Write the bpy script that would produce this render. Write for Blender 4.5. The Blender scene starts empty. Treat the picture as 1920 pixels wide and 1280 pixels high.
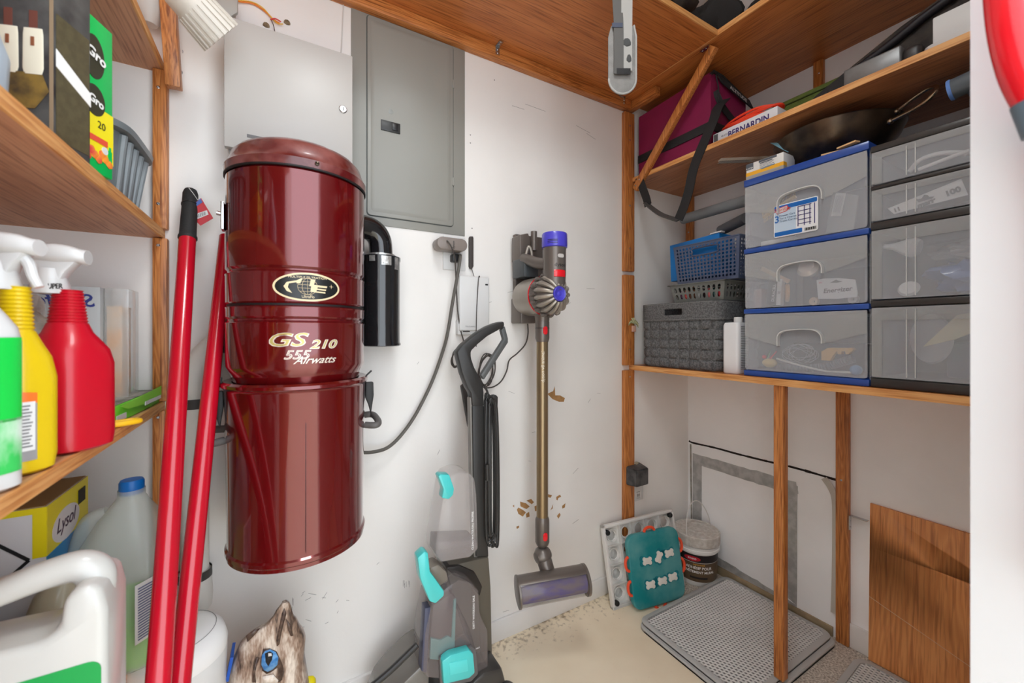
import bpy, bmesh, math, random
from mathutils import Matrix, Vector, noise
random.seed(7)
S = bpy.context.scene
COL = S.collection
PI = math.pi

# ------------------------------------------------------------------ camera, world, light, exposure
YAW, FPX, HZN, CAMH = math.radians(30.1), 753.0, 622.0, 1.127
cam_d = bpy.data.cameras.new('camera')
cam = bpy.data.objects.new('camera', cam_d)
COL.objects.link(cam)
S.camera = cam
cam.location = (0, 0, CAMH)
cam.rotation_euler = (PI/2, 0, -YAW)
cam_d.sensor_width = 36
cam_d.lens = FPX/1920*36
cam_d.shift_y = -(640-HZN)/1920
cam_d.clip_start = 0.02
cam_d.dof.use_dof = True
cam_d.dof.focus_distance = 1.6
cam_d.dof.aperture_fstop = 4.5

W = bpy.data.worlds.new('world')
S.world = W
W.use_nodes = True
W.node_tree.nodes['Background'].inputs[0].default_value = (0.90, 0.975, 1.06, 1)
W.node_tree.nodes['Background'].inputs[1].default_value = 2.75

S.view_settings.view_transform = 'Standard'
S.view_settings.look = 'None'
S.view_settings.gamma = 1
S.view_settings.use_curve_mapping = False
S.view_settings.exposure = 0.48
S.cycles.diffuse_bounces = 10
S.cycles.max_bounces = 16
S.cycles.transparent_max_bounces = 16
S.cycles.caustics_reflective = False
S.cycles.caustics_refractive = False

ld = bpy.data.lights.new('ceiling_lamp_light', 'AREA')
ld.shape = 'DISK'; ld.size = 0.40; ld.energy = 6.3; ld.color = (0.93, 0.98, 1.0)
lo = bpy.data.objects.new('ceiling_lamp_light', ld)
COL.objects.link(lo)
lo.location = (0.25, 0.32, 2.50)

# ------------------------------------------------------------------ camera measure helpers
s_, c_ = math.sin(YAW), math.cos(YAW)
def ray(px, py):
    u = (px-960)/FPX; v = (HZN-py)/FPX
    return (s_+c_*u, c_-s_*u, v)
def wb(px, py, Y=1.3):
    d = ray(px, py); t = Y/d[1]; return Vector((d[0]*t, Y, CAMH+d[2]*t))
def wr(px, py, X=1.776):
    d = ray(px, py); t = X/d[0]; return Vector((X, d[1]*t, CAMH+d[2]*t))
def wf(px, py, Z=0.0):
    d = ray(px, py); t = (Z-CAMH)/d[2]; return Vector((d[0]*t, d[1]*t, Z))

# ------------------------------------------------------------------ materials
MATS = {}
def lin(c):
    return tuple((x/12.92 if x <= .04045 else ((x+.055)/1.055)**2.4) for x in [v/255 for v in c])+(1,)
def base_mat(name):
    m = bpy.data.materials.new(name); m.use_nodes = True
    MATS[name] = m
    nt = m.node_tree
    return m, nt, nt.nodes['Principled BSDF']
def mat(name, rgb, rough=.5, metal=0, coat=0, alpha=1, trans=0, var=0.0, scale=8, bump=0, bscale=200, emit=None, stretch=(1,1,1), ior=1.45, rgb2=None):
    if name in MATS: return MATS[name]
    m, nt, b = base_mat(name)
    b.inputs['Base Color'].default_value = lin(rgb)
    b.inputs['Roughness'].default_value = rough
    b.inputs['Metallic'].default_value = metal
    b.inputs['Coat Weight'].default_value = coat
    b.inputs['Coat Roughness'].default_value = .05
    b.inputs['Alpha'].default_value = alpha
    b.inputs['Transmission Weight'].default_value = trans
    b.inputs['IOR'].default_value = ior
    N = nt.nodes; L = nt.links
    tc = N.new('ShaderNodeTexCoord'); mp = N.new('ShaderNodeMapping')
    mp.inputs['Scale'].default_value = stretch
    L.new(tc.outputs['Object'], mp.inputs['Vector'])
    nz = N.new('ShaderNodeTexNoise'); nz.inputs['Scale'].default_value = scale; nz.inputs['Detail'].default_value = 6
    L.new(mp.outputs[0], nz.inputs['Vector'])
    v = var if var else 0.03
    if rgb2 is None:
        c2 = tuple(max(0, x*(1-v)) for x in lin(rgb)[:3])+(1,)
    else:
        c2 = lin(rgb2)
    mx = N.new('ShaderNodeMix'); mx.data_type = 'RGBA'
    rp = N.new('ShaderNodeMapRange'); rp.inputs[1].default_value = .38; rp.inputs[2].default_value = .62
    L.new(nz.outputs['Fac'], rp.inputs[0]); L.new(rp.outputs[0], mx.inputs[0])
    mx.inputs[6].default_value = lin(rgb); mx.inputs[7].default_value = c2
    L.new(mx.outputs[2], b.inputs['Base Color'])
    if bump:
        n2 = N.new('ShaderNodeTexNoise'); n2.inputs['Scale'].default_value = bscale; n2.inputs['Detail'].default_value = 3
        L.new(tc.outputs['Object'], n2.inputs['Vector'])
        bp = N.new('ShaderNodeBump'); bp.inputs['Strength'].default_value = bump; bp.inputs['Distance'].default_value = .002
        L.new(n2.outputs['Fac'], bp.inputs['Height']); L.new(bp.outputs[0], b.inputs['Normal'])
    if emit:
        b.inputs['Emission Color'].default_value = lin(rgb); b.inputs['Emission Strength'].default_value = emit
    return m
def wood(name, axis, light, mid, dark, ring=14, rough=.42, fine=220, seed=0.0, wob=.35):
    """oak / veneer grain running along axis (0,1,2)"""
    if name in MATS: return MATS[name]
    m, nt, b = base_mat(name)
    N = nt.nodes; L = nt.links
    tc = N.new('ShaderNodeTexCoord'); mp = N.new('ShaderNodeMapping')
    sc = [1, 1, 1]; sc[axis] = .09
    mp.inputs['Scale'].default_value = sc
    mp.inputs['Location'].default_value = (seed, seed*.7, seed*1.3)
    L.new(tc.outputs['Object'], mp.inputs['Vector'])
    n1 = N.new('ShaderNodeTexNoise'); n1.inputs['Scale'].default_value = ring*.35; n1.inputs['Detail'].default_value = 2; n1.inputs['Distortion'].default_value = wob
    L.new(mp.outputs[0], n1.inputs['Vector'])
    mul = N.new('ShaderNodeMath'); mul.operation = 'MULTIPLY'; mul.inputs[1].default_value = ring*1.6
    L.new(n1.outputs['Fac'], mul.inputs[0])
    fr = N.new('ShaderNodeMath'); fr.operation = 'PINGPONG'; fr.inputs[1].default_value = 1.0
    L.new(mul.outputs[0], fr.inputs[0])
    r1 = N.new('ShaderNodeValToRGB')
    e = r1.color_ramp.elements
    e[0].position = 0; e[0].color = lin(light); e[1].position = 1; e[1].color = lin(mid)
    L.new(fr.outputs[0], r1.inputs[0])
    mp2 = N.new('ShaderNodeMapping'); sc2 = [1, 1, 1]; sc2[axis] = .035
    mp2.inputs['Scale'].default_value = sc2
    L.new(tc.outputs['Object'], mp2.inputs['Vector'])
    n2 = N.new('ShaderNodeTexNoise'); n2.inputs['Scale'].default_value = fine; n2.inputs['Detail'].default_value = 4
    L.new(mp2.outputs[0], n2.inputs['Vector'])
    rr = N.new('ShaderNodeMapRange'); rr.inputs[1].default_value = .48; rr.inputs[2].default_value = .68
    L.new(n2.outputs['Fac'], rr.inputs[0])
    mx = N.new('ShaderNodeMix'); mx.data_type = 'RGBA'
    L.new(rr.outputs[0], mx.inputs[0]); L.new(r1.outputs[0], mx.inputs[6]); mx.inputs[7].default_value = lin(dark)
    L.new(mx.outputs[2], b.inputs['Base Color'])
    b.inputs['Roughness'].default_value = rough
    bp = N.new('ShaderNodeBump'); bp.inputs['Strength'].default_value = .15; bp.inputs['Distance'].default_value = .001
    L.new(n2.outputs['Fac'], bp.inputs['Height']); L.new(bp.outputs[0], b.inputs['Normal'])
    return m
AX = 'xyz'
def oak(axis): return wood('oak_'+AX[axis], axis, (206,136,74), (182,110,54), (132,72,30), ring=40, fine=260, rough=.4)
def veneer(axis): return wood('veneer_'+AX[axis], axis, (200,124,66), (186,110,54), (142,76,32), ring=12, fine=200, rough=.35)
def veneer2(axis): return wood('dull_veneer_'+AX[axis], axis, (204,150,114), (190,134,98), (154,102,72), ring=12, fine=200, rough=.5)
def edgew(axis): return wood('board_edge_'+AX[axis], axis, (226,170,108), (212,148,84), (186,118,60), ring=20, fine=260, rough=.6)
white = mat('white_plastic', (218,218,217), .35)
black = mat('black_plastic', (34,34,35), .35)
dark = mat('dark_grey_plastic', (62,60,60), .35)
steel = mat('steel', (200,200,202), .25, metal=1)
ink = mat('black_print', (28,28,30), .6)
inkw = mat('white_print', (240,240,238), .5)

# ------------------------------------------------------------------ object helpers
I4 = Matrix.Identity(4)
def thing(name, label, cat, loc=(0,0,0), group=None):
    o = bpy.data.objects.new(name, None); COL.objects.link(o)
    o.empty_display_size = .02
    o.location = loc; o['label'] = label; o['category'] = cat
    if group: o['group'] = group
    return o
def pabs(p):
    v = Vector((0,0,0))
    while p is not None:
        v += Vector(p.location); p = p.parent
    return v
def fin(name, bm, m, parent=None, F=None, label=None, cat=None, group=None, kind=None, sharp=32, smooth=True, doubles=False):
    if doubles: bmesh.ops.remove_doubles(bm, verts=bm.verts, dist=1e-5)
    if F is not None: bm.transform(F)
    bmesh.ops.recalc_face_normals(bm, faces=bm.faces)
    org = Vector((0,0,0))
    if parent is not None:
        org = pabs(parent)
    elif bm.verts:
        xs = [v.co.x for v in bm.verts]; ys = [v.co.y for v in bm.verts]; zs = [v.co.z for v in bm.verts]
        org = Vector(((min(xs)+max(xs))/2, (min(ys)+max(ys))/2, min(zs)))
    bm.transform(Matrix.Translation(-org))
    if smooth:
        a = math.radians(sharp)
        for f in bm.faces: f.smooth = True
        for e in bm.edges:
            if len(e.link_faces) == 2 and e.calc_face_angle(0) > a: e.smooth = False
    me = bpy.data.meshes.new(name); bm.to_mesh(me); bm.free()
    ms = m if isinstance(m, (list, tuple)) else [m]
    for x in ms: me.materials.append(x)
    o = bpy.data.objects.new(name, me); COL.objects.link(o)
    if parent is not None: o.parent = parent
    else: o.location = org
    if label: o['label'] = label
    if cat: o['category'] = cat
    if group: o['group'] = group
    if kind: o['kind'] = kind
    return o
def struct(name, bm, m, **k): return fin(name, bm, m, kind='structure', **k)
def B(): return bmesh.new()
def bbox(bm, x0, x1, y0, y1, z0, z1, bev=0, seg=2, mi=0):
    t = bmesh.new()
    v = [t.verts.new(p) for p in ((x0,y0,z0),(x1,y0,z0),(x1,y1,z0),(x0,y1,z0),(x0,y0,z1),(x1,y0,z1),(x1,y1,z1),(x0,y1,z1))]
    for f in ((0,3,2,1),(4,5,6,7),(0,1,5,4),(1,2,6,5),(2,3,7,6),(3,0,4,7)): t.faces.new([v[i] for i in f])
    if bev: bmesh.ops.bevel(t, geom=t.edges[:], offset=bev, segments=seg, affect='EDGES', profile=.5)
    for f in t.faces: f.material_index = mi
    return merge(bm, t)
def merge(bm, t, F=None):
    if F is not None: t.transform(F)
    me = bpy.data.meshes.new('tmp'); t.to_mesh(me); t.free()
    bm.from_mesh(me); bpy.data.meshes.remove(me)
    return bm
def prism(bm, pts, d, F=None, bev=0, mi=0, seg=2):
    """pts = (x,z) outline seen from -y; extruded from y=0 to y=d"""
    t = bmesh.new()
    a = [t.verts.new((p[0], 0, p[1])) for p in pts]; b = [t.verts.new((p[0], d, p[1])) for p in pts]
    t.faces.new(a); t.faces.new(b[::-1]); n = len(pts)
    for i in range(n): t.faces.new((a[i], b[i], b[(i+1)%n], a[(i+1)%n]))
    bmesh.ops.recalc_face_normals(t, faces=t.faces)
    if bev:
        bmesh.ops.bevel(t, geom=[e for e in t.edges if e.calc_face_angle(0) > .3], offset=bev, segments=seg, affect='EDGES', profile=.5, clamp_overlap=True)
    for f in t.faces: f.material_index = mi
    return merge(bm, t, F)
def quad(bm, a, b, c, d, th=0, mi=0):
    """thin slab with the four corners given, thickness along the normal"""
    a, b, c, d = map(Vector, (a, b, c, d))
    n = (b-a).cross(d-a).normalized()*th
    t = bmesh.new()
    v = [t.verts.new(p) for p in (a,b,c,d)]
    t.faces.new(v)
    if th:
        w = [t.verts.new(p+n) for p in (a,b,c,d)]
        t.faces.new(w[::-1])
        for i in range(4): t.faces.new((v[i], v[(i+1)%4], w[(i+1)%4], w[i]))
    for f in t.faces: f.material_index = mi
    return merge(bm, t)
def beam(bm, p, q, w, h, up=(0,0,1), bev=0, mi=0):
    """rectangular bar from p to q; w across, h along 'up'"""
    p = Vector(p); q = Vector(q); d = q-p; L = d.length; d.normalize()
    u = Vector(up); u = (u-d*u.dot(d)).normalized(); s = d.cross(u)
    M = Matrix((s, u, d)).transposed().to_4x4(); M.translation = p
    t = bmesh.new(); bbox(t, -w/2, w/2, -h/2, h/2, 0, L, bev, mi=mi)
    return merge(bm, t, M)
def catmull(pts, n=6, closed=False):
    P = [Vector(p) for p in pts]
    if len(P) < 3: return P
    out = []
    m = len(P)
    rng = m if closed else m-1
    for i in range(rng):
        if closed: p0, p1, p2, p3 = P[(i-1)%m], P[i], P[(i+1)%m], P[(i+2)%m]
        else: p0, p1, p2, p3 = P[max(i-1,0)], P[i], P[i+1], P[min(i+2,m-1)]
        for k in range(n):
            t = k/n
            out.append(.5*((2*p1)+(-p0+p2)*t+(2*p0-5*p1+4*p2-p3)*t*t+(-p0+3*p1-3*p2+p3)*t**3))
    if not closed: out.append(P[-1])
    return out
def tube(bm, pts, r, seg=10, smooth=0, closed=False, cap=True, mi=0, flat=1.0):
    P = catmull(pts, smooth, closed) if smooth else [Vector(p) for p in pts]
    n = len(P)
    rs = r if isinstance(r, (list, tuple)) else None
    def rad(i):
        if rs is None: return r
        t = i/(n-1)*(len(rs)-1); k = min(int(t), len(rs)-2); return rs[k]+(rs[k+1]-rs[k])*(t-k)
    rings = []; prev = None
    for i in range(n):
        if closed: d = (P[(i+1)%n]-P[i-1])
        else: d = P[min(i+1,n-1)]-P[max(i-1,0)]
        if d.length < 1e-9: d = Vector((0,0,1))
        d.normalize()
        if prev is None:
            u = Vector((0,0,1)) if abs(d.z) < .9 else Vector((1,0,0))
        else: u = prev
        u = (u-d*u.dot(d)).normalized(); prev = u; w = d.cross(u)
        R = rad(i)
        rings.append([bm.verts.new(P[i]+u*math.cos(2*PI*k/seg)*R*flat+w*math.sin(2*PI*k/seg)*R) for k in range(seg)])
    fs = []
    for i in range(n if closed else n-1):
        a = rings[i]; b = rings[(i+1)%n]
        for k in range(seg): fs.append(bm.faces.new((a[k], a[(k+1)%seg], b[(k+1)%seg], b[k])))
    if cap and not closed:
        fs.append(bm.faces.new(rings[0][::-1])); fs.append(bm.faces.new(rings[-1]))
    for f in fs: f.material_index = mi
    return bm
def lathe(bm, prof, F=None, seg=48, mi=0, a0=0, a1=2*PI):
    """prof = [(r,z)...] about local z"""
    t = bmesh.new(); full = abs(a1-a0-2*PI) < 1e-6
    n = seg if full else seg+1
    rings = []
    for r, z in prof:
        if r < 1e-6: rings.append([t.verts.new((0,0,z))]); continue
        rings.append([t.verts.new((r*math.cos(a0+(a1-a0)*k/seg), r*math.sin(a0+(a1-a0)*k/seg), z)) for k in range(n)])
    for a, b in zip(rings, rings[1:]):
        for k in range(n if full else n-1):
            k2 = (k+1)%n
            if len(a) == 1 and len(b) == 1: continue
            if len(a) == 1: t.faces.new((a[0], b[k2], b[k]))
            elif len(b) == 1: t.faces.new((a[k], a[k2], b[0]))
            else: t.faces.new((a[k], a[k2], b[k2], b[k]))
    for f in t.faces: f.material_index = mi
    return merge(bm, t, F)
def sup(a, b, e, n):
    out = []
    for k in range(n):
        t = 2*PI*k/n; c, s = math.cos(t), math.sin(t)
        out.append((a*math.copysign(abs(c)**(2/e), c), b*math.copysign(abs(s)**(2/e), s)))
    return out
def loft(bm, secs, F=None, n=32, cap=True, mi=0, axis=None):
    """secs = [(z, cx, cy, rx, ry, exponent)]"""
    t = bmesh.new(); rings = []
    for z, cx, cy, rx, ry, e in secs:
        rings.append([t.verts.new((cx+x, cy+y, z)) for x, y in sup(rx, ry, e, n)])
    for a, b in zip(rings, rings[1:]):
        for k in range(n): t.faces.new((a[k], a[(k+1)%n], b[(k+1)%n], b[k]))
    if cap: t.faces.new(rings[0][::-1]); t.faces.new(rings[-1])
    for f in t.faces: f.material_index = mi
    return merge(bm, t, F)
def ribbon(bm, pts, wdir, w, th=.0015, smooth=5, mi=0):
    P = catmull(pts, smooth)
    n = len(P); rows = []
    for i in range(n):
        d = (P[min(i+1,n-1)]-P[max(i-1,0)]).normalized()
        wd = wdir[min(int(i/(n-1)*(len(wdir)-1)+.5), len(wdir)-1)] if isinstance(wdir, list) else wdir
        wv = Vector(wd); wv = (wv-d*wv.dot(d)).normalized(); nn = d.cross(wv)*th/2
        rows.append([bm.verts.new(P[i]+wv*w/2+nn), bm.verts.new(P[i]-wv*w/2+nn), bm.verts.new(P[i]-wv*w/2-nn), bm.verts.new(P[i]+wv*w/2-nn)])
    fs = []
    for a, b in zip(rows, rows[1:]):
        for k in range(4): fs.append(bm.faces.new((a[k], a[(k+1)%4], b[(k+1)%4], b[k])))
    fs.append(bm.faces.new(rows[0][::-1])); fs.append(bm.faces.new(rows[-1]))
    for f in fs: f.material_index = mi
    return bm
def text_bm(s, size, depth=.0006, shear=0, align='CENTER', sx=1.0, bold=0.0, mi=0):
    """text in the local xz plane, facing -y, baseline at z=0"""
    cu = bpy.data.curves.new('t', 'FONT'); cu.body = s; cu.size = size; cu.shear = shear
    cu.align_x = align; cu.extrude = depth/2; cu.resolution_u = 3; cu.offset = bold
    o = bpy.data.objects.new('t', cu)
    me = o.to_mesh()
    t = bmesh.new(); t.from_mesh(me)
    o.to_mesh_clear(); bpy.data.objects.remove(o); bpy.data.curves.remove(cu)
    t.transform(Matrix(((sx,0,0,0),(0,0,-1,0),(0,1,0,0),(0,0,0,1))))
    for f in t.faces: f.material_index = mi
    return t
def frame(o, x, z=(0,0,1)):
    """local x axis, local z axis, origin"""
    x = Vector(x).normalized(); z = Vector(z); z = (z-x*z.dot(x)).normalized(); y = z.cross(x)
    M = Matrix((x, y, z)).transposed().to_4x4(); M.translation = Vector(o); return M
def T(x, y, z): return Matrix.Translation((x, y, z))
def RX(a): return Matrix.Rotation(math.radians(a), 4, 'X')
def RY(a): return Matrix.Rotation(math.radians(a), 4, 'Y')
def RZ(a): return Matrix.Rotation(math.radians(a), 4, 'Z')
def FB(x, y, z): return frame((x,y,z), (1,0,0))            # things facing away from the back wall
def FR(x, y, z): return frame((x,y,z), (0,-1,0))           # fronts on the right shelves
def FL(x, y, z): return frame((x,y,z), (0,1,0))            # fronts on the left shelves
def screw(parent, p, n, r=.0038):
    z = Vector(n).normalized(); x = z.orthogonal()
    bm = B(); lathe(bm, [(r,0),(r,.0006),(r*.6,.0016),(r*.25,.0016),(r*.2,.0004),(0,.0004)], frame(p, x, z), seg=12)
    fin('screw', bm, steel, parent)
def lump(bm, c, r, sc=(1,1,1), amp=.25, freq=3, sub=3, mi=0, seed=0):
    t = bmesh.new(); bmesh.ops.create_icosphere(t, subdivisions=sub, radius=1)
    for v in t.verts:
        d = 1+amp*noise.noise(v.co*freq+Vector((seed,seed*2,0)))
        v.co = Vector((v.co.x*sc[0]*r*d, v.co.y*sc[1]*r*d, v.co.z*sc[2]*r*d))+Vector(c)
    for f in t.faces: f.material_index = mi
    return merge(bm, t)
def perf(bm, u0, u1, v0, v1, nu, nv, hu, hv, fn, shape=8, mi=0, skip=None, e=2.0):
    """panel of cells each with a hole; fn(u,v) -> 3D point"""
    du = (u1-u0)/nu; dv = (v1-v0)/nv
    cache = {}
    def V(u, v):
        k = (round(u, 6), round(v, 6))
        if k not in cache: cache[k] = bm.verts.new(fn(u, v))
        return cache[k]
    for i in range(nu):
        for j in range(nv):
            a, b = u0+i*du, v0+j*dv
            cu, cv = a+du/2, b+dv/2
            if skip and skip(cu, cv): continue
            outer = []
            for (x, y) in ((1,0),(1,1),(0,1),(-1,1),(-1,0),(-1,-1),(0,-1),(1,-1)):
                outer.append(V(cu+x*du/2, cv+y*dv/2))
            inner = []
            for k in range(8):
                t = PI/4*k; c, s = math.cos(t), math.sin(t)
                inner.append(bm.verts.new(fn(cu+hu*math.copysign(abs(c)**(2/e), c), cv+hv*math.copysign(abs(s)**(2/e), s))))
            for k in range(8):
                f = bm.faces.new((outer[k], outer[(k+1)%8], inner[(k+1)%8], inner[k])); f.material_index = mi
    return bm
def solid(o, th):
    m = o.modifiers.new('thickness', 'SOLIDIFY'); m.thickness = th; m.offset = 0
    return o

# ------------------------------------------------------------------ the room
WX, WY, LX, FY, CH = 1.776, 1.30, -0.72, 0.118, 2.62
wallm = mat('wall_paint', (236,233,229), .55, var=.045, scale=3.5, bump=.12, bscale=90)
wallm2 = mat('wall_paint_cool', (247,247,248), .5, var=.04, scale=5, bump=.12, bscale=90)
jambm = mat('jamb_paint', (214,215,217), .4, var=.02)
def floor_mat():
    m, nt, b = base_mat('floor_vinyl'); N = nt.nodes; L = nt.links
    g = N.new('ShaderNodeNewGeometry')
    n = N.new('ShaderNodeTexNoise'); n.inputs['Scale'].default_value = 5; n.inputs['Detail'].default_value = 8
    L.new(g.outputs['Position'], n.inputs['Vector'])
    r = N.new('ShaderNodeValToRGB'); e = r.color_ramp.elements
    e[0].position = .35; e[0].color = lin((244,230,204)); e[1].position = .7; e[1].color = lin((234,218,190))
    L.new(n.outputs['Fac'], r.inputs[0])
    n2 = N.new('ShaderNodeTexNoise'); n2.inputs['Scale'].default_value = 60; n2.inputs['Detail'].default_value = 5
    L.new(g.outputs['Position'], n2.inputs['Vector'])
    n3 = N.new('ShaderNodeTexNoise'); n3.inputs['Scale'].default_value = 7; n3.inputs['Detail'].default_value = 3
    L.new(g.outputs['Position'], n3.inputs['Vector'])
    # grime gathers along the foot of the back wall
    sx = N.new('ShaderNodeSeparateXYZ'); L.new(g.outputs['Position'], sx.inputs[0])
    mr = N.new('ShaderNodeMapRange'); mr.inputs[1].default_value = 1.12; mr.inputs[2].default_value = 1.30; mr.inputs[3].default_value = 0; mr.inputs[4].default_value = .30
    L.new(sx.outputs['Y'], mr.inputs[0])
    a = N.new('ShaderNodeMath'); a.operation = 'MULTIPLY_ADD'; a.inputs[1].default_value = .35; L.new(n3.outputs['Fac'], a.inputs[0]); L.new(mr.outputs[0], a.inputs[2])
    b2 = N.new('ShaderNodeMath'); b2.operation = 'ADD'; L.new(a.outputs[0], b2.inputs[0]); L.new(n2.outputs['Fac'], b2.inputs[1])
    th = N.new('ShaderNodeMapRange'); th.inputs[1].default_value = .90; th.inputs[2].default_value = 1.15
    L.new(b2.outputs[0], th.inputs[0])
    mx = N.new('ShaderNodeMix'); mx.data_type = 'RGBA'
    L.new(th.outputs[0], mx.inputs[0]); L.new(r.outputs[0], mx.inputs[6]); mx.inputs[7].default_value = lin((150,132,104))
    # bare concrete beyond the edge of the vinyl, under the right shelves
    n4 = N.new('ShaderNodeTexNoise'); n4.inputs['Scale'].default_value = 160; n4.inputs['Detail'].default_value = 6
    L.new(g.outputs['Position'], n4.inputs['Vector'])
    r4 = N.new('ShaderNodeValToRGB'); e = r4.color_ramp.elements
    e[0].position = .35; e[0].color = lin((144,134,122)); e[1].position = .65; e[1].color = lin((220,212,200))
    L.new(n4.outputs['Fac'], r4.inputs[0])
    gx = N.new('ShaderNodeMath'); gx.operation = 'MULTIPLY_ADD'; gx.inputs[1].default_value = .06
    L.new(n3.outputs['Fac'], gx.inputs[0]); L.new(sx.outputs['X'], gx.inputs[2])
    st = N.new('ShaderNodeMapRange'); st.inputs[1].default_value = 1.44; st.inputs[2].default_value = 1.47
    L.new(gx.outputs[0], st.inputs[0])
    m2 = N.new('ShaderNodeMix'); m2.data_type = 'RGBA'
    L.new(st.outputs[0], m2.inputs[0]); L.new(mx.outputs[2], m2.inputs[6]); L.new(r4.outputs[0], m2.inputs[7])
    L.new(m2.outputs[2], b.inputs['Base Color']); b.inputs['Roughness'].default_value = .45
    return m
struct('floor', bbox(B(), LX-.1, WX+.1, -1.6, WY+.1, -.06, 0), floor_mat())
struct('ceiling', bbox(B(), LX-.1, WX+.1, FY-.12, WY+.1, CH, CH+.06), wallm)
wall_back = struct('wall_back', bbox(B(), LX-.1, WX+.1, WY, WY+.1, 0, CH), wallm)
wall_right = struct('wall_right', bbox(B(), WX, WX+.1, FY-.12, WY, 0, CH), wallm2)
struct('wall_left', bbox(B(), LX-.1, LX, FY-.12, WY, 0, CH), wallm)
bm = B(); bbox(bm, .60, WX, FY-.12, FY, 0, CH); bbox(bm, LX, -.38, FY-.12, FY, 0, CH); bbox(bm, -.38, .60, FY-.12, FY, 2.08, CH)
struct('wall_front', bm, jambm)
struct('hall_light_blocker', bbox(B(), -.85, -.75, -2.0, FY-.121, 0, CH), wallm)  # unseen wall, added to cut the outside light falling on the jamb
# door casing on the near right jamb, seen from inside the doorway
struct('baseboard_back', bbox(B(), LX, 1.366, WY-.011, WY, 0, .075, .002), mat('base_paint', (232,230,228), .4))
struct('baseboard_right', bbox(B(), WX-.011, WX, .118, .64, 0, .085, .002), mat('base_paint', (232,230,228), .4))

# paint damage on the back wall: chips that show the brown board paper
chipm = mat('bare_paper', (176,132,84), .8, var=.2, scale=60)
def chip(pts, Y=WY-.0004):
    bm = B(); prism(bm, [(wb(x, y).x, wb(x, y).z) for x, y in pts], .0004, T(0, WY-.0006, 0)); fin('paint_chip', bm, chipm, wall_back)
for pts in (
    [(1026,738),(1037,733),(1040,724),(1041,741),(1050,741),(1059,746),(1057,753),(1048,753),(1036,748),(1030,742)],
    [(972,951),(981,956),(986,960),(980,968),(972,963),(969,955)],
    [(975,940),(986,943),(993,949),(987,954),(976,949)],
    [(987,938),(996,935),(1001,941),(997,945)],
    [(986,963),(992,959),(993,968),(987,970)],
    [(1002,949),(1008,946),(1009,957),(1003,958)],
    [(1027,926),(1035,928),(1032,933),(1026,931)],
    [(1043,931),(1050,927),(1052,931),(1047,933),(1045,938),(1043,936)],
    [(1054,948),(1060,943),(1059,951),(1054,953)],
    [(1044,967),(1049,961),(1051,965),(1047,972)],
    [(968,987),(973,985),(973,989),(969,991)],
    [(961,948),(964,946),(964,951)],
    [(1034,952),(1037,945),(1036,953),(1032,956)]):
    chip(pts)
scuffm = mat('scuff_mark', (120,116,114), .7)
sets = []
for k in range(34):
    x = random.choice([random.uniform(525,640), random.uniform(690,850), random.uniform(905,1165), random.uniform(560,650), random.uniform(900,1160)])
    y = random.uniform(480,1180) if x > 690 else random.uniform(1100,1180)
    sets.append((x, y, random.uniform(4,16), random.uniform(-1.2,.5)))
for k in range(14): sets.append((random.uniform(527,552), random.uniform(1118,1140), random.uniform(5,16), PI/2))
for k in range(6): sets.append((random.uniform(755,768), random.uniform(1085,1095), random.uniform(8,14), PI/2))
sets += [(985,195,40,.35),(960,198,24,.3),(1080,235,30,.5),(1100,250,20,.6)]
for x, y, l, a in sets:
    p = wb(x, y, WY-.0003); q = wb(x+l*math.cos(a), y+l*math.sin(a), WY-.0003)
    bm = B(); beam(bm, p, q, .0004, .0008, up=(0,0,1) if abs(math.cos(a)) > .3 else (1,0,0)); fin('scuff', bm, scuffm, wall_back)
# patched section low on the right wall: dark split above the lower board
gapm = mat('split_shadow_board', (38,30,26), .9)
P = catmull([wr(x, y, WX) for x, y in [(1292,826),(1300,830),(1340,839),(1380,850),(1420,860),(1445,866),(1480,874),(1520,885),(1567,899)]], 4)
bm = B()
for i in range(len(P)-1):
    h = .004+.002*noise.noise(Vector((i*.8, 0, 0)))
    beam(bm, P[i], P[i+1], .003, h*2)
fin('board_split', bm, gapm, wall_right)
bm = B()
for x0, y0, x1, y1 in ((1295,832,1297,985),(1573,905,1574,1180)):
    beam(bm, wr(x0, y0, WX), wr(x1, y1, WX), .003, .008, up=(0,1,0))
fin('board_seam', bm, mat('seam_filler', (176,170,160), .8, var=.4, scale=40), wall_right)
bm = B(); bbox(bm, WX-.008, WX, .69, 1.30, 0, .035); fin('bottom_edge', bm, mat('raw_board', (176,156,124), .8, var=.35, scale=14), wall_right)
# white screws dots
for x, y in ((927,150),(882,268),(882,253),(885,428)):
    p = wb(x, y, WY); bm = B(); lathe(bm, [(.0022,0),(.0022,.0004),(0,.0004)], frame(p, (1,0,0), (0,-1,0)), seg=8); fin('nail_hole', bm, scuffm, wall_back)
# ------------------------------------------------------------------ shelving
def shelf(label, x0, x1, y0, y1, z0, z1, axis, edge, under=None, group=None):
    t = thing('shelf_board', label, 'shelf', ((x0+x1)/2, (y0+y1)/2, z0), group)
    vm = under or veneer(axis)
    fin('board', bbox(B(), x0, x1, y0, y1, z0, z1), vm, t)
    e = .004
    if edge == '-x': bm = bbox(B(), x0-e, x0, y0, y1, z0-.0005, z1+.0005)
    if edge == '+x': bm = bbox(B(), x1, x1+e, y0, y1, z0-.0005, z1+.0005)
    if edge == '-y': bm = bbox(B(), x0, x1, y0-e, y0, z0-.0005, z1+.0005)
    fin('front_edge', bm, edgew(axis), t, label='lighter raw front edge')
    return t
SX = 1.366
shelf('topmost veneered shelf board across the right wall', 1.312, WX, FY, WY, 2.150, 2.168, 1, '-x')
shelf('topmost veneered shelf board along the back wall above the breaker panel', -.246, 1.307, .846, WY, 2.150, 2.168, 0, '-y')
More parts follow.
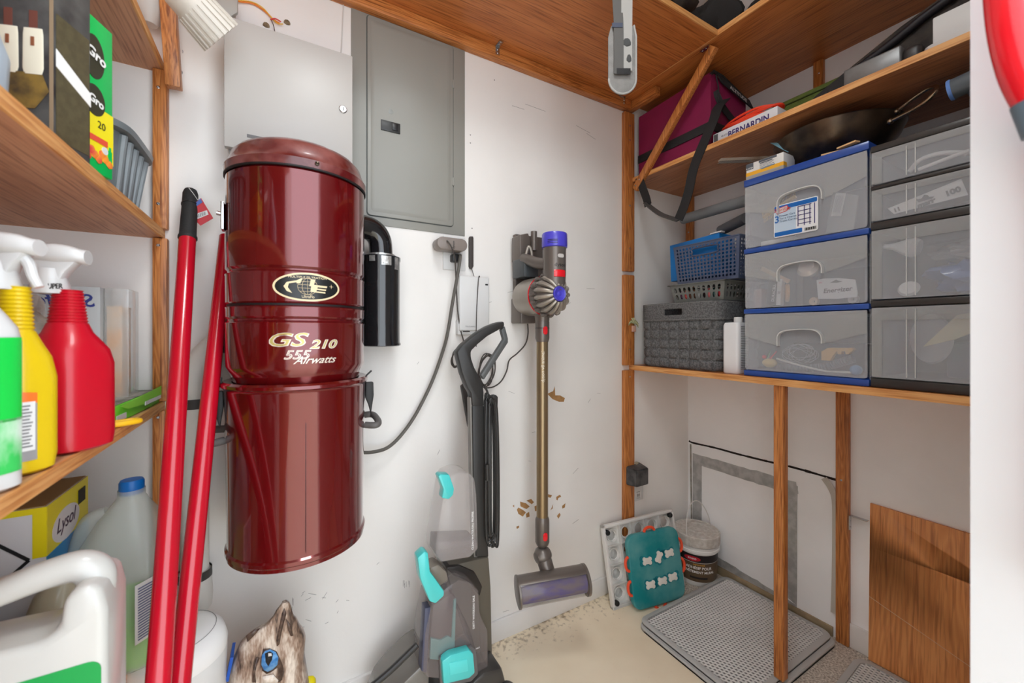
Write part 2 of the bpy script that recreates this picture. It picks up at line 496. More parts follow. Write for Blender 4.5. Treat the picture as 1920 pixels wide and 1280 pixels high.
shelf('upper right shelf board that holds the maroon cooler bag', SX, WX, FY, WY, 1.795, 1.812, 1, '-x', wood('shade_veneer_y', 1, (184,124,84), (170,108,68), (126,74,44), ring=12, fine=200, rough=.4))
shelf('lower right shelf board under the plastic drawer towers', SX, WX, FY, WY, .958, .978, 1, '-x')
shelf('upper left shelf board ending beside the outdoor siren', LX, -.25, FY, WY, 1.770, 1.787, 1, '+x', veneer2(1))
shelf('middle left shelf board carrying the black carton and grey bin', LX, -.25, FY, WY, 1.358, 1.378, 1, '+x', veneer2(1))
shelf('left shelf board under the trigger spray bottles', LX, -.25, FY, WY, .936, .955, 1, '+x', wood('worn_edge_board', 1, (206,160,116), (180,128,84), (150,108,76), ring=16, fine=120, rough=.6))
shelf('lowest left shelf board carrying the plastic jugs', LX, -.25, FY, WY, .470, .488, 1, '+x', veneer2(1))

def post(label, x0, x1, y0, y1, z0, z1, screws=(), n=(0,-1,0)):
    t = thing('wooden_post', label, 'post', ((x0+x1)/2, (y0+y1)/2, z0))
    fin('upright', bbox(B(), x0, x1, y0, y1, z0, z1, .0035), oak(2), t)
    for p in screws: screw(t, p, n)
    return t
Yf = WY-.022
# right: uprights on the back wall under the shelf fronts
xa, xb = wb(1171,700,Yf).x+.004, wb(1189,700,Yf).x+.004
def zb(x, y, Y=Yf): return wb(x, y, Y).z
xm = (xa+xb)/2
post('tall oak upright on back wall beside the maroon bag, above the wall gap', xa, xb, Yf, WY, zb(1180,508), 2.100, [(xm, Yf, zb(1180,y)) for y in (235,262,385,465)])
post('short oak upright behind the palm tree ornament', xa, xb, Yf, WY, .979, zb(1180,515), [(xm, Yf, zb(1180,y)) for y in (548,655)])
post('oak upright on back wall under the lower right shelf beside the black adapter', xa, xb, Yf, WY, .16, .957, [(xm, Yf, zb(1180,y)) for y in (706,880)])
post('square oak post standing on the grey mat under the right shelf front', SX+.002, SX+.033, wr(1468,900,SX).y, wr(1449,900,SX).y, .026, .957)
XR = WX-.02
t = post('dark oak upright on right wall between honeycomb mat and leaning board', XR, WX, wr(1591,900,XR).y, wr(1566,800,XR).y, 0, .957, [(XR, wr(1577,900,XR).y, wr(1577,900,XR).z)], (-1,0,0))
post('oak upright in the back corner behind the blue basket', WX-.022, WX, WY-.036, WY, .979, 1.794, [(WX-.022, WY-.018, z) for z in (1.50,1.62)], (-1,0,0))
post('short oak upright on right wall above the green mat', XR, WX, wr(1543,130,XR).y, wr(1524,130,XR).y, 1.813, 2.149, [(XR, wr(1535,115,XR).y, 2.10)], (-1,0,0))
# left uprights
xc, xd = wb(285,300,Yf).x, wb(314,300,Yf).x
xo = (xc+xd)/2-.003
post('oak upright beside the grey ribbed bin', xc, xd, Yf, WY, 1.379, 1.769, [(xo, Yf, zb(300,y)) for y in (164,382)])
post('oak upright behind the red telescopic pole', xc, xd, Yf, WY, .956, 1.357, [(xo, Yf, zb(304,y)) for y in (460,)])
post('oak upright behind the capped jug below the spray bottle shelf', xc, xd, Yf, WY, .489, .935, [(xo, Yf, zb(300,y)) for y in (782,)])

def strut(label, p, q, w, h, up, screws=(), n=(0,-1,0)):
    t = thing('diagonal_brace', label, 'brace', p)
    fin('bar', beam(B(), p, q, w, h, up, .002), oak(2), t)
    for s in screws: screw(t, s, n)
    return t
st = strut('long diagonal oak brace crossing in front of the maroon bag', (1.356, 1.255, 1.752), (1.335, .872, 2.138), .022, .030, (0,1,1), [(1.344,1.225,1.785),(1.344,1.245,1.765)], (-1,0,0))
strut('leaning oak brace below the siren on the left', (-.222, 1.262, 1.722), (-.238, 1.215, 2.149), .030, .028, (0,1,0), [(-.207,1.262,1.765),(-.207,1.268,1.82)], (1,0,0))
def bracket(label, p, u, v, a=.03, w=.016):
    p, u, v = Vector(p), Vector(u), Vector(v)
    t = thing('metal_bracket', label, 'bracket', p)
    s = u.cross(v)
    bm = B()
    beam(bm, p, p+u*a, .0018, w, up=s); beam(bm, p, p+v*a, .0018, w, up=s)
    fin('angle_plate', bm, steel, t)
    for k in (.4, .8): screw(t, p+u*a*k+v*.001, v, .0028); screw(t, p+v*a*k+u*.001, u, .0028)
bracket('steel angle bracket on top end of the diagonal brace', (1.330, .885, 2.147), (0,1,0), (0,0,-1), .036)
bracket('small angle bracket under the back top shelf near the corner post', (1.30, WY-.03, 2.148), (-1,0,0), (0,0,-1), .03)
bracket('white angle bracket on the ledger strip right of the breaker panel', (wb(930,80,1.28).x, 1.268, 2.147), (0,-1,0), (0,0,-1), .03)
bracket('steel angle bracket low on the dark right wall upright', (XR-.001, wr(1594,970,XR).y, wr(1594,972,XR).z+.012), (0,-1,0), (0,0,-1), .05)
t = thing('ledger_strip', 'long oak ledger strip screwed to the back wall under the top shelf', 'wood strip', (.8, WY-.02, 2.11))
fin('strip', bbox(B(), .05, 1.345, WY-.03, WY, 2.108, 2.149, .003), oak(0), t)
t = thing('ledger_strip', 'short oak ledger block over the corner upright', 'wood strip', (1.37, WY-.1, 2.11))
fin('strip', bbox(B(), 1.348, 1.378, WY-.16, WY, 2.112, 2.149, .003), oak(1), t)

# veneered board with finger hole against right wall
bt = thing('veneer_board', 'brown wood grain board leaning on the right wall', 'board', (1.75, .36, 0))
bm = B()
F = frame((1.752, .58, .002), (0,-1,0))
F = F @ RX(-1.6)
hz, hx, hr = .385, .335, .052
pts = [(0,0),(.46,0),(.46,.522),(0,.533)]
hole = [(hx+.022*math.cos(a), hz+hr*math.sin(a)) for a in [2*PI*k/24 for k in range(24)]]
# split board into two halves around the hole
def half(lo):
    o = []
    if lo:
        o = [(0,0),(.46,0),(.46,hz)] + [(hx+.022*math.cos(a), hz+hr*math.sin(a)) for a in [-PI*k/12 for k in range(13)]] + [(0,hz)]
    else:
        o = [(0,hz)] + [(hx+.022*math.cos(a), hz+hr*math.sin(a)) for a in [PI-PI*k/12 for k in range(13)]] + [(.46,hz),(.46,.522),(0,.533)]
    return o
vb = wood('board_veneer_z', 2, (236,166,104), (222,148,88), (190,120,70), ring=26, fine=150, rough=.38, seed=3.1, wob=.8)
prism(bm, half(True), .016, F); prism(bm, half(False), .016, F)
fin('panel', bm, vb, bt, doubles=True)
bm = B(); beam(bm, F@Vector((.0,-.0004,.215)), F@Vector((.45,-.0004,.075)), .0006, .0012); beam(bm, F@Vector((.26,-.0004,.02)), F@Vector((.33,-.0004,.04)), .0006, .003)
fin('scratch', bm, mat('scratch', (222,196,170), .7), bt)

# duct tape rectangle on right wall
tapem = mat('duct_tape', (192,192,191), .3, metal=.35, var=.25, scale=30, bump=.8, bscale=45, stretch=(1,1,1))
tt = thing('duct_tape', 'silver duct tape rectangle stuck around the lower wall patch', 'tape', (WX, 1.05, .05))
def strip(pts):
    # wrinkled strip quad on the wall from pixel corners
    P = [wr(x, y, WX) for x, y in pts]
    bm = B(); n = 18; m = 4; g = {}
    for i in range(n+1):
        for j in range(m+1):
            u, v = i/n, j/m
            p = (P[0]*(1-u)+P[1]*u)*(1-v)+(P[3]*(1-u)+P[2]*u)*v
            d = .0012+.0014*abs(noise.noise(p*55))
            if j in (0, m): d = .0004
            if j in (0, m): p = p+Vector((0, .004*noise.noise(p*40), .004*noise.noise(p*47)))
            g[i,j] = bm.verts.new(p+Vector((-d,0,0)))
    for i in range(n):
        for j in range(m): bm.faces.new((g[i,j], g[i+1,j], g[i+1,j+1], g[i,j+1]))
    fin('strip', bm, tapem, tt)
strip([(1299,849),(1492,903),(1490,929),(1312,872)])
strip([(1299,849),(1316,854),(1316,1035),(1299,1020)])
strip([(1466,900),(1495,912),(1495,1134),(1466,1112)])
strip([(1340,1040),(1495,1134),(1492,1150),(1340,1056)])
strip([(1466,905),(1492,903),(1498,925),(1474,935)])
t = thing('clear_tape', 'loose crumpled clear tape beside the dark right upright', 'tape', wr(1560,960,WX))
bm = B()
P = [wr(x, y, WX-.012) for x, y in [(1545,896),(1558,915),(1566,940),(1567,1000),(1566,1080),(1564,1150)]]
ribbon(bm, P, (0,1,.1), .022, .0006)
fin('tape_strip', bm, mat('clear_tape', (206,200,190), .35, alpha=.75, bump=.9, bscale=60), t)

# ------------------------------------------------------------------ ceiling light (above the frame)
t = thing('ceiling_light', 'round white ceiling light above the closet', 'ceiling light', (.25,.32,2.53))
fin('glass_dome', lathe(B(), [(.0,.0),(.10,.01),(.15,.04),(.16,.07)], T(.25,.32,2.535), seg=32), mat('lamp_glass', (255,250,240), .4, emit=3), t)
fin('base', lathe(B(), [(.165,.0),(.165,.018),(0,.018)], T(.25,.32,2.602), seg=32), white, t)

# ------------------------------------------------------------------ breaker panel
grey = mat('panel_grey', (146,145,138), .38, var=.05, scale=3)
pt = thing('breaker_panel', 'grey metal breaker panel set in the back wall', 'electrical panel', (.37, WY, 1.46))
bm = B()
x0, x1 = wb(658,200).x, wb(871,200).x
zt, z0 = wb(871,86).z, wb(871,443).z
bbox(bm, x0, x1, WY-.004, WY, z0, zt, .0015)
fin('cover_plate', bm, grey, pt)
dx0, dx1 = wb(688,200).x, wb(848,200).x
dz0, dz1 = wb(846,425).z, wb(848,90).z
def rrect(x0, x1, z0, z1, r, n=6):
    o = []
    for cx, cz, a0 in ((x1-r, z1-r, 0), (x0+r, z1-r, 90), (x0+r, z0+r, 180), (x1-r, z0+r, 270)):
        for k in range(n+1):
            a = math.radians(a0+90*k/n); o.append((cx+r*math.cos(a), cz+r*math.sin(a)))
    return o
bm = B(); prism(bm, rrect(dx0-.0025, dx1+.0025, dz0-.0025, dz1+.0025, .012), .0012, T(0,WY-.0052,0)); 
fin('door_gap', bm, mat('panel_gap', (84,88,86), .7), pt)
dr = fin('door', prism(B(), rrect(dx0, dx1, dz0, dz1, .01), .004, T(0,WY-.0085,0), bev=.001), grey, pt)
bm = B(); m_ = .020
r1 = rrect(dx0+.010, dx1-.010, dz0+.012, dz1-.012, .012); r2 = rrect(dx0+.019, dx1-.019, dz0+.022, dz1-.022, .007)
a = [bm.verts.new((x, WY-.0086, z)) for x, z in r1]; b = [bm.verts.new((x, WY-.0125, z)) for x, z in r2]
for i in range(len(a)): bm.faces.new((a[i], a[(i+1)%len(a)], b[(i+1)%len(a)], b[i]))
bm.faces.new(b)
fin('raised_panel', bm, grey, dr if False else pt)
lx0, lx1, lz1, lz0 = wb(714,224,WY-.013).x, wb(750,250,WY-.013).x, wb(714,224,WY-.013).z, wb(714,243,WY-.013).z
bm = B(); bbox(bm, lx0, lx1, WY-.0165, WY-.0125, lz0, lz1, .0008); la = fin('latch', bm, mat('latch_black', (48,48,48), .4), pt)
bm = B(); bbox(bm, (lx0+lx1)/2+.004, lx1-.008, WY-.019, WY-.0165, lz0+.006, lz1-.004, .001); fin('slide', bm, black, la)
bm = B(); lathe(bm, [(.0085,0),(.0085,.0004),(.008,.0005),(0,.0005)], frame((wb(731,213).x, WY-.0126, wb(731,213).z), (1,0,0), (0,-1,0)), seg=6); fin('knockout', bm, mat('panel_line', (146,150,147), .4), pt)
for y in (160, 342):
    p = wb(848, y); bm = B(); bbox(bm, p.x-.003, p.x+.003, WY-.011, WY-.004, p.z-.014, p.z+.014, .001); fin('hinge', bm, grey, pt)

# ------------------------------------------------------------------ alarm box
Yb = WY-.085
bt = thing('alarm_box', 'pale grey metal cabinet with round key lock above the red canister', 'cabinet', (.03, Yb, 1.5))
ax0, ax1 = wb(420,150,Yb).x, wb(661,150,Yb).x
az1, az0 = wb(660,105,Yb).z, wb(420,273,Yb).z
cream = mat('cabinet_cream', (186,182,177), .4, var=.02, scale=2)
fin('door', bbox(B(), ax0, ax1, Yb, Yb+.018, az0, az1, .0015), cream, bt)
fin('body', bbox(B(), ax0+.004, ax1-.004, Yb+.018, WY, az0+.006, az1-.004, .001), cream, bt)
p = wb(643,205,Yb)
F = frame(p, (1,0,0), (0,-1,0))
fin('lock', lathe(B(), [(.0105,0),(.0105,.002),(.0085,.0035),(.006,.0035),(.0055,.0025),(0,.0025)], F, seg=24), steel, bt)
bm = B(); bbox(bm, p.x-.001, p.x+.001, Yb-.004, Yb-.002, p.z-.004, p.z+.004); fin('keyhole', bm, black, bt)
q = wb(463,251,Yb); q2 = wb(486,262,Yb)
fin('slot', bbox(B(), q.x, q2.x+.01, Yb-.0006, Yb+.001, q2.z, q.z), mat('slot_grey', (104,102,102), .5), bt)
fin('under_flange', bbox(B(), ax0+.008, ax0+.05, Yb+.02, WY, az0-.006, az0+.006), mat('flange', (150,148,145), .5), bt)

# wires over the cabinet
def cable(name, label, pts, r, m, cat='cable', group=None, smooth=6, part='cord'):
    bm = tube(B(), pts, r, 8, smooth)
    return fin(name, bm, m, None, label=label, cat=cat, group=group)
Yw = WY-.006
cable('bell_wire', 'orange wire running from the siren over the cabinet', [wb(432,-10,1.27), wb(447,2,1.29), wb(475,7,1.294), wb(498,22,1.294), wb(512,36,1.294), wb(524,44,1.294)], .0022, mat('orange_wire', (232,128,40), .45), 'wire')
cable('bell_wire', 'yellow wire beside the orange wire above the cabinet', [wb(440,0,1.288), wb(470,3,1.290), wb(492,14,1.290), wb(510,34,1.291), wb(520,44,1.29), wb(531,45,1.29)], .0013, mat('yellow_wire', (228,180,60), .45), 'wire')
cable('bell_wire', 'short red wire stub above the cabinet', [wb(507,37,1.289), wb(516,35,1.289), wb(527,41,1.289)], .0017, mat('red_wire', (206,50,50), .4), 'wire')
cable('bell_wire', 'thin black wire dropping behind the cabinet top', [wb(508,37,1.29), wb(513,48,1.29), wb(516,66,1.285)], .001, black, 'wire')
cable('bell_wire', 'thin white wire running down beside the breaker panel', [wb(643,-20), wb(644,10,1.297), wb(642,50,1.297), wb(639,110,1.297)], .0017, mat('white_wire', (214,212,208), .5), 'wire')
for x, y in ((499,47),(538,42)):
    bm = B(); lump(bm, wb(x, y, WY-.002), .008, (1,.35,.8), .5, 3, 2); fin('plaster_hole', bm, mat('plaster', (140,118,90), .9, var=.5, scale=90), wall_back)

# ------------------------------------------------------------------ siren horn (outdoor sounder) on the back wall
sir = thing('siren_speaker', 'beige ribbed horn siren mounted high left of the cabinet', 'siren', wb(370,10,1.2))
beige = mat('beige_plastic', (208,202,192), .45, var=.04)
c0 = wb(338, 8, 1.17); c1 = wb(398, 66, 1.19)
ax = (c1-c0).normalized()
ax = Vector((.76, .40, -.56)).normalized()
F = frame(wb(415,70,1.135)-ax*.104, ax.orthogonal(), ax) @ Matrix.Scale(.80, 4)
fin('horn', lathe(B(), [(.0,.0),(.040,.002),(.047,.012),(.049,.05),(.053,.05),(.058,.125),(.058,.13),(.050,.13),(.046,.09),(0,.06)], F, seg=40), beige, sir)
for k in range(22):
    a = 2*PI*k/22; bm = B()
    d = Vector((math.cos(a), math.sin(a), 0))
    beam(bm, d*.0535+Vector((0,0,.055)), d*.060+Vector((0,0,.131)), .0055, .005, up=d)
    fin('rib', bm, beige, sir, F)
bm = B()
F2 = frame(wb(428,8,1.245), (1,0,0))
prism(bm, [(-.055,.03),(.02,.03),(.02,-.012),(.004,-.03),(-.012,-.026),(-.05,.0)], .012, F2, bev=.003)
bbox(bm, F2.translation.x-.03, F2.translation.x+.012, 1.25, WY, F2.translation.z-.022, F2.translation.z+.02, .003)
br = fin('bracket', bm, mat('bracket_grey', (176,172,164), .45), sir)
for k in (-.036, -.016):
    screw(sir, F2.translation+Vector((k, -.003, .012)), (0,-1,0), .005)
bm = B(); lathe(bm, [(0,0),(.014,.002),(.03,.03),(.036,.08),(.036,.2)], T(wb(279,30,1.25).x, 1.258, wb(279,44,1.25).z), seg=24)
fin('hanging_jar', bm, mat('milky', (206,202,196), .4, alpha=.9), label='milky rounded plastic tub on the top left above the brace', cat='tub')
# ------------------------------------------------------------------ central vacuum canister
CX, CY, CR = .043, 1.112, .149
PH0 = -.039
def zc(py): return CAMH+(622-py)/753*.849
def bend(bm, s0=0, h0=0, R=CR, off=.0006):
    for v in bm.verts:
        s, d, h = v.co.x+s0, -v.co.y, v.co.z+h0
        a = PH0+s/R
        v.co = Vector((CX+(R+off+d)*math.sin(a), CY-(R+off+d)*math.cos(a), h))
    return bm
red = mat('maroon_enamel', (104,12,16), .16, metal=.35, coat=1.0, var=.06, scale=5)
dusty = mat('dusty_maroon', (84,12,15), .34, coat=.6, rgb2=(128,74,70), scale=16)
V = thing('central_vacuum', 'dark red central vacuum canister mounted on the back wall', 'vacuum canister', (CX, CY, zc(1070)))
R = CR
fin('lid', lathe(B(), [(R+.003,zc(309)),(R+.0035,zc(294)),(R,zc(290)),(R-.004,zc(282)),(.139,1.529),(.126,1.543),(.105,1.554),(.07,1.562),(0,1.566)], T(CX,CY,0), seg=96), dusty, V, label='dusty domed lid')
fin('lid_seam', lathe(B(), [(R+.0005,zc(313)),(R+.0032,zc(312)),(R+.0032,zc(309)),(R,zc(308))], T(CX,CY,0), seg=96), mat('seam_black', (22,14,14), .6), V)
def groove(y, w=.004, d=.004): return [(R,zc(y)+w+.003),(R-d,zc(y)+w*.4),(R-d,zc(y)-w*.4),(R+.001,zc(y)-w-.002),(R,zc(y)-w-.006)]
pr = [(R-.003,zc(312)),(R,zc(316))]
pr += groove(504)+groove(570,.003,.005)+[(R,zc(596)+.012)]+groove(599)
pr += [(R,zc(690)),(R-.006,zc(704)),(R-.012,zc(716)),(R-.014,zc(722))]
fin('motor_housing', lathe(B(), pr, T(CX,CY,0), seg=96), red, V)
fin('joint_band', lathe(B(), [(R-.003,zc(568)),(R-.0030,zc(572))], T(CX,CY,0), seg=96), mat('seam_black', (22,14,14), .6), V)
Rb = R+.004
pb = [(R-.012,zc(722)),(Rb,zc(720)),(Rb+.005,zc(724)),(Rb+.005,zc(730)),(Rb,zc(734)),(Rb-.002,zc(738)),(Rb-.007,zc(1040)),(Rb-.007,zc(1050)),(Rb-.003,zc(1053)),(Rb-.003,zc(1060)),(Rb-.006,zc(1063)),(Rb-.006,zc(1070)),(Rb-.02,zc(1072)),(0,zc(1070))]
dt = fin('dirt_bin', lathe(B(), pb, T(CX,CY,0), seg=96), red, V)
bm = B(); bbox(bm, -.0008, .0008, 0, .001, zc(1040), zc(742)); 
for v in bm.verts:
    pass
bend(bm, .012, 0, Rb-.004, .001); fin('side_seam', bm, mat('seam_dark_red', (70,8,12), .4), dt)
# clips and handles
for sgn in (-1, 1):
    sx = CX+sgn*(Rb+.008)
    bm = B()
    prism(bm, [(-.010,.0),(.010,.0),(.011,-.035),(.007,-.062),(.004,-.085),(-.002,-.060),(-.010,-.040)], .012, T(sx, CY-.02, zc(738)), bev=.003)
    tube(bm, [(sx-.01,CY-.014,zc(738)),(sx-sgn*.006,CY-.014,zc(722)),(sx+.006,CY-.014,zc(712))], .0022, 6)
    fin('latch', bm, mat('rubber_black', (42,42,42), .6), V)
    bm = B()
    hx = CX+sgn*(Rb-.004); dx = sgn*.032
    tube(bm, [(hx,CY-.03,zc(834)),(hx+dx*.7,CY-.045,zc(834)),(hx+dx,CY-.03,zc(830)),(hx+dx,CY+.02,zc(824)),(hx+dx*.7,CY+.035,zc(822)),(hx,CY+.03,zc(822))], .0085, 12, 5)
    fin('handle', bm, mat('handle_grey', (92,88,86), .5), V)
bm = B(); lathe(bm, [(.0045,0),(.0045,.003),(.0015,.004),(0,.002)], frame((CX+.028, CY-.1495, zc(300)), (1,0,0), (.15,-1,0)), seg=16); fin('screw', bm, mat('dark_screw', (70,60,50), .3, metal=1), V)
bm = B(); tube(bm, [(CX-R,CY-.03,1.385),(CX-R-.012,CY-.03,1.387)], .005, 10); bbox(bm, CX-R-.004, CX-R+.002, CY-.045, CY-.015, 1.35, 1.41, .001)
fin('side_socket', bm, steel, V)
bm = B(); bbox(bm, CX-.06, CX+.06, CY+.10, WY, 1.18, 1.42); fin('wall_bracket', bm, black, V)
bm = B(); bbox(bm, CX-R-.026, CX-R+.01, CY+.085, WY, 1.075, 1.155, .004); fin('side_bracket', bm, black, V)
# oval badge
cr = mat('badge_cream', (226,206,166), .35)
bd = mat('badge_black', (24,26,26), .3)
def ell(a, b, n=56): return [(a*math.cos(2*PI*k/n), b*math.sin(2*PI*k/n)) for k in range(n)]
def decal(pts, m, name, s0, h0, off=.0006, th=.0003, parent=None, Rr=CR):
    bm = B(); t = bmesh.new()
    prism(t, pts, th)
    merge(bm, t)
    bm.transform(T(0,-th,0))
    # slice so that it follows the cylinder
    for k in range(-14, 15):
        bmesh.ops.bisect_plane(bm, geom=bm.verts[:]+bm.edges[:]+bm.faces[:], plane_co=(k*.005,0,0), plane_no=(1,0,0))
    bend(bm, s0, h0, Rr, off); return fin(name, bm, m, parent or V)
def dtext(s, size, m, s0, h0, name='lettering', parent=None, off=.0008, **k):
    t = text_bm(s, size, .0003, **k)
    return fin(name, bend(t, s0, h0, CR, off), m, parent or V, smooth=False)
bs, bh = .0165, zc(537)
bdg = decal(ell(.067,.0305), cr, 'oval_badge', bs, bh)
decal(ell(.0625,.0265), bd, 'badge_field', bs, bh, .0010, parent=bdg)
bm = B()
for k in (-1,-.55,0,.55,1):
    pts = [(k*.019*math.cos(a), 0, .0175*math.sin(a)) for a in [PI*j/12-PI/2 for j in range(13)]]
    tube(bm, pts, .00035, 4)
for k in (-.6,-.2,.2,.6):
    w = .019*math.sqrt(1-k*k); tube(bm, [(x*w,0,k*.0175) for x in (-1,-.5,0,.5,1)], .00035, 4)
bm.transform(T(0,-.0006,0)); fin('globe_lines', bend(bm, bs-.001, bh+.001, CR, .001), cr, bdg)
decal([(-.046,.0),(-.040,.009),(-.022,.013),(-.022,.009),(-.036,.006),(-.038,-.002),(-.030,-.014),(-.040,-.010)], cr, 'badge_swoosh', bs, bh, .0014, parent=bdg)
for pts in ([(-.022,.013),(-.013,.018),(-.011,.018),(-.015,.007),(-.022,.007)], [(.005,.017),(.014,.017),(.010,.002),(.002,.002)],
            [(.006,.006),(.038,.004),(.037,.000),(.018,.001),(.017,-.002),(.036,-.003),(.035,-.006),(.016,-.005),(.015,-.008),(.034,-.009),(.034,-.012),(.004,-.010)]):
    decal(pts, cr, 'badge_letter', bs, bh, .0016, parent=bdg)
dtext('MULTIPLE FILTRATION', .0062, cr, bs, bh+.0185, parent=bdg, off=.0014, sx=1.2)
dtext('UltraFlo', .0088, cr, bs, bh-.0235, parent=bdg, off=.0014, sx=.85)
bm = B()
for a in range(4):
    beam(bm, (-.0045*math.cos(a*PI/4)*(1 if a%2==0 else .4),0,-.0045*math.sin(a*PI/4)*(1 if a%2==0 else .4)), (.0045*math.cos(a*PI/4)*(1 if a%2==0 else .4),0,.0045*math.sin(a*PI/4)*(1 if a%2==0 else .4)), .0005, .0005, up=(0,1,0))
bm.transform(T(0,-.0008,0)); fin('badge_star', bend(bm, bs+.047, bh+.004, CR, .001), cr, bdg)
gold = mat('decal_gold', (196,182,110), .3, metal=.3)
silver = mat('decal_silver', (226,214,200), .3, metal=.2)
for (s, z_, sz, s0, y, sx) in (('GS',0,.0395,-.0275,648,1.55),('210',0,.0260,.0470,653,1.40)):
    dtext(s, sz, silver, s0, zc(y)-.0006, shear=.28, sx=sx, bold=.0012, off=.0004)
    dtext(s, sz, gold, s0, zc(y), shear=.28, sx=sx, bold=-.0003, off=.0010)
dtext('555', .0265, silver, -.006, zc(673), shear=.3, sx=1.22, bold=.0006, off=.0004)
dtext('555', .0265, mat('maroon_fill', (92,24,26), .3), -.006, zc(673), shear=.3, sx=1.22, bold=-.0009, off=.0010)
dtext('Airwatts', .0225, silver, .0300, zc(682), shear=.55, sx=1.05, bold=.0002, off=.0014)

# ------------------------------------------------------------------ exhaust muffler beside the canister
ml = thing('exhaust_muffler', 'glossy black exhaust muffler cylinder with foil tape, beside the red canister', 'muffler', (.262,1.232,1.08))
gb = mat('gloss_black', (26,26,28), .12, coat=.6)
fin('cylinder', lathe(B(), [(0,1.086),(.052,1.084),(.0575,1.087),(.0575,1.092),(.0550,1.096),(.0550,1.335),(.057,1.339),(.057,1.348),(.05,1.350),(0,1.350)], T(.262,1.232,0), seg=48), gb, ml)
bm = tube(B(), [(.262,1.232,1.345),(.262,1.232,1.372),(.255,1.228,1.405),(.225,1.22,1.428),(.15,1.21,1.430)], .034, 20, 6)
fin('elbow', bm, gb, ml)
bm = tube(B(), [(.262,1.232,1.349),(.262,1.232,1.356)], .042, 24); 
fin('tape_collar', bm, mat('foil_tape', (206,204,200), .3, metal=.7, var=.4, scale=60, bump=.9, bscale=120), ml)
bm = B()
for a0, w, h in ((-100,.5,.026),(-60,.28,.036),(-135,.3,.016)):
    a0 = math.radians(a0); lathe(bm, [(.0572,1.345-h),(.0574,1.345)], T(.262,1.232,0), seg=8, a0=a0, a1=a0+w)
fin('foil_strip', bm, MATS['foil_tape'], ml)

# ------------------------------------------------------------------ white drain pipe
pipe = mat('pvc_white', (222,219,212), .4, var=.06, scale=6)
pp_ = thing('drain_pipe', 'white PVC drain pipe with elbow and black tape bands behind the red poles', 'pipe', (-.182,1.262,.43))
px_, py_ = -.182, 1.262
fin('pipe', tube(B(), [(px_,py_,.50),(px_,py_,.98)], .029, 24), pipe, pp_)
fin('elbow', tube(B(), [(px_,py_,.975),(px_,py_,1.01),(px_+.010,py_,1.045),(px_+.035,py_,1.080),(px_+.07,py_,1.110),(px_+.12,py_,1.135)], .033, 24, 6), pipe, pp_)
fin('coupling', lathe(B(), [(.029,.535),(.034,.53),(.035,.50),(.037,.47),(.035,.44),(.02,.425),(0,.425)], T(px_,py_,0), seg=32), pipe, pp_)
bk = mat('tape_black', (60,58,56), .5)
fin('tape_band', lathe(B(), [(.0296,.938),(.0306,.938),(.0306,.962),(.0296,.962)], T(px_,py_,0), seg=32), bk, pp_)
fin('tape_band', lathe(B(), [(.0336,.515),(.0354,.515),(.0350,.535),(.0336,.535)], T(px_,py_,0), seg=32), bk, pp_)
tb = text_bm('XIRTEC 140 PVC', .012, .0002); fin('lettering', tb, mat('faded_print', (130,130,128), .6), pp_, frame((px_+.004, py_-.0294, .75), (0,0,-1), (1,0,0)), smooth=False)

# ------------------------------------------------------------------ red telescopic poles
rp = mat('red_pole', (184,14,36), .22, coat=.5)
def pole(label, top, bot, r, grip):
    top, bot = Vector(top), Vector(bot)
    d = (top-bot).normalized()
    t = thing('telescopic_pole', label, 'pole', bot)
    g = top-d*.145 if grip else top
    fin('tube', tube(B(), [bot, g], r, 28), rp, t)
    if grip:
        P = [g-d*.004+d*k for k in (0,.004,.008,.012,.016,.08,.14,.150,.153)]
        fin('grip', tube(B(), P, [r*1.02,r*1.12,r*1.12,r*1.02,r*1.0,r*.95,r*.95,r*.8,r*.3], 28), mat('foam_grip', (34,33,33), .7, bump=.4, bscale=250), t)
        fin('grip_ring', tube(B(), [top-d*.045, top-d*.042], r*1.03, 28), black, t)
    return t
p1 = pole('red telescopic pole with black foam grip leaning on the back wall', (-.190,1.262,1.475), (-.142,.510,0), .0165, True)
p2 = pole('red telescopic pole without grip leaning between the canister and its gripped twin', (-.118,1.272,1.372), (-.160,.580,0), .0160, False)
# swing tag
tg = thing('price_tag', 'small red price tag tied under the black foam grip', 'tag', wb(380,395,1.24))
P = [wb(x, y, 1.235) for x, y in [(366,380),(377,371),(400,409),(376,423),(366,413)]]
o_ = wb(366,423,1.235)
bm = B(); prism(bm, [(p.x, p.z) for p in P], .0008, T(0,1.235,0)); fin('card', bm, mat('tag_red', (186,22,36), .4), tg)
P = [wb(x, y, 1.2345) for x, y in [(367,401),(388,394),(391,402),(369,411)]]
bm = B(); prism(bm, [(p.x, p.z) for p in P], .0006, T(0,1.2342,0)); fin('white_label', bm, white, tg)
bm = B()
for k in range(9):
    a = P[0].lerp(P[1], .12+.085*k); b = P[3].lerp(P[2], .12+.085*k)
    beam(bm, a+Vector((0,-.0008,0))*1.0+(b-a)*.12, b+Vector((0,-.0008,0))-(b-a)*.15, .0004, .0011 if k%2 else .0006, up=(1,0,0))
fin('barcode', bm, ink, tg)
bm = tube(B(), [wb(354,352,1.235), wb(362,362,1.225), wb(371,375,1.234)], .0007, 5); fin('string', bm, white, tg)
bm = B(); prism(bm, [(p.x, p.z) for p in [wb(x, y, 1.2345) for x, y in [(367,380),(376,372),(380,379),(368,387)]]], .0006, T(0,1.2342,0)); fin('blue_corner', bm, mat('tag_blue', (60,90,160), .4), tg)

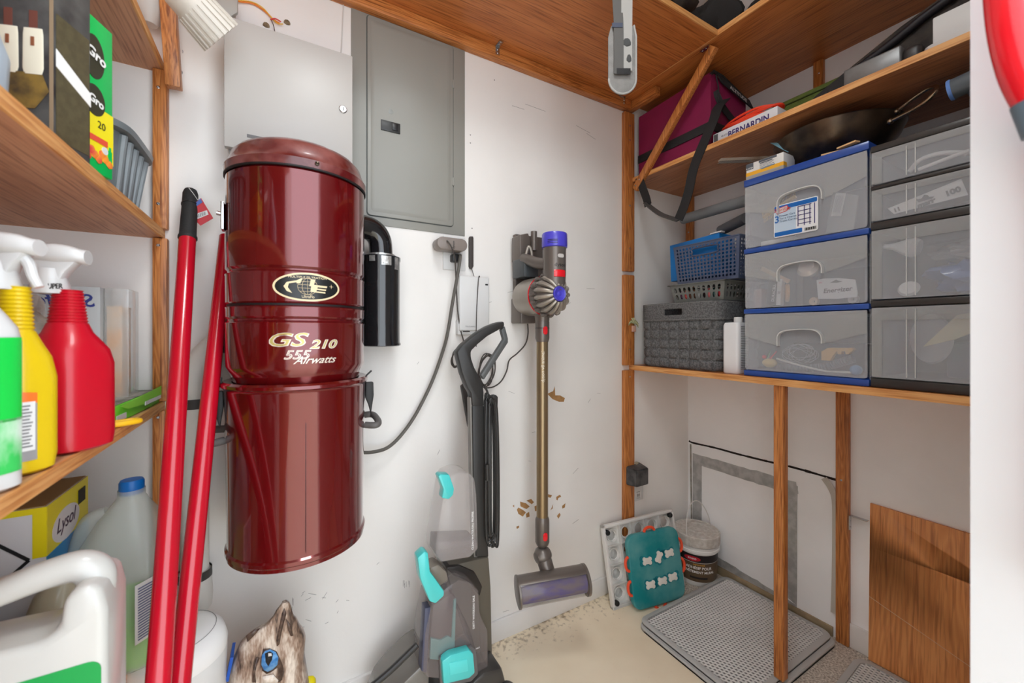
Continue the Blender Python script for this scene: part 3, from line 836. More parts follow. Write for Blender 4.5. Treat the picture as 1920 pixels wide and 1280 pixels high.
# ------------------------------------------------------------------ outlet, adapters and cords on the back wall
def rbox(px0, px1, py0, py1, Y, d, bev=.002):
    a = wb(px0, py0, Y); b = wb(px1, py1, Y); return bbox(B(), min(a.x,b.x), max(a.x,b.x), Y, Y+d, min(a.z,b.z), max(a.z,b.z), bev)
ot = thing('wall_outlet', 'white outlet plate below the breaker panel', 'outlet', wb(852,500))
fin('plate', rbox(831,873,441,508,WY-.006,.006,.002), white, ot)
fin('receptacle', rbox(846,864,470,492,WY-.008,.003,.001), mat('outlet_grey', (206,204,202), .4), ot)
F = frame(wb(849,457,1.240), (1,0,.0)); F = F @ T(0,0,0)
ch = thing('charger_adapter', 'taupe pill shaped charger plugged in at the outlet top', 'adapter', wb(849,470,1.25))
hw, hh = .053, .0205
pts = []
for cx, a0 in ((hw-hh, -90), (-(hw-hh), 90)):
    for k in range(13):
        a = math.radians(a0+15*k); pts.append((cx+hh*math.cos(a), hh*math.sin(a)))
taupe = mat('taupe_plastic', (132,122,116), .35)
fin('body', prism(B(), pts, .050, F, bev=.003), taupe, ch)
fin('lettering', text_bm('dyson', .011, .0003), ink, ch, F @ T(.006,-.0006,-.003) @ Matrix.Rotation(-PI/2, 4, 'Y'), smooth=False)
pg = thing('power_plug', 'black plug in the lower outlet socket', 'plug', wb(856,490,1.27))
fin('body', rbox(849,866,475,491,1.268,.03,.004), black, pg)
gr = mat('cord_grey', (92,88,82), .5)
thick = cable('power_cable', 'thick grey power cord curving from the outlet to the red canister',
  [wb(863,478,1.262), wb(862,490,1.250), wb(857,520,1.255), wb(848,570,1.262), wb(839,625,1.268), wb(829,662,1.272), wb(810,715,1.276), wb(782,772,1.278), wb(755,812,1.278), wb(728,838,1.270), wb(700,847,1.26), wb(675,848,1.25), wb(640,846,1.24)], .0055, gr)
cable('charger_cable', 'thin dark cord dropping from the taupe charger',
  [wb(838,451,1.236), wb(846,462,1.226), wb(853,485,1.240), wb(855,530,1.262), wb(858,580,1.27), wb(864,620,1.276), wb(870,645,1.28), wb(869,690,1.28), wb(870,722,1.27)], .0023, mat('cord_dark', (70,64,60), .5))
mo = thing('wall_router', 'white wall box with a thin wire across its front', 'router', wb(890,627))
F = wb(862,627,1.272)
a, b = wb(862,620,1.268), wb(918,520,1.268)
bm = B(); bbox(bm, a.x, b.x, 1.268, WY, a.z, b.z, .005, 3); fin('case', bm, white, mo)
a, b = wb(857,627,1.285), wb(905,600,1.285)
fin('base_lip', bbox(B(), a.x, b.x, 1.277, WY, a.z, b.z, .003), white, mo)
fin('slot', rbox(868,881,620,622,1.2672,.001,.0), ink, mo)
fin('port', rbox(910,915,532,535,1.2672,.001,.0), ink, mo)
fin('lettering', text_bm('TELGUARD', .0062, .0003, sx=1.2), mat('faint_print', (150,150,150), .6), mo, FB(wb(882,612,1.267).x, 1.2672, wb(882,613,1.267).z), smooth=False)
cable('antenna_wire', 'thin black wire over the front of the white wall box', [wb(900,521,1.275), wb(898,518,1.262), wb(896,540,1.262), wb(894,580,1.263), wb(893,625,1.264), wb(893,650,1.27)], .0016, mat('cord_dark', (70,64,60), .5))
an = thing('stick_antenna', 'flat black stick antenna above the white wall box', 'antenna', wb(883,500))
F_ = [wb(x, y, 1.29) for x, y in [(881,443),(887,443),(888,446),(888,499),(885,504),(882,504),(880,499),(880,446)]]
fin('stick', prism(B(), [(p.x, p.z) for p in F_], .008, T(0,1.29,0), bev=.001), mat('dark_strip', (66,60,58), .6), an)
fin('lead', tube(B(), [wb(884,503,1.292), wb(887,512,1.288), wb(890,521,1.288)], .0012, 6, 4), black, an)
# coils of spare wire
def coil(name, label, c, rx, rz, n, r, m, tilt=.25, Y=1.275, cat='cable'):
    pts = []
    C0 = wb(c[0], c[1], Y)
    for k in range(n*16+1):
        a = 2*PI*k/16; j = 1+.10*math.sin(k*.9)
        pts.append((C0.x+rx*j*math.cos(a)+.004*math.sin(k*.37), Y+.004*math.sin(k*.21)+.0035*(k/16-n/2), C0.z+rz*j*math.sin(a)+.15*rx*math.cos(a)))
    return cable(name, label, pts, r, m, cat=cat, smooth=2)
cd = mat('cord_dark', (70,64,60), .5)
coil('coiled_cord', 'neat hanging coil of thin dark wire seen through the handle loop', (912,694), .031, .055, 4, .0022, cd)
coil('coiled_cord', 'small loose loops of dark wire left of the carpet cleaner handle', (856,672), .018, .028, 3, .0020, cd, Y=1.27)
cable('dock_cord', 'dark cord running from the stick vacuum dock to the coil', [wb(989,603,1.255), wb(990,625,1.26), wb(985,645,1.27), wb(970,662,1.275), wb(955,675,1.275), wb(950,695,1.275), wb(940,714,1.273), wb(925,725,1.27), wb(908,727,1.265)], .0026, mat('cord_dark', (70,64,60), .5))
ib = thing('inline_adapter', 'black tape wrapped inline adapter hanging on its cord left of the cleaner stem', 'adapter', wb(877,800,1.25))
F_ = [wb(x, y, 1.25) for x, y in [(866,724),(873,718),(881,722),(885,750),(890,798),(880,802),(874,770)]]
fin('body', prism(B(), [(p.x, p.z) for p in F_], .018, T(0,1.25,0), bev=.002), mat('wrapped_black', (52,49,47), .55, bump=.5, bscale=100), ib)

# ------------------------------------------------------------------ stick vacuum on its dock
nick = mat('nickel_plastic', (112,104,98), .32, metal=.45)
nickl = mat('nickel_light', (160,152,142), .34, metal=.5)
bronze = mat('bronze_tube', (150,130,100), .3, metal=.75)
purp = mat('violet_plastic', (72,66,190), .28, coat=.4)
redb = mat('red_button', (222,20,34), .25, coat=.5)
smoke = mat('smoked_clear', (120,114,108), .10, alpha=.38, coat=.5)
dk = thing('vacuum_dock', 'taupe wall dock holding the stick vacuum', 'wall dock', wb(985,600))
fin('back_plate', bbox(B(), wb(966,500,1.28).x, wb(1018,500,1.28).x, 1.278, WY, wb(980,568,1.28).z, wb(980,440,1.28).z, .004), nick, dk)
P = [wb(x, y, 1.225) for x, y in [(974,440),(990,437),(994,450),(994,486),(974,488)]]
fin('cradle', prism(B(), [(p.x, p.z) for p in P], .06, T(0,1.222,0), bev=.004), nick, dk)
a, b = wb(976,606,1.225), wb(1000,568,1.225)
fin('lower_leg', bbox(B(), a.x, b.x+.012, 1.222, 1.295, a.z, b.z+.02, .006), nick, dk)
vx, vy, vz = .782, 1.05, 1.250
sv = thing('stick_vacuum', 'cordless stick vacuum with violet caps and bronze wand hanging on the back wall', 'vacuum cleaner', (vx, 1.12, .22))
FA = frame((vx, 1.252, vz), (1,0,0), (0,-1,0))      # local z = out of the wall
fin('motor_barrel', lathe(B(), [(0,0),(.052,.002),(.062,.012),(.066,.03),(.066,.120),(.063,.124)], FA, seg=56), nickl, sv)
fin('red_ring', lathe(B(), [(.063,.122),(.0675,.122),(.0675,.126),(.063,.126)], FA, seg=56), redb, sv)
bm = lathe(B(), [(.062,.126),(.066,.128),(.066,.150),(.058,.168),(.045,.186),(.030,.198),(.024,.203),(0,.203)], FA, seg=56)
cy_ = fin('cyclone_body', bm, nick, sv)
for k in range(15):
    a = 2*PI*k/15
    t = B(); tube(t, [(.056,0,.150),(.060,0,.168),(.052,0,.186),(.038,0,.201),(.026,0,.208)], [.0075,.0085,.0075,.0065,.005], 8, 3)
    fin('cyclone_cone', t, nickl, cy_, FA @ Matrix.Rotation(a, 4, 'Z'))
    t = B(); tube(t, [(.062,0,.132),(.0685,0,.148),(.066,0,.163)], [.006,.0085,.005], 8, 3)
    fin('cyclone_cone', t, nick, cy_, FA @ Matrix.Rotation(a+PI/15, 4, 'Z'))
fin('violet_center_cap', lathe(B(), [(.0245,.200),(.0245,.210),(.022,.213),(.019,.211),(.008,.208),(.004,.210),(0,.211)], FA, seg=40), purp, sv)
bx, by = .786, 1.076
TB = T(bx, by, 0)
fin('body_tube', lathe(B(), [(.034,1.262),(.0365,1.30),(.0375,1.32),(.0375,1.392),(.0385,1.402)], TB, seg=48), nick, sv)
cp = fin('violet_filter_cap', lathe(B(), [(.0385,1.402),(.042,1.404),(.0425,1.412),(.042,1.446),(.040,1.450),(.012,1.451),(0,1.449)], TB, seg=48), purp, sv)
for z in (1.412,1.417,1.422):
    fin('vent_slit', lathe(B(), [(.0427,z),(.0429,z+.001),(.0427,z+.002)], TB, seg=14, a0=-2.75, a1=-1.95), black, cp)
fin('red_latch', lathe(B(), [(.0372,1.304),(.0395,1.306),(.0395,1.324),(.0378,1.327)], TB, seg=20, a0=-2.25, a1=-1.15), redb, sv)
def onbody(t, a0, z):
    for v in t.verts:
        a = a0+v.co.x/.0375; r = .0380-v.co.y
        v.co = Vector((bx+r*math.cos(a), by+r*math.sin(a), z+v.co.z))
    return t
ca = math.atan2(-by, -bx)  # towards the camera
fin('lettering', onbody(text_bm('dyson', .0165, .0003, sx=1.05), ca+.55, 1.338), ink, sv, smooth=False)
t = B(); prism(t, rrect(-.011,.011,-.006,.006,.0058,4), .002); t.transform(T(0,-.002,0)); fin('slider_switch', onbody(t, ca+.55, 1.372), mat('pale_switch', (190,186,182), .3), sv)
# handle and battery block
fin('handle', tube(B(), [(bx-.012,by+.02,1.352),(bx-.022,by+.07,1.362),(bx-.03,by+.11,1.378),(bx-.034,by+.14,1.39)], [.020,.020,.019,.017], 16, 5), nick, sv)
P1 = wb(976,520,1.215); P2 = wb(1003,486,1.215)
fin('battery', bbox(B(), P1.x, P2.x, 1.19, 1.275, P1.z, P2.z, .006), mat('battery_grey', (70,74,76), .3), sv)
P1 = wb(986,488,1.2); fin('trigger_guard', tube(B(), [wb(986,478,1.20), wb(991,462,1.195), wb(996,470,1.19), wb(999,486,1.185), wb(1008,494,1.17)], .0048, 10, 4), nickl, sv)
P1 = wb(1001,470,1.22); fin('release_post', tube(B(), [wb(1001,470,1.22), wb(1001,434,1.22)], .0115, 20), nick, sv)
# neck and wand
wx_, wy_ = .785, 1.146
fin('neck', loft(B(), [(1.165,wx_,wy_,.024,.025,2),(1.185,wx_-.001,wy_,.026,.027,2),(1.205,wx_-.003,wy_-.003,.036,.034,2),(1.232,wx_-.003,wy_-.004,.05,.045,2)], n=32), nick, sv)
fin('wand_collar', lathe(B(), [(.0235,1.165),(.0245,1.160),(.0245,1.105),(.021,1.093)], T(wx_,wy_,0), seg=40), nick, sv)
fin('collar_line', lathe(B(), [(.0246,1.139),(.0248,1.140),(.0246,1.141)], T(wx_,wy_,0), seg=40), black, sv)
def oncyl(t, x, y, r, a0, z):
    for v in t.verts:
        a = a0+v.co.x/r; rr = r-v.co.y
        v.co = Vector((x+rr*math.cos(a), y+rr*math.sin(a), z+v.co.z))
    return t
wa = math.atan2(-wy_, -wx_)
def button(z, rr=.0245):
    t = B(); prism(t, rrect(-.0075,.0075,-.014,.014,.0072,5), .003, bev=.0008); t.transform(T(0,-.003,0)); fin('red_button', oncyl(t, wx_, wy_, rr, wa+.42, z), redb, sv)
button(1.132)
wand = fin('wand', lathe(B(), [(.0200,1.096),(.0200,.487)], T(wx_,wy_,0), seg=40), bronze, sv)
t = text_bm('dyson v8 animal', .0165, .0003, align='LEFT'); t.transform(Matrix.Rotation(-PI/2, 4, 'Y'))
fin('lettering', oncyl(t, wx_, wy_, .0204, wa+.35, .955), mat('pale_print', (214,206,190), .5), wand, smooth=False)
fin('lower_collar', lathe(B(), [(.020,.492),(.024,.482),(.0245,.47),(.0245,.405),(.021,.395),(.018,.392)], T(wx_,wy_,0), seg=40), nick, sv)
button(.432)
fin('swivel_ball', lathe(B(), [(.0,-.03),(.018,-.026),(.029,-.012),(.031,0),(.029,.012),(.018,.026),(0,.03)], frame((wx_,wy_-.002,.358), (0,1,0), (1,0,.15)), seg=36), nick, sv)
fin('head_neck', tube(B(), [(wx_,wy_,.375),(wx_+.002,wy_-.012,.34),(wx_+.006,wy_-.030,.305),(wx_+.008,wy_-.045,.272)], [.020,.026,.024,.014], 20, 4), nick, sv)
hc = Vector((.783, 1.085, .286)); hd = Vector((.945,-.31,.045)).normalized()
FH = frame(hc, Vector((0,0,1)).cross(hd), hd)
hd_ = fin('cleaner_head', lathe(B(), [(.0,-.118),(.040,-.118),(.047,-.114),(.0475,-.112),(.0475,.112),(.047,.116),(.040,.118)], FH, seg=48, a0=math.radians(20), a1=math.radians(128)), nick, sv)
hd_.modifiers.new('thickness','SOLIDIFY').thickness = .002
fin('roller_cover', lathe(B(), [(.040,-.118),(.0455,-.117),(.0462,-.112),(.0462,.112),(.0455,.117),(.040,.118)], FH, seg=48), smoke, sv)
fin('brush_roller', lathe(B(), [(0,-.112),(.036,-.112),(.037,-.106),(.037,.106),(.036,.112),(0,.112)], FH, seg=40), mat('roller_fluff', (84,70,170), .8, rgb2=(130,112,130), scale=14, stretch=(1,1,3)), sv)
fin('end_ring', lathe(B(), [(.046,.112),(.049,.113),(.049,.121),(.043,.122),(.040,.119)], FH, seg=48), nick, sv)
fin('end_ring', lathe(B(), [(.046,-.112),(.049,-.113),(.049,-.119),(.040,-.121),(0,-.121)], FH, seg=48), nick, sv)
fin('red_end_cap', lathe(B(), [(.041,.118),(.038,.1195),(.010,.1205),(0,.1205)], FH, seg=40), mat('dull_red', (126,44,34), .4), sv)

# ------------------------------------------------------------------ upright carpet cleaner
cc = thing('carpet_cleaner', 'upright carpet cleaner with teal clips and clear tanks standing by the back wall', 'carpet cleaner', (.42,1.12,0))
dg = mat('cleaner_dark', (48,47,46), .42, bump=.15, bscale=400)
dg2 = mat('cleaner_taupe', (92,86,76), .4)
teal = mat('teal_plastic', (76,198,196), .3, coat=.3)
tank = mat('clear_tank', (196,190,188), .08, alpha=.28, coat=.6)
tankd = mat('smoky_tank', (140,130,130), .10, alpha=.40, coat=.6)
def pout(pts, Y): return [(wb(x, y, Y).x, wb(x, y, Y).z) for x, y in pts]
def slab(name, pts, Y, d, m, bev=.004, parent=None, label=None):
    return fin(name, prism(B(), pout(pts, Y), d, T(0,Y,0), bev=bev), m, parent or cc, label=label)
Yh = 1.10
gripo = [(857,660),(868,646),(895,624),(915,612),(932,605),(946,602),(947,612),(935,619),(915,630),(897,645),(884,658),(884,670),(890,688),(899,705),(906,718),(908,735),(908,762),(886,762),(884,738),(877,727),(867,700)]
slab('handle_grip', gripo, Yh, .036, dg, .006)
slab('handle_loop', [(940,618),(947,611),(953,634),(953,642),(908,712),(902,703),(945,636)], Yh+.008, .018, mat('loop_grey', (84,86,86), .35), .003)
slab('stem', [(886,760),(908,760),(910,900),(917,1045),(893,1045),(888,900)], Yh, .034, dg, .005)
slab('front_rail', [(881,745),(887,745),(889,900),(896,1045),(889,1045),(884,900)], Yh+.006, .022, mat('rail_grey', (120,116,110), .35), .002)
slab('rear_shell', [(836,1062),(880,1052),(917,1044),(921,1100),(924,1240),(905,1262),(880,1180),(850,1120)], Yh-.005, .10, dg2, .006)
slab('tank_shelf_arch', [(836,1064),(862,1060),(890,1072),(905,1100),(900,1118),(880,1092),(850,1078)], Yh-.012, .09, mat('arch_black', (44,40,38), .4), .004)
# clean water tank
def tapered(name, pts, Y, d, m, tx=.0, bev=.006, parent=None):
    o = prism(B(), pout(pts, Y), d, T(0,Y,0), bev=bev); return fin(name, o, m, parent or cc)
ct = tapered('clean_water_tank', [(842,893),(862,885),(880,886),(891,897),(895,930),(898,1030),(882,1046),(826,1056),(817,1045),(816,1025),(826,960),(836,905)], 1.045, .085, tank, bev=.008)
slab('water', [(822,1015),(894,1012),(896,1028),(881,1043),(828,1053),(820,1043)], 1.053, .070, mat('grey_water', (130,120,122), .2, alpha=.6), .004, ct)
slab('tank_clip', [(822,893),(826,889),(843,890),(852,916),(850,928),(842,936),(829,934),(832,918)], 1.035, .030, teal, .003, ct, label='teal clip')
fin('lettering', text_bm('CLEAN WATER/EAU PROPRE', .0085, .0003, align='LEFT'), inkw, ct, FB(wb(888,1024,1.044).x, 1.0442, wb(888,1030,1.044).z) @ Matrix.Rotation(-PI/2, 4, 'Y'), smooth=False)
# dirty water tank
dt2 = tapered('dirty_water_tank', [(842,1098),(862,1086),(885,1092),(899,1108),(901,1150),(916,1184),(917,1252),(900,1264),(838,1276),(800,1272),(792,1262),(796,1190),(808,1130),(826,1112)], 1.035, .095, tankd, bev=.009)
slab('tank_divider', [(812,1135),(846,1112),(856,1120),(850,1200),(846,1240),(812,1235),(806,1200)], 1.045, .065, mat('divider_brown', (92,82,82), .3), .004, dt2)
slab('teal_insert', [(808,1196),(826,1200),(840,1192),(847,1196),(851,1125),(856,1122),(852,1240),(806,1236)], 1.040, .01, mat('teal_smoked', (110,160,158), .3), .002, dt2)
slab('filter_column', [(797,1140),(808,1138),(800,1262),(790,1258)], 1.038, .03, mat('navy_column', (70,74,96), .35), .002, dt2)
slab('tank_neck', [(806,1065),(822,1058),(838,1072),(842,1090),(820,1102),(808,1085)], 1.06, .05, mat('neck_brown', (140,130,118), .3, alpha=.85), .006, dt2)
slab('carry_handle', [(783,1046),(796,1034),(803,1036),(807,1072),(833,1108),(833,1117),(817,1132),(806,1128),(788,1085)], 1.012, .034, teal, .004, dt2, label='teal carry handle')
bt_ = slab('release_latch', [(829,1240),(845,1228),(880,1218),(888,1226),(891,1262),(880,1272),(832,1284)], 1.012, .024, teal, .004, dt2, label='teal release latch')
slab('latch_recess', [(842,1243),(876,1236),(878,1258),(844,1266)], 1.0105, .004, mat('teal_shade', (90,210,208), .3), .001, bt_)
slab('latch_frame', [(824,1234),(842,1222),(884,1211),(893,1220),(897,1264),(884,1278),(826,1290)], 1.026, .010, mat('latch_grey', (100,98,98), .35), .003, dt2)
fin('lettering', text_bm('DIRTY WATER/EAU SALE', .0085, .0003, align='LEFT'), inkw, dt2, FB(wb(890,1176,1.034).x, 1.0342, wb(890,1178,1.034).z) @ Matrix.Rotation(-PI/2, 4, 'Y'), smooth=False)
fin('full_line', text_bm('MAX', .006, .0003), inkw, dt2, FB(wb(896,1216,1.034).x, 1.0342, wb(896,1216,1.034).z), smooth=False)
# foot and nozzle on the floor
bm = loft(B(), [(0.0,.40,1.11,.155,.115,4),(.03,.40,1.11,.165,.122,4),(.09,.42,1.11,.15,.115,3.5),(.125,.47,1.11,.09,.10,3)], n=40); fin('foot', bm, dg, cc)
bm = B(); prism(bm, [(.300,.03),(.34,.03),(.56,.03),(.575,.10),(.560,.155),(.50,.165),(.44,.14),(.36,.12)], .17, T(0,1.02,0), bev=.012); fin('base_housing', bm, mat('base_dark', (58,56,54), .3, coat=.3), cc)
bm = B(); prism(bm, [(.205,.02),(.212,.10),(.235,.15),(.275,.185),(.33,.215),(.36,.225),(.36,.02)], .15, T(0,1.07,0), bev=.012); fin('nozzle_window', bm, mat('nozzle_clear', (120,116,110), .15, alpha=.85, coat=.6), cc)
bm = tube(B(), [wb(690,1292,1.06), wb(735,1254,1.06), wb(782,1208,1.06)], .008, 10, 4); fin('nozzle_rim', bm, dg, cc)
for dx in (0,1):
    bm = lathe(B(), [(.0,-.012),(.05,-.012),(.055,-.006),(.055,.006),(.05,.012),(0,.012)], frame((.555, 1.02+dx*.19, .056), (1,0,0), (0,1,0)), seg=32); fin('wheel', bm, black, cc)
# wrapped cord and hook
cbk = mat('cord_black', (44,43,42), .4)
slab('cord_hook', [(924,741),(930,740),(934,744),(933,772),(928,780),(910,785),(908,776),(922,770)], Yh+.006, .018, dg, .002)
def loopcord(x0, x1, y0, y1, Y):
    P = [wb(x0,y0,Y), wb(x0-1,(y0+y1)/2,Y-.004), wb(x0,y1-6,Y), wb((x0+x1)/2,y1,Y), wb(x1,y1-6,Y+.004), wb(x1+1,(y0+y1)/2,Y+.008), wb(x1-2,y0+10,Y+.004), wb((x0+x1)/2-1,y0-8,Y)]
    fin('cord_loop', tube(B(), P, .0036, 8, 6, closed=True), cbk, cc)
for a in ((912,928,752,1012,1.085),(915,932,756,1018,1.100),(909,925,750,1006,1.112),(918,930,760,1000,1.078),(921,934,764,1020,1.12)):
    loopcord(*a)
fin('cord_plug', tube(B(), [wb(913,870,1.074), wb(914,900,1.074)], [.007,.008,.006], 12), cbk, cc)
fin('cord_lead', tube(B(), [wb(908,724,1.10), wb(914,735,1.09), wb(919,760,1.085), wb(918,800,1.08)], .0034, 8, 5), cbk, cc)

# ------------------------------------------------------------------ cat food bag and white canister
catm, nt, bb = base_mat('printed_fur')
N = nt.nodes; L = nt.links
tc = N.new('ShaderNodeTexCoord'); mp = N.new('ShaderNodeMapping'); mp.inputs['Scale'].default_value = (1,1,.25); mp.inputs['Rotation'].default_value = (0,.35,0)
L.new(tc.outputs['Object'], mp.inputs[0])
n1 = N.new('ShaderNodeTexNoise'); n1.inputs['Scale'].default_value = 26; n1.inputs['Detail'].default_value = 3; L.new(mp.outputs[0], n1.inputs[0])
n2 = N.new('ShaderNodeTexNoise'); n2.inputs['Scale'].default_value = 260; n2.inputs['Detail'].default_value = 3; L.new(mp.outputs[0], n2.inputs[0])
ad = N.new('ShaderNodeMath'); ad.operation = 'MULTIPLY_ADD'; ad.inputs[1].default_value = .35; L.new(n2.outputs['Fac'], ad.inputs[0]); L.new(n1.outputs['Fac'], ad.inputs[2])
rp_ = N.new('ShaderNodeValToRGB'); e = rp_.color_ramp.elements
e[0].position = .50; e[0].color = lin((70,54,46)); e[1].position = .82; e[1].color = lin((224,212,198))
e2 = e.new(.62); e2.color = lin((150,124,106)); L.new(ad.outputs[0], rp_.inputs[0]); L.new(rp_.outputs[0], bb.inputs['Base Color']); bb.inputs['Roughness'].default_value = .3
cb = thing('cat_food_bag', 'pet food bag printed with a blue cat eye, standing below the red canister', 'bag', (-.02,1.13,0))
Yc = 1.075
outl = [(1280,424,573),(1262,425,574),(1240,432,575),(1222,440,571),(1205,447,563),(1190,461,559),(1180,474,556),(1173,488,553),(1168,500,551),(1155,512,548),(1145,518,546),(1137,526,543),(1133,530,538)]
secs = [(0,-.012,1.145,.088,.050,4),(.08,-.012,1.145,.090,.052,4),(.18,-.014,1.135,.088,.052,4)]
for y, xl, xr in outl:
    a, b = wb(xl, y, Yc), wb(xr, y, Yc)
    z = wb((xl+xr)/2, y, Yc).z
    ry = max(.006, .052*min(1, (z-.478)/(-.14) if z > .338 else 1))
    secs.append((z, (a.x+b.x)/2, Yc+.006+max(.0,ry), (b.x-a.x)/2, ry, 3))
secs.sort(key=lambda s: s[0])
fin('paper', loft(B(), secs, n=40), catm, cb)
def bagy(z):
    for a, b in zip(secs, secs[1:]):
        if a[0] <= z <= b[0]:
            t = (z-a[0])/(b[0]-a[0]); return (a[2]-a[4])*(1-t)+(b[2]-b[4])*t
    return 1.075
def bagpatch(name, pts, m, off, label=None):
    bm = B(); f = []
    for x, y in pts:
        p = wb(x, y, 1.078); f.append(bm.verts.new((p.x, bagy(p.z)-off-.0015, p.z)))
    bm.faces.new(f); bmesh.ops.triangulate(bm, faces=bm.faces[:]); o = fin(name, bm, m, cb, label=label)
    md = o.modifiers.new('thickness','SOLIDIFY'); md.thickness = .0006
    return o
brn = mat('print_dark_brown', (62,46,40), .35, rgb2=(96,76,64), scale=120)
bagpatch('printed_eye_rim', [(493,1218),(505,1216),(519,1222),(526,1238),(532,1254),(529,1275),(522,1280),(526,1262),(520,1252),(509,1260),(500,1264),(492,1258),(488,1240)], brn, 0)
bagpatch('printed_iris', [(491,1228),(497,1220),(507,1217),(517,1222),(522,1232),(520,1246),(512,1254),(502,1259),(495,1256),(490,1246)], mat('print_blue', (62,128,196), .3, rgb2=(120,176,226), scale=90), .0012)
bagpatch('printed_pupil', [(497,1224),(506,1220),(512,1224),(510,1236),(503,1248),(498,1240)], ink, .0024)
bagpatch('printed_glint', [(503,1223),(509,1223),(510,1228),(503,1229)], white, .0034)
bagpatch('printed_stripe', [(533,1140),(537,1150),(528,1185),(524,1208),(519,1212),(518,1200),(525,1168),(529,1150)], brn, 0)
bagpatch('printed_stripe', [(536,1160),(545,1172),(550,1192),(545,1193),(540,1180)], brn, 0)
bagpatch('printed_stripe', [(481,1232),(487,1234),(482,1246),(478,1262),(480,1280),(473,1280),(474,1258)], brn, 0)
bagpatch('printed_stripe', [(461,1192),(478,1180),(488,1178),(476,1192),(464,1204)], brn, 0)
bagpatch('printed_chin', [(492,1268),(512,1264),(522,1275),(520,1280),(495,1280)], mat('print_cream', (222,206,190), .4, rgb2=(236,228,218), scale=150), .0012)
bm = B(); a, b = wb(428,1262,1.10), wb(437,1218,1.10); beam(bm, a, b, .006, .05, up=(0,1,0)); fin('blue_side', bm, mat('bag_blue', (22,80,170), .3), cb)
bm = B(); a = wb(534,1133,1.085); bbox(bm, a.x, a.x+.008, 1.083, 1.086, a.z-.006, a.z); fin('white_corner', bm, white, cb)
bm = B(); a = wb(578,1278,1.12); lump(bm, (a.x, 1.14, a.z-.022), .02, (1,.8,1), .2, 2, 2); lump(bm, (a.x, 1.14, a.z-.05), .024, (1,.8,1.6), .2, 2, 2); fin('yellow_side', bm, mat('bag_yellow', (226,206,20), .4), cb)

bn = thing('white_canister', 'round topped white canister under the drain pipe', 'canister', (-.19,1.075,0))
fin('body', lathe(B(), [(0,0),(.082,0),(.086,.01),(.090,.40),(.092,.44),(.090,.455)], T(-.19,1.075,0), seg=56), white, bn)
fin('lid', lathe(B(), [(.092,.450),(.0925,.462),(.086,.485),(.070,.500),(.05,.507),(.02,.510),(0,.510)], T(-.19,1.075,0), seg=56), mat('lid_white', (236,235,233), .3, var=.03), bn)
bm = B(); tube(bm, [(-.19+.072*math.cos(a), 1.075+.072*math.sin(a), .4995) for a in [-1.2+k*.15 for k in range(20)]], .0006, 5); fin('scratch_line', bm, mat('faded_print', (130,130,128), .6), bn)
# ------------------------------------------------------------------ drawer towers on the lower right shelf
ZS = .979
frost = mat('frosted_plastic', (224,227,233), .22, alpha=.25, coat=.5)
frost2 = mat('frosted_plastic_thick', (206,207,206), .3, alpha=.30, coat=.4)
frosth = mat('frosted_handle', (226,226,224), .3, alpha=.75)
bluep = mat('blue_frame', (34,76,160), .3, coat=.3)
blackp = mat('black_frame', (58,55,53), .35, coat=.3)
def towertier(t, F, w, d, za, zb_, name='drawer', handle='arch', ridges=False, inset=.004):
    h = zb_-za
    bm = B()
    # tray: sides, floor, back
    bbox(bm, .012, .0135, 0, d-.03, za+.006, zb_-.012); bbox(bm, w-.0135, w-.012, 0, d-.03, za+.006, zb_-.012)
    bbox(bm, .012, w-.012, 0, d-.03, za+.004, za+.006); bbox(bm, .012, w-.012, d-.032, d-.03, za+.006, zb_-.012)
    dr = fin(name, bm, frost, t, F)
    # front
    t0 = B(); prism(t0, rrect(inset, w-inset, za+.003, zb_-.003, .008), .002, T(0,-.012,0))
    fin('front_panel', t0, frost, dr, F)
    if handle == 'arch':
        P = [(w*.335,0,za+h*.44),(w*.335,0,za+h*.60),(w*.37,0,za+h*.68),(w*.45,0,za+h*.71),(w*.55,0,za+h*.72),(w*.64,0,za+h*.70),(w*.685,0,za+h*.62),(w*.69,0,za+h*.50)]
        b2 = B(); ribbon(b2, [Vector((x,-.019,z)) for x,y,z in P], (0,1,0), .016, .003, 5)
        # lip above the finger slot
        fin('handle', b2, frosth, dr, F)
        b3 = B(); prism(b3, [(inset,za+h*.60),(w*.335,za+h*.44),(w*.335,za+h*.60),(w*.37,za+h*.68),(w*.45,za+h*.71),(w*.55,za+h*.72),(w*.64,za+h*.70),(w*.685,za+h*.62),(w*.69,za+h*.50),(w-inset,za+h*.66),(w-inset,zb_-.003),(inset,zb_-.003)], .0015, T(0,-.0145,0))
        fin('sloping_top', b3, frost2, dr, F)
    if ridges:
        b2 = B()
        for k in (.22, .27): bbox(b2, w*k, w*k+.002, -.0145, -.012, za+.008, zb_-.008)
        fin('ridge', b2, frosth, dr, F)
        b3 = B(); bbox(b3, inset, w-inset, -.0150, -.012, zb_-.006-h*.16, zb_-.003, .001); bbox(b3, inset, .026, -.0150, -.012, za+.004, zb_-.004-h*.16, .001)
        bbox(b3, w-.02, w-inset, -.0150, -.012, za+.004, zb_-.004-h*.16, .001)
        fin('front_rim', b3, frost2, dr, F)
    return dr
FU = FR(1.392, .793, 0)
wU, dU = .338, .34
tu = thing('drawer_tower', 'blue framed three drawer plastic tower with a product label on its top drawer', 'drawer unit', (1.56,.62,ZS))
bm = B()
for za, zb_ in ((ZS,.997),(1.189,1.204),(1.393,1.409),(1.622,1.644)):
    b1 = B(); bbox(b1, 0, wU, -.014, dU, za, zb_, .002); fin('frame_shelf', b1, bluep, tu, FU, label='blue frame tier')
b1 = B()
for x in (0, wU-.003): bbox(b1, x, x+.003, 0, dU, .997, 1.622)
bbox(b1, 0, wU, dU-.003, dU, .997, 1.622)
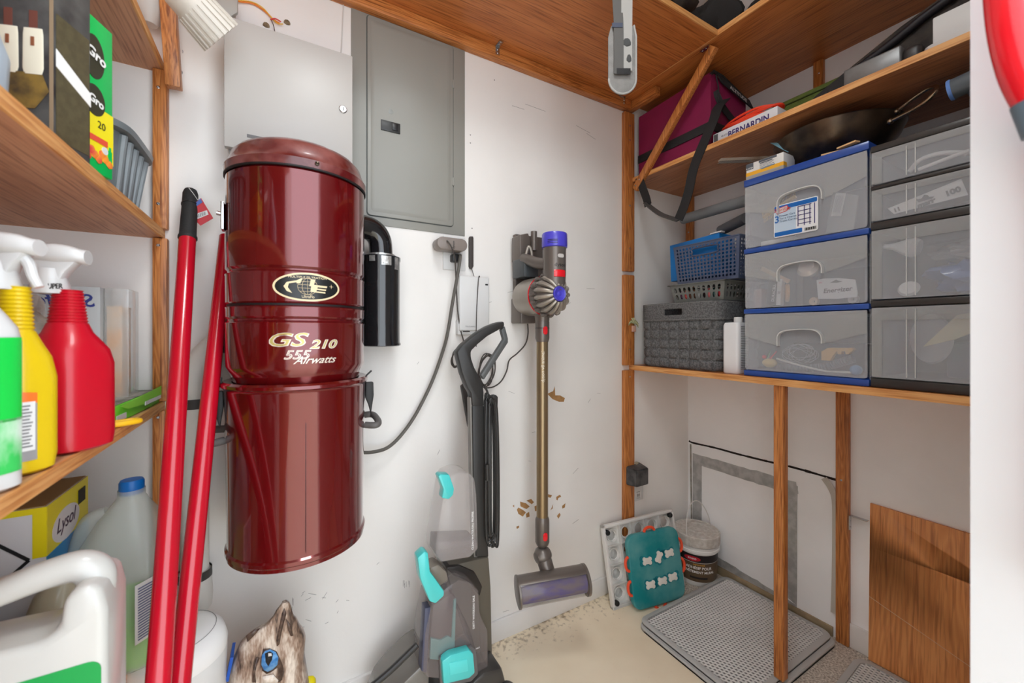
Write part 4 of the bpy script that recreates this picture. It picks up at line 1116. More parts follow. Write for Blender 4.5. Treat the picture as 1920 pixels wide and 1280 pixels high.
fin('side_wall', b1, frost2, tu, FU)
tiersU = [(.997,1.189),(1.204,1.393),(1.409,1.622)]
drs = [towertier(tu, FU, wU, dU, a, b) for a, b in tiersU]
# sticker on the top drawer
def onU(px, py, X=1.376): p = wr(px, py, X); return (.793-p.y, p.z)
XSt = 1.3795
q = [onU(*p) for p in ((1450,387),(1533,366),(1534,431),(1451,446))]
x0 = (q[0][0]+q[3][0])/2; x1 = (q[1][0]+q[2][0])/2; z1 = (q[0][1]+q[1][1])/2; z0 = (q[2][1]+q[3][1])/2
wl, hl = x1-x0, z1-z0
ys = -.0145
def R_(a, b, c, d, m, name='label_print', y=ys-.0006, par=None, r=.0): 
    b1 = B(); prism(b1, rrect(x0+wl*a, x0+wl*b, z0+hl*c, z0+hl*d, max(r,.0005), 2), .0004, T(0,y,0)); return fin(name, b1, m, par, FU)
lb = R_(0,1,0,1, mat('label_white', (238,238,240), .35), 'label', ys, drs[2], .006)
lb['label'] = 'printed paper label'
bl = mat('label_blue', (24,104,186), .35); pl = mat('label_pale', (196,214,232), .4); pu = mat('label_purple', (64,56,120), .4)
R_(.02,.98,.84,.97, bl, par=lb, r=.003); R_(.02,.52,.16,.84, pl, par=lb); R_(.02,.66,.03,.16, bl, par=lb, r=.002)
b1 = B(); prism(b1, [(x0+wl*.05,z0+hl*.80),(x0+wl*.08,z0+hl*.90),(x0+wl*.32,z0+hl*.94),(x0+wl*.36,z0+hl*.86),(x0+wl*.32,z0+hl*.76),(x0+wl*.08,z0+hl*.72)], .0004, T(0,ys-.0011,0)); fin('label_oval', b1, mat('label_red', (208,50,44), .4), lb, FU)
b1 = B(); prism(b1, [(x0+wl*.06,z0+hl*.80),(x0+wl*.09,z0+hl*.88),(x0+wl*.31,z0+hl*.92),(x0+wl*.34,z0+hl*.86),(x0+wl*.31,z0+hl*.78),(x0+wl*.09,z0+hl*.74)], .0004, T(0,ys-.0013,0)); fin('label_oval', b1, white, lb, FU)
fin('lettering', text_bm('Sterilite', .0155, .0002, shear=.3), mat('label_red', (208,50,44), .4), lb, FU @ T(x0+wl*.20, ys-.0018, z0+hl*.79), smooth=False)
fin('lettering', text_bm('3', .030, .0002, bold=.0004), bl, lb, FU @ T(x0+wl*.08, ys-.0012, z0+hl*.46), smooth=False)
for k, s in enumerate(('Drawer Cart','Torre Chariot','Tiroirs Carrito')):
    fin('lettering', text_bm(s, .0085, .0002, align='LEFT'), mat('label_ink', (80,100,130), .5), lb, FU @ T(x0+wl*.135, ys-.0012, z0+hl*(.62-.085*k)), smooth=False)
for zz in (.30,.42,.56,.68,.82):
    R_(.56,.86,zz-.02,zz, pu, par=lb, y=ys-.0010)
for xx in (.56,.70,.82,.92): R_(xx,xx+.018,.22,.82, pu, par=lb, y=ys-.0010)
for k in range(3): R_(.70,.98,.04,.14, white, par=lb, y=ys-.0009) if k == 0 else None
b1 = B()
for k in range(14): bbox(b1, x0+wl*(.72+.017*k), x0+wl*(.72+.017*k)+.0008*(1+k%3), ys-.0014, ys-.0010, z0+hl*.05, z0+hl*.13)
fin('barcode', b1, ink, lb, FU)

FK = FR(1.392, .4535, 0)
wK, dK = .330, .34
tk = thing('drawer_tower', 'black framed four drawer plastic tower beside the door jamb', 'drawer unit', (1.56,.28,ZS))
for za, zb_ in ((ZS,1.003),(1.194,1.211),(1.400,1.420),(1.508,1.518),(1.609,1.626)):
    b1 = B(); bbox(b1, 0, wK, -.010, dK, za, zb_, .003); fin('frame_shelf', b1, blackp, tk, FK, label='black frame tier')
b1 = B()
for x in (0, wK-.003): bbox(b1, x, x+.003, 0, dK, .99, 1.615)
bbox(b1, 0, wK, dK-.003, dK, .99, 1.615)
fin('side_wall', b1, frost2, tk, FK)
for a, b in ((1.003,1.194),(1.211,1.400),(1.420,1.508),(1.518,1.609)):
    towertier(tk, FK, wK, dK, a, b, handle=None, ridges=True)

def inbox(P, X, th): return prism(B(), [(.8-p.y, p.z) for p in P], th, FR(X, .8, 0))
# ---- things inside the drawers
def inU(px, py, X=1.43): return wr(px, py, X)
gU = None
# top blue drawer
br_ = thing('scrub_brush', 'yellow bristle brush behind the label in the top blue drawer', 'brush', (1.44,.7,1.46))
a, b = inU(1432,408), inU(1492,368)
yel = mat('brush_yellow', (226,188,96), .6)
fin('back', tube(B(), [a, a.lerp(b,.5)+Vector((0,0,.003)), b], .008, 10, 4, flat=.6), yel, br_)
bm = B()
for k in range(26):
    p = a.lerp(b, k/25)
    for s in (1,-1): tube(bm, [p, p+Vector((-.004, .004*s, .019*s))], .0007, 4)
fin('bristles', bm, yel, br_)
po = thing('clear_pouch', 'clear bag with white paper strip in the top blue drawer', 'bag', (1.44,.55,1.412))
P = [inU(*p,1.45) for p in ((1562,360),(1610,366),(1600,432),(1548,436))]
bm = B(); quad(bm, *P, th=.01); fin('film', bm, mat('film', (206,208,206), .1, alpha=.4, coat=1, bump=1, bscale=30), po)
P = [inU(*p,1.445) for p in ((1567,362),(1586,362),(1577,405),(1558,405))]
bm = inbox(P, 1.445, .001); fin('paper_strip', bm, white, po)
bm = B(); 
for k in range(7):
    a_ = P[0].lerp(P[1], .15+.11*k); b_ = P[3].lerp(P[2], .15+.11*k); beam(bm, a_.lerp(b_,.1)+Vector((-.0012,0,0)), a_.lerp(b_,.85)+Vector((-.0012,0,0)), .0006, .0008, up=(0,1,0))
fin('fine_print', bm, mat('faint_print', (150,150,150), .6), po)
ot2 = thing('paper_bundle', 'pale folded papers at the bottom of the top blue drawer', 'papers', (1.47,.72,1.418))
bm = B(); bbox(bm, 1.43, 1.55, .66, .765, 1.417, 1.436, .003); fin('sheets', bm, mat('pale_paper', (214,212,204), .6), ot2)
# middle blue drawer
lb2 = thing('light_bulb', 'round silvered reflector bulb in the middle blue drawer', 'light bulb', (1.44,.58,1.30))
c = inU(1513,500,1.44)
FBu = frame(c, (0,-1,0), (-.85,.25,.35))
fin('glass', lathe(B(), [(0,.012),(.022,.006),(.031,-.006),(.028,-.02),(.016,-.042),(.013,-.05)], FBu, seg=32), mat('bulb_silver', (222,206,190), .12, metal=.4, coat=1), lb2)
fin('cap', lathe(B(), [(.0135,-.05),(.0135,-.072),(.004,-.078),(0,-.078)], FBu, seg=20), steel, lb2)
ws = thing('wood_strip', 'light wooden strip slanting in the middle blue drawer', 'wood strip', (1.44,.7,1.3))
bm = B(); beam(bm, inU(1428,503,1.43), inU(1480,528,1.43), .006, .013, up=(0,.3,1)); fin('stick', bm, mat('pale_wood', (206,176,146), .6), ws)
bx1 = thing('battery_box', 'black battery pack with white lettering in the middle blue drawer', 'battery pack', (1.425,.73,1.207))
P = [inU(*p,1.422) for p in ((1443,524),(1459,524),(1456,572),(1437,573))]
bm = inbox(P, 1.422, .02); fin('carton', bm, mat('battery_black', (44,44,46), .4), bx1)
Pw = [inU(*p,1.4205) for p in ((1458,523),(1466,523),(1463,572),(1455,572))]
bm = inbox(Pw, 1.4205, .02); fin('white_end', bm, white, bx1)
up = (P[0]-P[3]).normalized()
fin('lettering', text_bm('DURACELL', .0125, .0003, sx=.95), inkw, bx1, frame(inU(1453,549,1.4195), up, Vector((0,-1,0)).cross(up).cross(up) if False else (0,1,0)), smooth=False)
fin('lettering', text_bm('10', .012, .0003), ink, bx1, frame(inU(1463,549,1.4185), up, (0,1,0)), smooth=False)
wd = thing('wooden_disc', 'tan wooden disc between two cartons in the middle blue drawer', 'disc', (1.44,.68,1.207))
c = inU(1476,549,1.44); 
fin('disc', lathe(B(), [(0,-.005),(.028,-.005),(.030,0),(.028,.005),(0,.005)], frame(c, (0,0,1), (-.5,.86,0)), seg=32), mat('tan_wood', (216,166,112), .6), wd)
ep = thing('battery_pack', 'white blister card with bold lettering in the middle blue drawer', 'battery pack', (1.42,.5,1.25))
P = [inU(*p,1.42) for p in ((1531,525),(1545,522),(1572,521),(1604,524),(1608,548),(1607,556),(1570,560),(1534,560))]
bm = B(); prism(bm, [(.793-p.y, p.z) for p in P], .002, FR(1.42,.793,0)); fin('card', bm, white, ep)
Pp = [inU(*p,1.419) for p in ((1556,530),(1568,524),(1572,526),(1580,527),(1571,530))]
bm = B(); prism(bm, [(.793-p.y, p.z) for p in Pp], .001, FR(1.4185,.793,0)); fin('hang_hole', bm, mat('grey_ink', (90,90,92), .5), ep)
p = inU(1570,547,1.419); fin('lettering', text_bm('Energizer', .0185, .0003, shear=.15, bold=.0004), ink, ep, frame((1.4185,p.y,p.z), (0,-1,.03)), smooth=False)
p = inU(1536,530,1.419); fin('lettering', text_bm('9V', .008, .0003), mat('label_red', (208,50,44), .4), ep, frame((1.4185,p.y-.004,p.z-.003), (0,-1,.03)), smooth=False)
for px, lab, m in ((1527,'small pale yellow bulb near the battery card','pale_wood'),(1601,'small white ring at the end of the middle blue drawer','pale_switch')):
    c = inU(px, 566, 1.43); c.z = 1.221
    o = fin('spool', lathe(B(), [(.005,-.005),(.0125,-.006),(.0135,0),(.0125,.006),(.005,.005)], frame(c, (0,0,1), (-1,.2,0)), seg=24), MATS[m], label=lab, cat='spool')
gb2 = thing('clear_case', 'clear plastic case with pink contents at left of the middle blue drawer', 'case', (1.44,.765,1.207))
bm = B(); P = inU(1417,560,1.43); bbox(bm, 1.425, 1.46, P.y-.022, P.y+.006, 1.2105, 1.275, .004); fin('shell', bm, mat('pink_smoky', (196,172,170), .2, alpha=.6), gb2)
# bottom blue drawer
c = inU(1443,688,1.43); c.z = 1.0225
fl = thing('fishing_float', 'cork yellow float with red stick in the bottom blue drawer', 'float', (c.x,c.y,1.003))
bm = B(); lump(bm, c, .018, (1,1.25,.85), .05, 2, 3); fin('cork', bm, mat('cork', (222,190,110), .6), fl)
fin('red_stem', tube(B(), [c+Vector((-.004,-.002,.012)), c+Vector((-.004,-.024,.040))], .0022, 8), redb, fl)
bm = B(); lump(bm, c+Vector((-.006,.014,.020)), .007, (1,1,1), 0, 1, 2); fin('red_bead', bm, redb, fl)
fin('green_stem', tube(B(), [c+Vector((-.004,.006,.012)), c+Vector((0,-.002,.040))], .0018, 8), mat('stem_green', (90,140,90), .5), fl)
yt = thing('yellow_gauge', 'yellow plastic tool with cut slots in the bottom blue drawer', 'tool', (1.44,.53,1.05))
P = [inU(*p,1.44) for p in ((1540,659),(1552,652),(1597,652),(1600,656),(1590,664),(1586,664),(1584,658),(1578,658),(1577,664),(1571,664),(1569,658),(1562,666),(1556,676),(1540,675))]
bm = B(); prism(bm, [(.793-p.y, p.z) for p in P], .018, FR(1.44,.793,0)); fin('body', bm, mat('tool_yellow', (226,176,84), .5), yt)
ho = thing('corrugated_hose', 'grey ribbed hose along the bottom blue drawer', 'hose', (1.45,.6,1.02))
H = catmull([wr(1450,687,1.47), wr(1500,690,1.46), wr(1540,688,1.46), wr(1570,681,1.46), wr(1600,672,1.46)], 16)
bm = tube(B(), H, .0115, 12)
for i, v in enumerate(bm.verts):
    k = i//12
    cpt = H[min(k, len(H)-1)]
    if k % 2: v.co = cpt+(v.co-cpt)*1.18
fin('hose', bm, mat('hose_grey', (120,126,134), .4), ho)
cable('white_strap', 'white curved strap across the bottom blue drawer', [wr(1456,672,1.42), wr(1490,682,1.42), wr(1530,692,1.42), wr(1560,697,1.42), wr(1612,698,1.42)], .003, mat('strap_white', (224,222,214), .5), 'strap')
bb_ = B(); c = wr(1605,687,1.425); c.z = 1.018; lump(bb_, c, .0145, (1,1,1), 0, 1, 3); fin('ball', bb_, mat('ball_blue', (84,140,190), .4), label='small blue ball in the bottom blue drawer', cat='ball')
pts = []
for k in range(90):
    a = k*.55; r = .028+.012*math.sin(k*.7)
    c = inU(1500,665,1.47)
    pts.append((c.x+.012*math.sin(k*.31), c.y+r*1.3*math.cos(a), c.z+.004+r*.8*math.sin(a)))
cable('wire_tangle', 'tangle of thin clear line in the bottom blue drawer', pts, .0007, mat('line_clear', (190,194,196), .3), 'wire', smooth=2)
mk = thing('dark_box', 'dark box lying at the back of the bottom blue drawer', 'box', (1.6,.6,1.0))
fin('body', bbox(B(), 1.55, 1.68, .49, .72, 1.004, 1.09, .004), mat('smoky_box', (84,82,84), .5), mk)
mk = thing('dark_box', 'dark box at the back of the middle blue drawer', 'box', (1.6,.6,1.21))
fin('body', bbox(B(), 1.57, 1.69, .50, .70, 1.211, 1.33, .004), MATS['smoky_box'], mk)
# black tower contents (top to bottom)
def inK(px, py, X=1.43): return wr(px, py, X)
cable('flat_cable', 'bundle of white flat cable in the top black drawer', [inK(1705,322), inK(1725,300), inK(1760,288), inK(1800,286), inK(1815,290)], .0055, mat('cable_white', (226,224,220), .4))
cable('flat_cable', 'white cable lying below its twin in the top black drawer', [inK(1722,318,1.415), inK(1760,303,1.415), inK(1817,282,1.415)], .0045, MATS['cable_white'])
mp_ = thing('connector_pack', 'white wire connector pack numbered 11 and 100 in the second black drawer', 'package', (1.41,.33,1.43))
P = [inK(*p,1.41) for p in ((1664,391),(1802,335),(1815,365),(1676,401))]
bm = inbox(P, 1.41, .003); fin('card', bm, white, mp_)
Xd = 1.4095
ang = (P[1]-P[0]); 
def mtext(s, px, py, sz, m=ink, **k):
    p = inK(px, py, Xd-.001); fin('lettering', text_bm(s, sz, .0003, **k), m, mp_, frame(p, Vector((0, ang.y, ang.z))), smooth=False)
mtext('100', 1788, 363, .0180, bold=.0010); mtext('marr', 1737, 384, .0160, bold=.0011, shear=.2); mtext('11', 1683, 396, .0145, bold=.0009)
P = [inK(*p,Xd-.001) for p in ((1718,374),(1728,372),(1733,365),(1740,366),(1742,369),(1752,368),(1748,372),(1722,379))]
bm = B(); prism(bm, [(.44-p.y, p.z) for p in P], .0006, FR(Xd-.0015,.44,0)); fin('hang_hole', bm, ink, mp_)
sh = thing('shower_nozzle', 'white cone shaped nozzle in the third black drawer', 'nozzle', inK(1715,480,1.43))
fin('cone', lathe(B(), [(.006,.0),(.009,.02),(.016,.035),(.024,.05),(.026,.06),(.02,.072),(0,.075)], frame(inK(1658,462,1.43), (1,0,0), (0,-1,-.22)), seg=28), white, sh)
for i, (px, py, s) in enumerate(((1704,541,.022),)):
    c = inK(px, py, 1.425)
    fin('plastic_disc', lathe(B(), [(0,.006),(s*.8,.005),(s,.0),(s*.85,-.006),(0,-.007)], frame(c, (0,-1,0), (-.9,.2,.4)), seg=32), white, label='round white plastic cap low in the third black drawer', cat='cap')
bg = thing('plastic_bag', 'blue plastic bag stuffed in the third black drawer', 'bag', (1.46,.3,1.215))
bm = B(); lump(bm, (1.49,.265,1.275), .06, (.9,1.45,.9), .5, 2.5, 4, seed=3); fin('bag', bm, mat('bag_film_blue', (74,112,176), .3, coat=.4, bump=1, bscale=25), bg)
bm = B(); lump(bm, (1.46,.27,1.325), .05, (.8,1.35,.55), .6, 2.5, 4, seed=9); fin('plastic_bag', bm, mat('film_grey', (130,130,132), .2, coat=.7, bump=1, bscale=25), label='crumpled grey plastic bag above the blue one in the third black drawer', cat='bag')
fin('round_plate', lathe(B(), [(0,-.004),(.062,-.004),(.066,0),(.062,.004),(0,.004)], frame(inK(1745,635,1.50), (0,0,1), (-.75,.6,.1)), seg=40), mat('pale_plate', (196,196,200), .3), label='round pale disc standing in the bottom black drawer', cat='disc')
bm = B(); P = [inK(*p,1.43) for p in ((1730,650),(1795,590),(1826,585),(1827,622),(1790,636))]
prism(bm, [(.44-p.y, p.z) for p in P], .006, FR(1.43,.44,0)); fin('foam_wedge', bm, mat('foam_beige', (196,186,150), .7), label='beige foam wedge in the bottom black drawer', cat='foam')
mk = thing('dark_case', 'dark grey hard case in the bottom black drawer', 'case', (1.5,.28,1.01))
fin('body', bbox(B(), 1.47, 1.62, .16, .33, 1.0105, 1.10, .006), mat('case_slate', (74,82,98), .4), mk)
P = inK(1815,660,1.45)
fin('paper_pack', bbox(B(), 1.452, 1.468, .165, .225, 1.04, 1.10), mat('pink_brown', (176,144,136), .6), mk)

# ------------------------------------------------------------------ on top of the towers
zt_ = 1.645
wk = thing('wok', 'blackened steel wok with a loop handle on top of the blue tower', 'wok', (1.560,.600,zt_))
iron = mat('seasoned_steel', (62,54,48), .28, metal=.75, rgb2=(110,92,74), scale=9)
pr = [(0,0),(.05,.0005),(.085,.012),(.125,.042),(.155,.082),(.167,.112),(.169,.113),(.165,.110),(.152,.083),(.122,.045),(.08,.016),(.0,.004)]
fin('bowl', lathe(B(), pr, T(1.560,.600,zt_), seg=72), iron, wk)
hz_ = zt_+.103
P = [(1.520,.440,hz_+.006),(1.510,.405,hz_+.020),(1.495,.370,hz_+.026),(1.480,.350,hz_+.016),(1.474,.356,hz_-.004),(1.480,.390,hz_-.020),(1.494,.446,hz_-.026)]
fin('loop_handle', tube(B(), P, .0052, 12, 6), mat('worn_chrome', (170,150,126), .25, metal=.9), wk)
for p in (P[0], P[-1]): 
    bm = B(); lump(bm, p, .009, (1,1,1), 0, 1, 2); fin('rivet', bm, MATS['worn_chrome'], wk)
cb1 = thing('screw_carton', 'small white and yellow carton at the near corner of the blue tower top', 'carton', (1.42,.745,zt_))
a = wr(1395,303,1.388); b = wr(1477,290,1.388)
F = frame((1.388, .790, 0), (0,-1,0))
wc = .79-.672; zc0, zc1 = zt_+.001, 1.700
fin('carton', bbox(B(), 0, wc, 0, .07, zc0, zc1, .001), mat('carton_white', (232,230,226), .5), cb1, F)
fin('orange_band', bbox(B(), -.0003, wc+.0003, -.0006, .02, zc0+.012, zc0+.024), mat('carton_orange', (246,180,50), .5), cb1, F)
fin('grey_band', bbox(B(), -.0003, wc+.0003, -.0006, .02, zc0, zc0+.012), mat('carton_grey', (170,164,156), .5), cb1, F)
fin('logo_square', bbox(B(), .0, .024, -.0006, 0, zc1-.021, zc1-.001), mat('carton_slate', (90,96,104), .5), cb1, F)
fin('lettering', text_bm('ROMA', .0075, .0002, sx=1.1), inkw, cb1, F @ T(.012,-.0012,zc1-.019), smooth=False)
bm = B(); bbox(bm, .042, .098, -.0007, 0, zc1-.008, zc1-.001); bbox(bm, .045, .085, -.0009, -.0006, zc1-.013, zc1-.0095)
fin('label_bar', bm, mat('carton_slate', (90,96,104), .5), cb1, F)
bm = B()
for k in range(4): bbox(bm, .045, .09-.006*(k%2), -.0007, 0, zc1-.016-.004*k, zc1-.0145-.004*k)
fin('fine_print', bm, MATS['faint_print'], cb1, F)
fin('screw_picture', tube(B(), [(.05,-.001,zc1-.031),(.092,-.001,zc1-.029)], .0016, 6), mat('print_steel_blue', (120,150,180), .4), cb1, F)
ms = thing('metal_channel', 'polished metal channel strip poking out over the small carton', 'metal strip', (1.3,.83,1.70))
t0 = B(); a = Vector((1.292,.832,1.708)); b = Vector((1.44,.735,1.712))
Fm = frame(a, b-a); L_ = (b-a).length
prism(t0, [(0,0),(L_,0),(L_,.010),(0.012,.010)], .0012); bbox(t0, 0.008, L_, 0, .022, 0, .0012); bbox(t0, 0.012, L_, .0205, .022, 0, .010)
fin('channel', t0, mat('polished_steel', (200,190,176), .2, metal=.9), ms, Fm)
cl = thing('blue_cloth', 'pale blue cloth corner between the wok and the shelf', 'cloth', (1.5,.78,1.76))
P = [wr(x, y, 1.44) for x, y in ((1444,268),(1486,266),(1478,286))]
bm = B(); f_ = [bm.verts.new(p) for p in P]
bm.faces.new((f_[0],f_[1],f_[2])); o = fin('cloth', bm, mat('cloth_blue', (130,184,204), .8), cl); o.modifiers.new('thickness','SOLIDIFY').thickness = .002
for k, (pts) in enumerate(([(1544,281),(1558,276),(1588,290),(1573,294)], [(1573,288),(1600,282),(1613,287),(1580,295)])):
    P = [wr(x, y, 1.40) for x, y in pts]
    z0 = zt_+.002+.0045*k
    y0, y1 = max(p.y for p in P), min(p.y for p in P)
    bm = B(); F = frame((1.385, y0, z0), (.25-.5*k,-1,0)); bbox(bm, 0, y0-y1, 0, .018, 0, .004); fin('wood_shim', bm, mat('shim_wood', (232,186,132), .6), None, F, label=('thin pale wood shim on the front edge of the blue tower top','short wood shim crossing over another on the blue tower')[k], cat='wood shim')
dtool = thing('handheld_tool', 'grey tool with blue rimmed round end standing on the black tower', 'tool', (1.44,.27,1.626))
c = wr(1795,165,1.43)
F = frame(c+Vector((0,.014,0)), (1,0,0), (0,-1,.12))
fin('grey_head', lathe(B(), [(0,0),(.022,.002),(.024,.006),(.024,.07),(.0,.07)], F, seg=32), mat('tool_slate', (96,104,110), .4), dtool)
fin('blue_rim', lathe(B(), [(.020,-.001),(.0245,.0),(.0258,.004),(.0245,.007)], F, seg=32), mat('rim_blue', (110,150,220), .4), dtool)
fin('stand', tube(B(), [c+Vector((0,-.03,-.015)), c+Vector((0,-.045,-.04)), Vector((1.435,.25,1.630))], [.016,.020,.026], 14, 4), mat('tool_dark', (70,72,76), .5), dtool)

# ------------------------------------------------------------------ baskets, felt bin, white can
fb = thing('felt_basket', 'charcoal woven felt basket on the lower right shelf', 'basket', (1.55,1.08,ZS))
fx0, fx1, fy0, fy1, fz0, fz1 = 1.395, 1.700, .905, 1.262, ZS, 1.245
felt = mat('grey_felt', (84,84,85), .95, rgb2=(116,116,117), scale=170, bump=.5, bscale=500)
def feltwall(u, v):
    # u 0..1 around, v height 0..1 ; rounded rectangle
    hw_, hd_, r = (fy1-fy0)/2, (fx1-fx0)/2, .055
    tap = 1+.02*v
    Pm = []
    straight = [2*(hw_-r), 2*(hd_-r)]
    arc = PI*r/2
    Ltot = 2*sum(straight)+4*arc
    s = (u % 1)*Ltot
    segs = [('l',straight[0]),('a',arc),('l',straight[1]),('a',arc),('l',straight[0]),('a',arc),('l',straight[1]),('a',arc)]
    corners = [((-hw_+r,-hd_),(1,0)),((hw_-r,-hd_+r),-90),((hw_,-hd_+r),(0,1)),((hw_-r,hd_-r),0),((hw_-r,hd_),(-1,0)),((-hw_+r,hd_-r),90),((-hw_,hd_-r),(0,-1)),((-hw_+r,-hd_+r),180)]
    for (k, L_), (c, d) in zip(segs, corners):
        if s <= L_+1e-9:
            if k == 'l':
                p = Vector((c[0]+d[0]*s, c[1]+d[1]*s, 0)); n = Vector((d[1], -d[0], 0))
            else:
                a = math.radians(d)+s/r; n = Vector((math.cos(a), math.sin(a), 0)); p = Vector((c[0], c[1], 0))+n*r
            break
        s -= L_
    return p*tap, n, Ltot
FF = frame(((fx0+fx1)/2, (fy0+fy1)/2, 0), (0,-1,0))
NC, NR = 26, 5
bandz = .74
bm = B(); g = {}
SU, SV = 8, 8
nu, nv = NC*SU, NR*SV
for i in range(nu):
    for j in range(nv+1):
        u = i/nu; v = j/nv*bandz
        p, n, _ = feltwall(u, v)
        ci, cj = i//SU, min(j//SV, NR-1)
        fu, fv = (i % SU)/SU, (j/SV) % 1 if j < nv else 1
        par = (ci+cj) % 2
        # over-under weave: each patch bulges along one direction
        bul = math.sin(PI*fu)**.5 if par else math.sin(PI*fv)**.5
        edge = min(1, 6*min(fv, 1-fv)) if par else min(1, 6*min(fu, 1-fu))
        d = -.001+.0105*bul*edge*(1 if par else .6)
        g[i,j] = bm.verts.new((p.x+n.x*d, p.y+n.y*d, fz0+v*(fz1-fz0)))
for i in range(nu):
    for j in range(nv): bm.faces.new((g[i,j], g[(i+1)%nu,j], g[(i+1)%nu,j+1], g[i,j+1]))
fin('woven_wall', bm, felt, fb, FF, sharp=60)
# collar with a handle slot front and back
bm = B(); g = {}
nu = 120
def slotted(u, v):
    p, n, Lt = feltwall(u, v); s = (u % 1)*Lt
    mid = (fy1-fy0)/2-.055
    return p, n, s, Lt, mid
rows = 12
for i in range(nu):
    for j in range(rows+1):
        u = i/nu; v = bandz-.02+(1-bandz+.02)*j/rows
        p, n, _ = feltwall(u, v)
        g[i,j] = bm.verts.new((p.x+n.x*.006, p.y+n.y*.006, fz0+v*(fz1-fz0)))
for i in range(nu):
    for j in range(rows):
        p, n, s, Lt, mid = slotted((i+.5)/nu, 0)
        half_ = Lt/2
        ds = abs(((s-mid+.004) % half_)) ; ds = min(ds, half_-ds)
        onlong = (s < 2*mid+.02) or (half_ < s < half_+2*mid+.02) or s > Lt-.02
        ds2 = min(abs(s-mid), abs(s-(mid+half_)))
        if ds2 < .040 and 4 <= j <= 7: continue
        bm.faces.new((g[i,j], g[(i+1)%nu,j], g[(i+1)%nu,j+1], g[i,j+1]))
for v in [v for v in bm.verts if not v.link_faces]: bm.verts.remove(v)
solid(fin('collar', bm, felt, fb, FF, sharp=60), .004)
bm = B(); bbox(bm, fx0+.02, fx1-.02, fy0+.02, fy1-.02, fz0, fz0+.004); fin('bottom', bm, felt, fb)
bm = B()
for j in (0.745, .985):
    pts = []
    for i in range(80):
        p, n, _ = feltwall(i/80, j); pts.append((p.x+n.x*.0088, p.y+n.y*.0088, fz0+j*(fz1-fz0)))
    tube(bm, pts, .0006, 4, closed=True)
fin('stitching', bm, mat('stitch_grey', (150,150,148), .8), fb, FF)

# slotted grey basket
sb = thing('plastic_basket', 'grey plastic basket with oval slots on top of the felt basket', 'basket', (1.53,1.02,1.247))
gp = mat('basket_grey', (112,114,110), .4, coat=.2)
gx0, gx1, gy0, gy1, gz0, gz1 = 1.425, 1.63, .895, 1.105, 1.247, 1.318
def wallfn(x0,x1,y0,y1,z0,z1,flare,side):
    # outline corner boxes flare with height
    def f(u, v):
        e = flare*v
        X0, X1, Y0, Y1 = x0-e, x1+e, y0-e, y1+e
        z = z0+(z1-z0)*v
        if side == 'f': return Vector((X0, Y1+(Y0-Y1)*u, z))
        if side == 'r': return Vector((X0+(X1-X0)*u, Y0, z))
        if side == 'b': return Vector((X1, Y0+(Y1-Y0)*u, z))
        if side == 'l': return Vector((X1+(X0-X1)*u, Y1, z))
    return f
bm = B()
for sd, n in (('f',10),('r',9),('b',10),('l',9)):
    fn = wallfn(gx0,gx1,gy0,gy1,gz0,gz1,.014,sd)
    perf(bm, .04, .96, .12, .88, n, 2, .30/n*.92, .15, fn, e=2.4)
    for (u0,u1,v0,v1) in ((0,.04,0,1),(.96,1,0,1),(.04,.96,0,.12),(.04,.96,.88,1)):
        bm.faces.new([bm.verts.new(fn(u,v)) for u,v in ((u0,v0),(u1,v0),(u1,v1),(u0,v1))])
solid(fin('slotted_wall', bm, gp, sb, smooth=False), .0018)
bm = B(); bbox(bm, gx0, gx1, gy0, gy1, gz0, gz0+.002); fin('bottom', bm, gp, sb)
bm = B(); e = .014
pts = [(gx0-e,gy0-e,gz1),(gx1+e,gy0-e,gz1),(gx1+e,gy1+e,gz1),(gx0-e,gy1+e,gz1)]
for i in range(4):
    a_, b_ = Vector(pts[i]), Vector(pts[(i+1)%4]); d = (b_-a_).normalized(); beam(bm, a_-d*.008, b_+d*.008, .016, .004, bev=.0015)
fin('rim', bm, gp, sb)
cols = [('red',(196,50,60)),('dark green',(30,70,66)),('pink',(230,120,120)),('black',(40,36,36)),('white',(220,214,210)),('brown',(120,80,60)),('coral',(236,96,90)),('plum',(90,40,70)),('grey',(120,120,122)),('teal',(40,120,120)),('tan',(186,150,110)),('crimson',(160,20,40)),('navy',(40,44,80)),('rose',(220,150,160)),('olive',(96,100,50)),('ivory',(226,216,190))]
for k in range(16):
    nm, c = cols[k]
    y = gy0+.02+(k % 8)*.0245; x = gx0+.020+.045*(k//8)
    bm = B(); lump(bm, (x, y, gz0+.028), .0125, (1.1,.95,1.9), .25, 2.5, 2, seed=k)
    fin('nail_polish', bm, mat('polish_'+nm.replace(' ','_'), c, .2, coat=.6), None, label='small %s bottle in the oval slotted basket, %s row' % (nm, ('front','back')[k//8]), cat='bottle', group='small bottles in the slotted basket')

# navy perforated basket
nb = thing('perforated_basket', 'slate blue perforated basket, topmost of the basket stack', 'basket', (1.53,.98,1.322))
nx0, nx1, ny0, ny1, nz0, nz1 = 1.430, 1.630, .842, 1.095, 1.3215, 1.474
nv_ = mat('slate_blue_plastic', (74,84,110), .35, coat=.4)
bm = B()
for sd, n in (('f',17),('r',14),('b',17),('l',14)):
    fn = wallfn(nx0,nx1,ny0,ny1,nz0,nz1,.012,sd)
    slot = (sd in 'fb')
    sk = (lambda u, v: .33 < u < .68 and .72 < v < .86) if slot else None
    perf(bm, .03, .97, .06, .95, n, 10, .94/n*.33, .089*.36, fn, skip=sk)
    for (u0,u1,v0,v1) in ((0,.03,0,1),(.97,1,0,1),(.03,.97,0,.06),(.03,.97,.95,1)):
        bm.faces.new([bm.verts.new(fn(u,v)) for u,v in ((u0,v0),(u1,v0),(u1,v1),(u0,v1))])
solid(fin('perforated_wall', bm, nv_, nb, smooth=False), .0016)
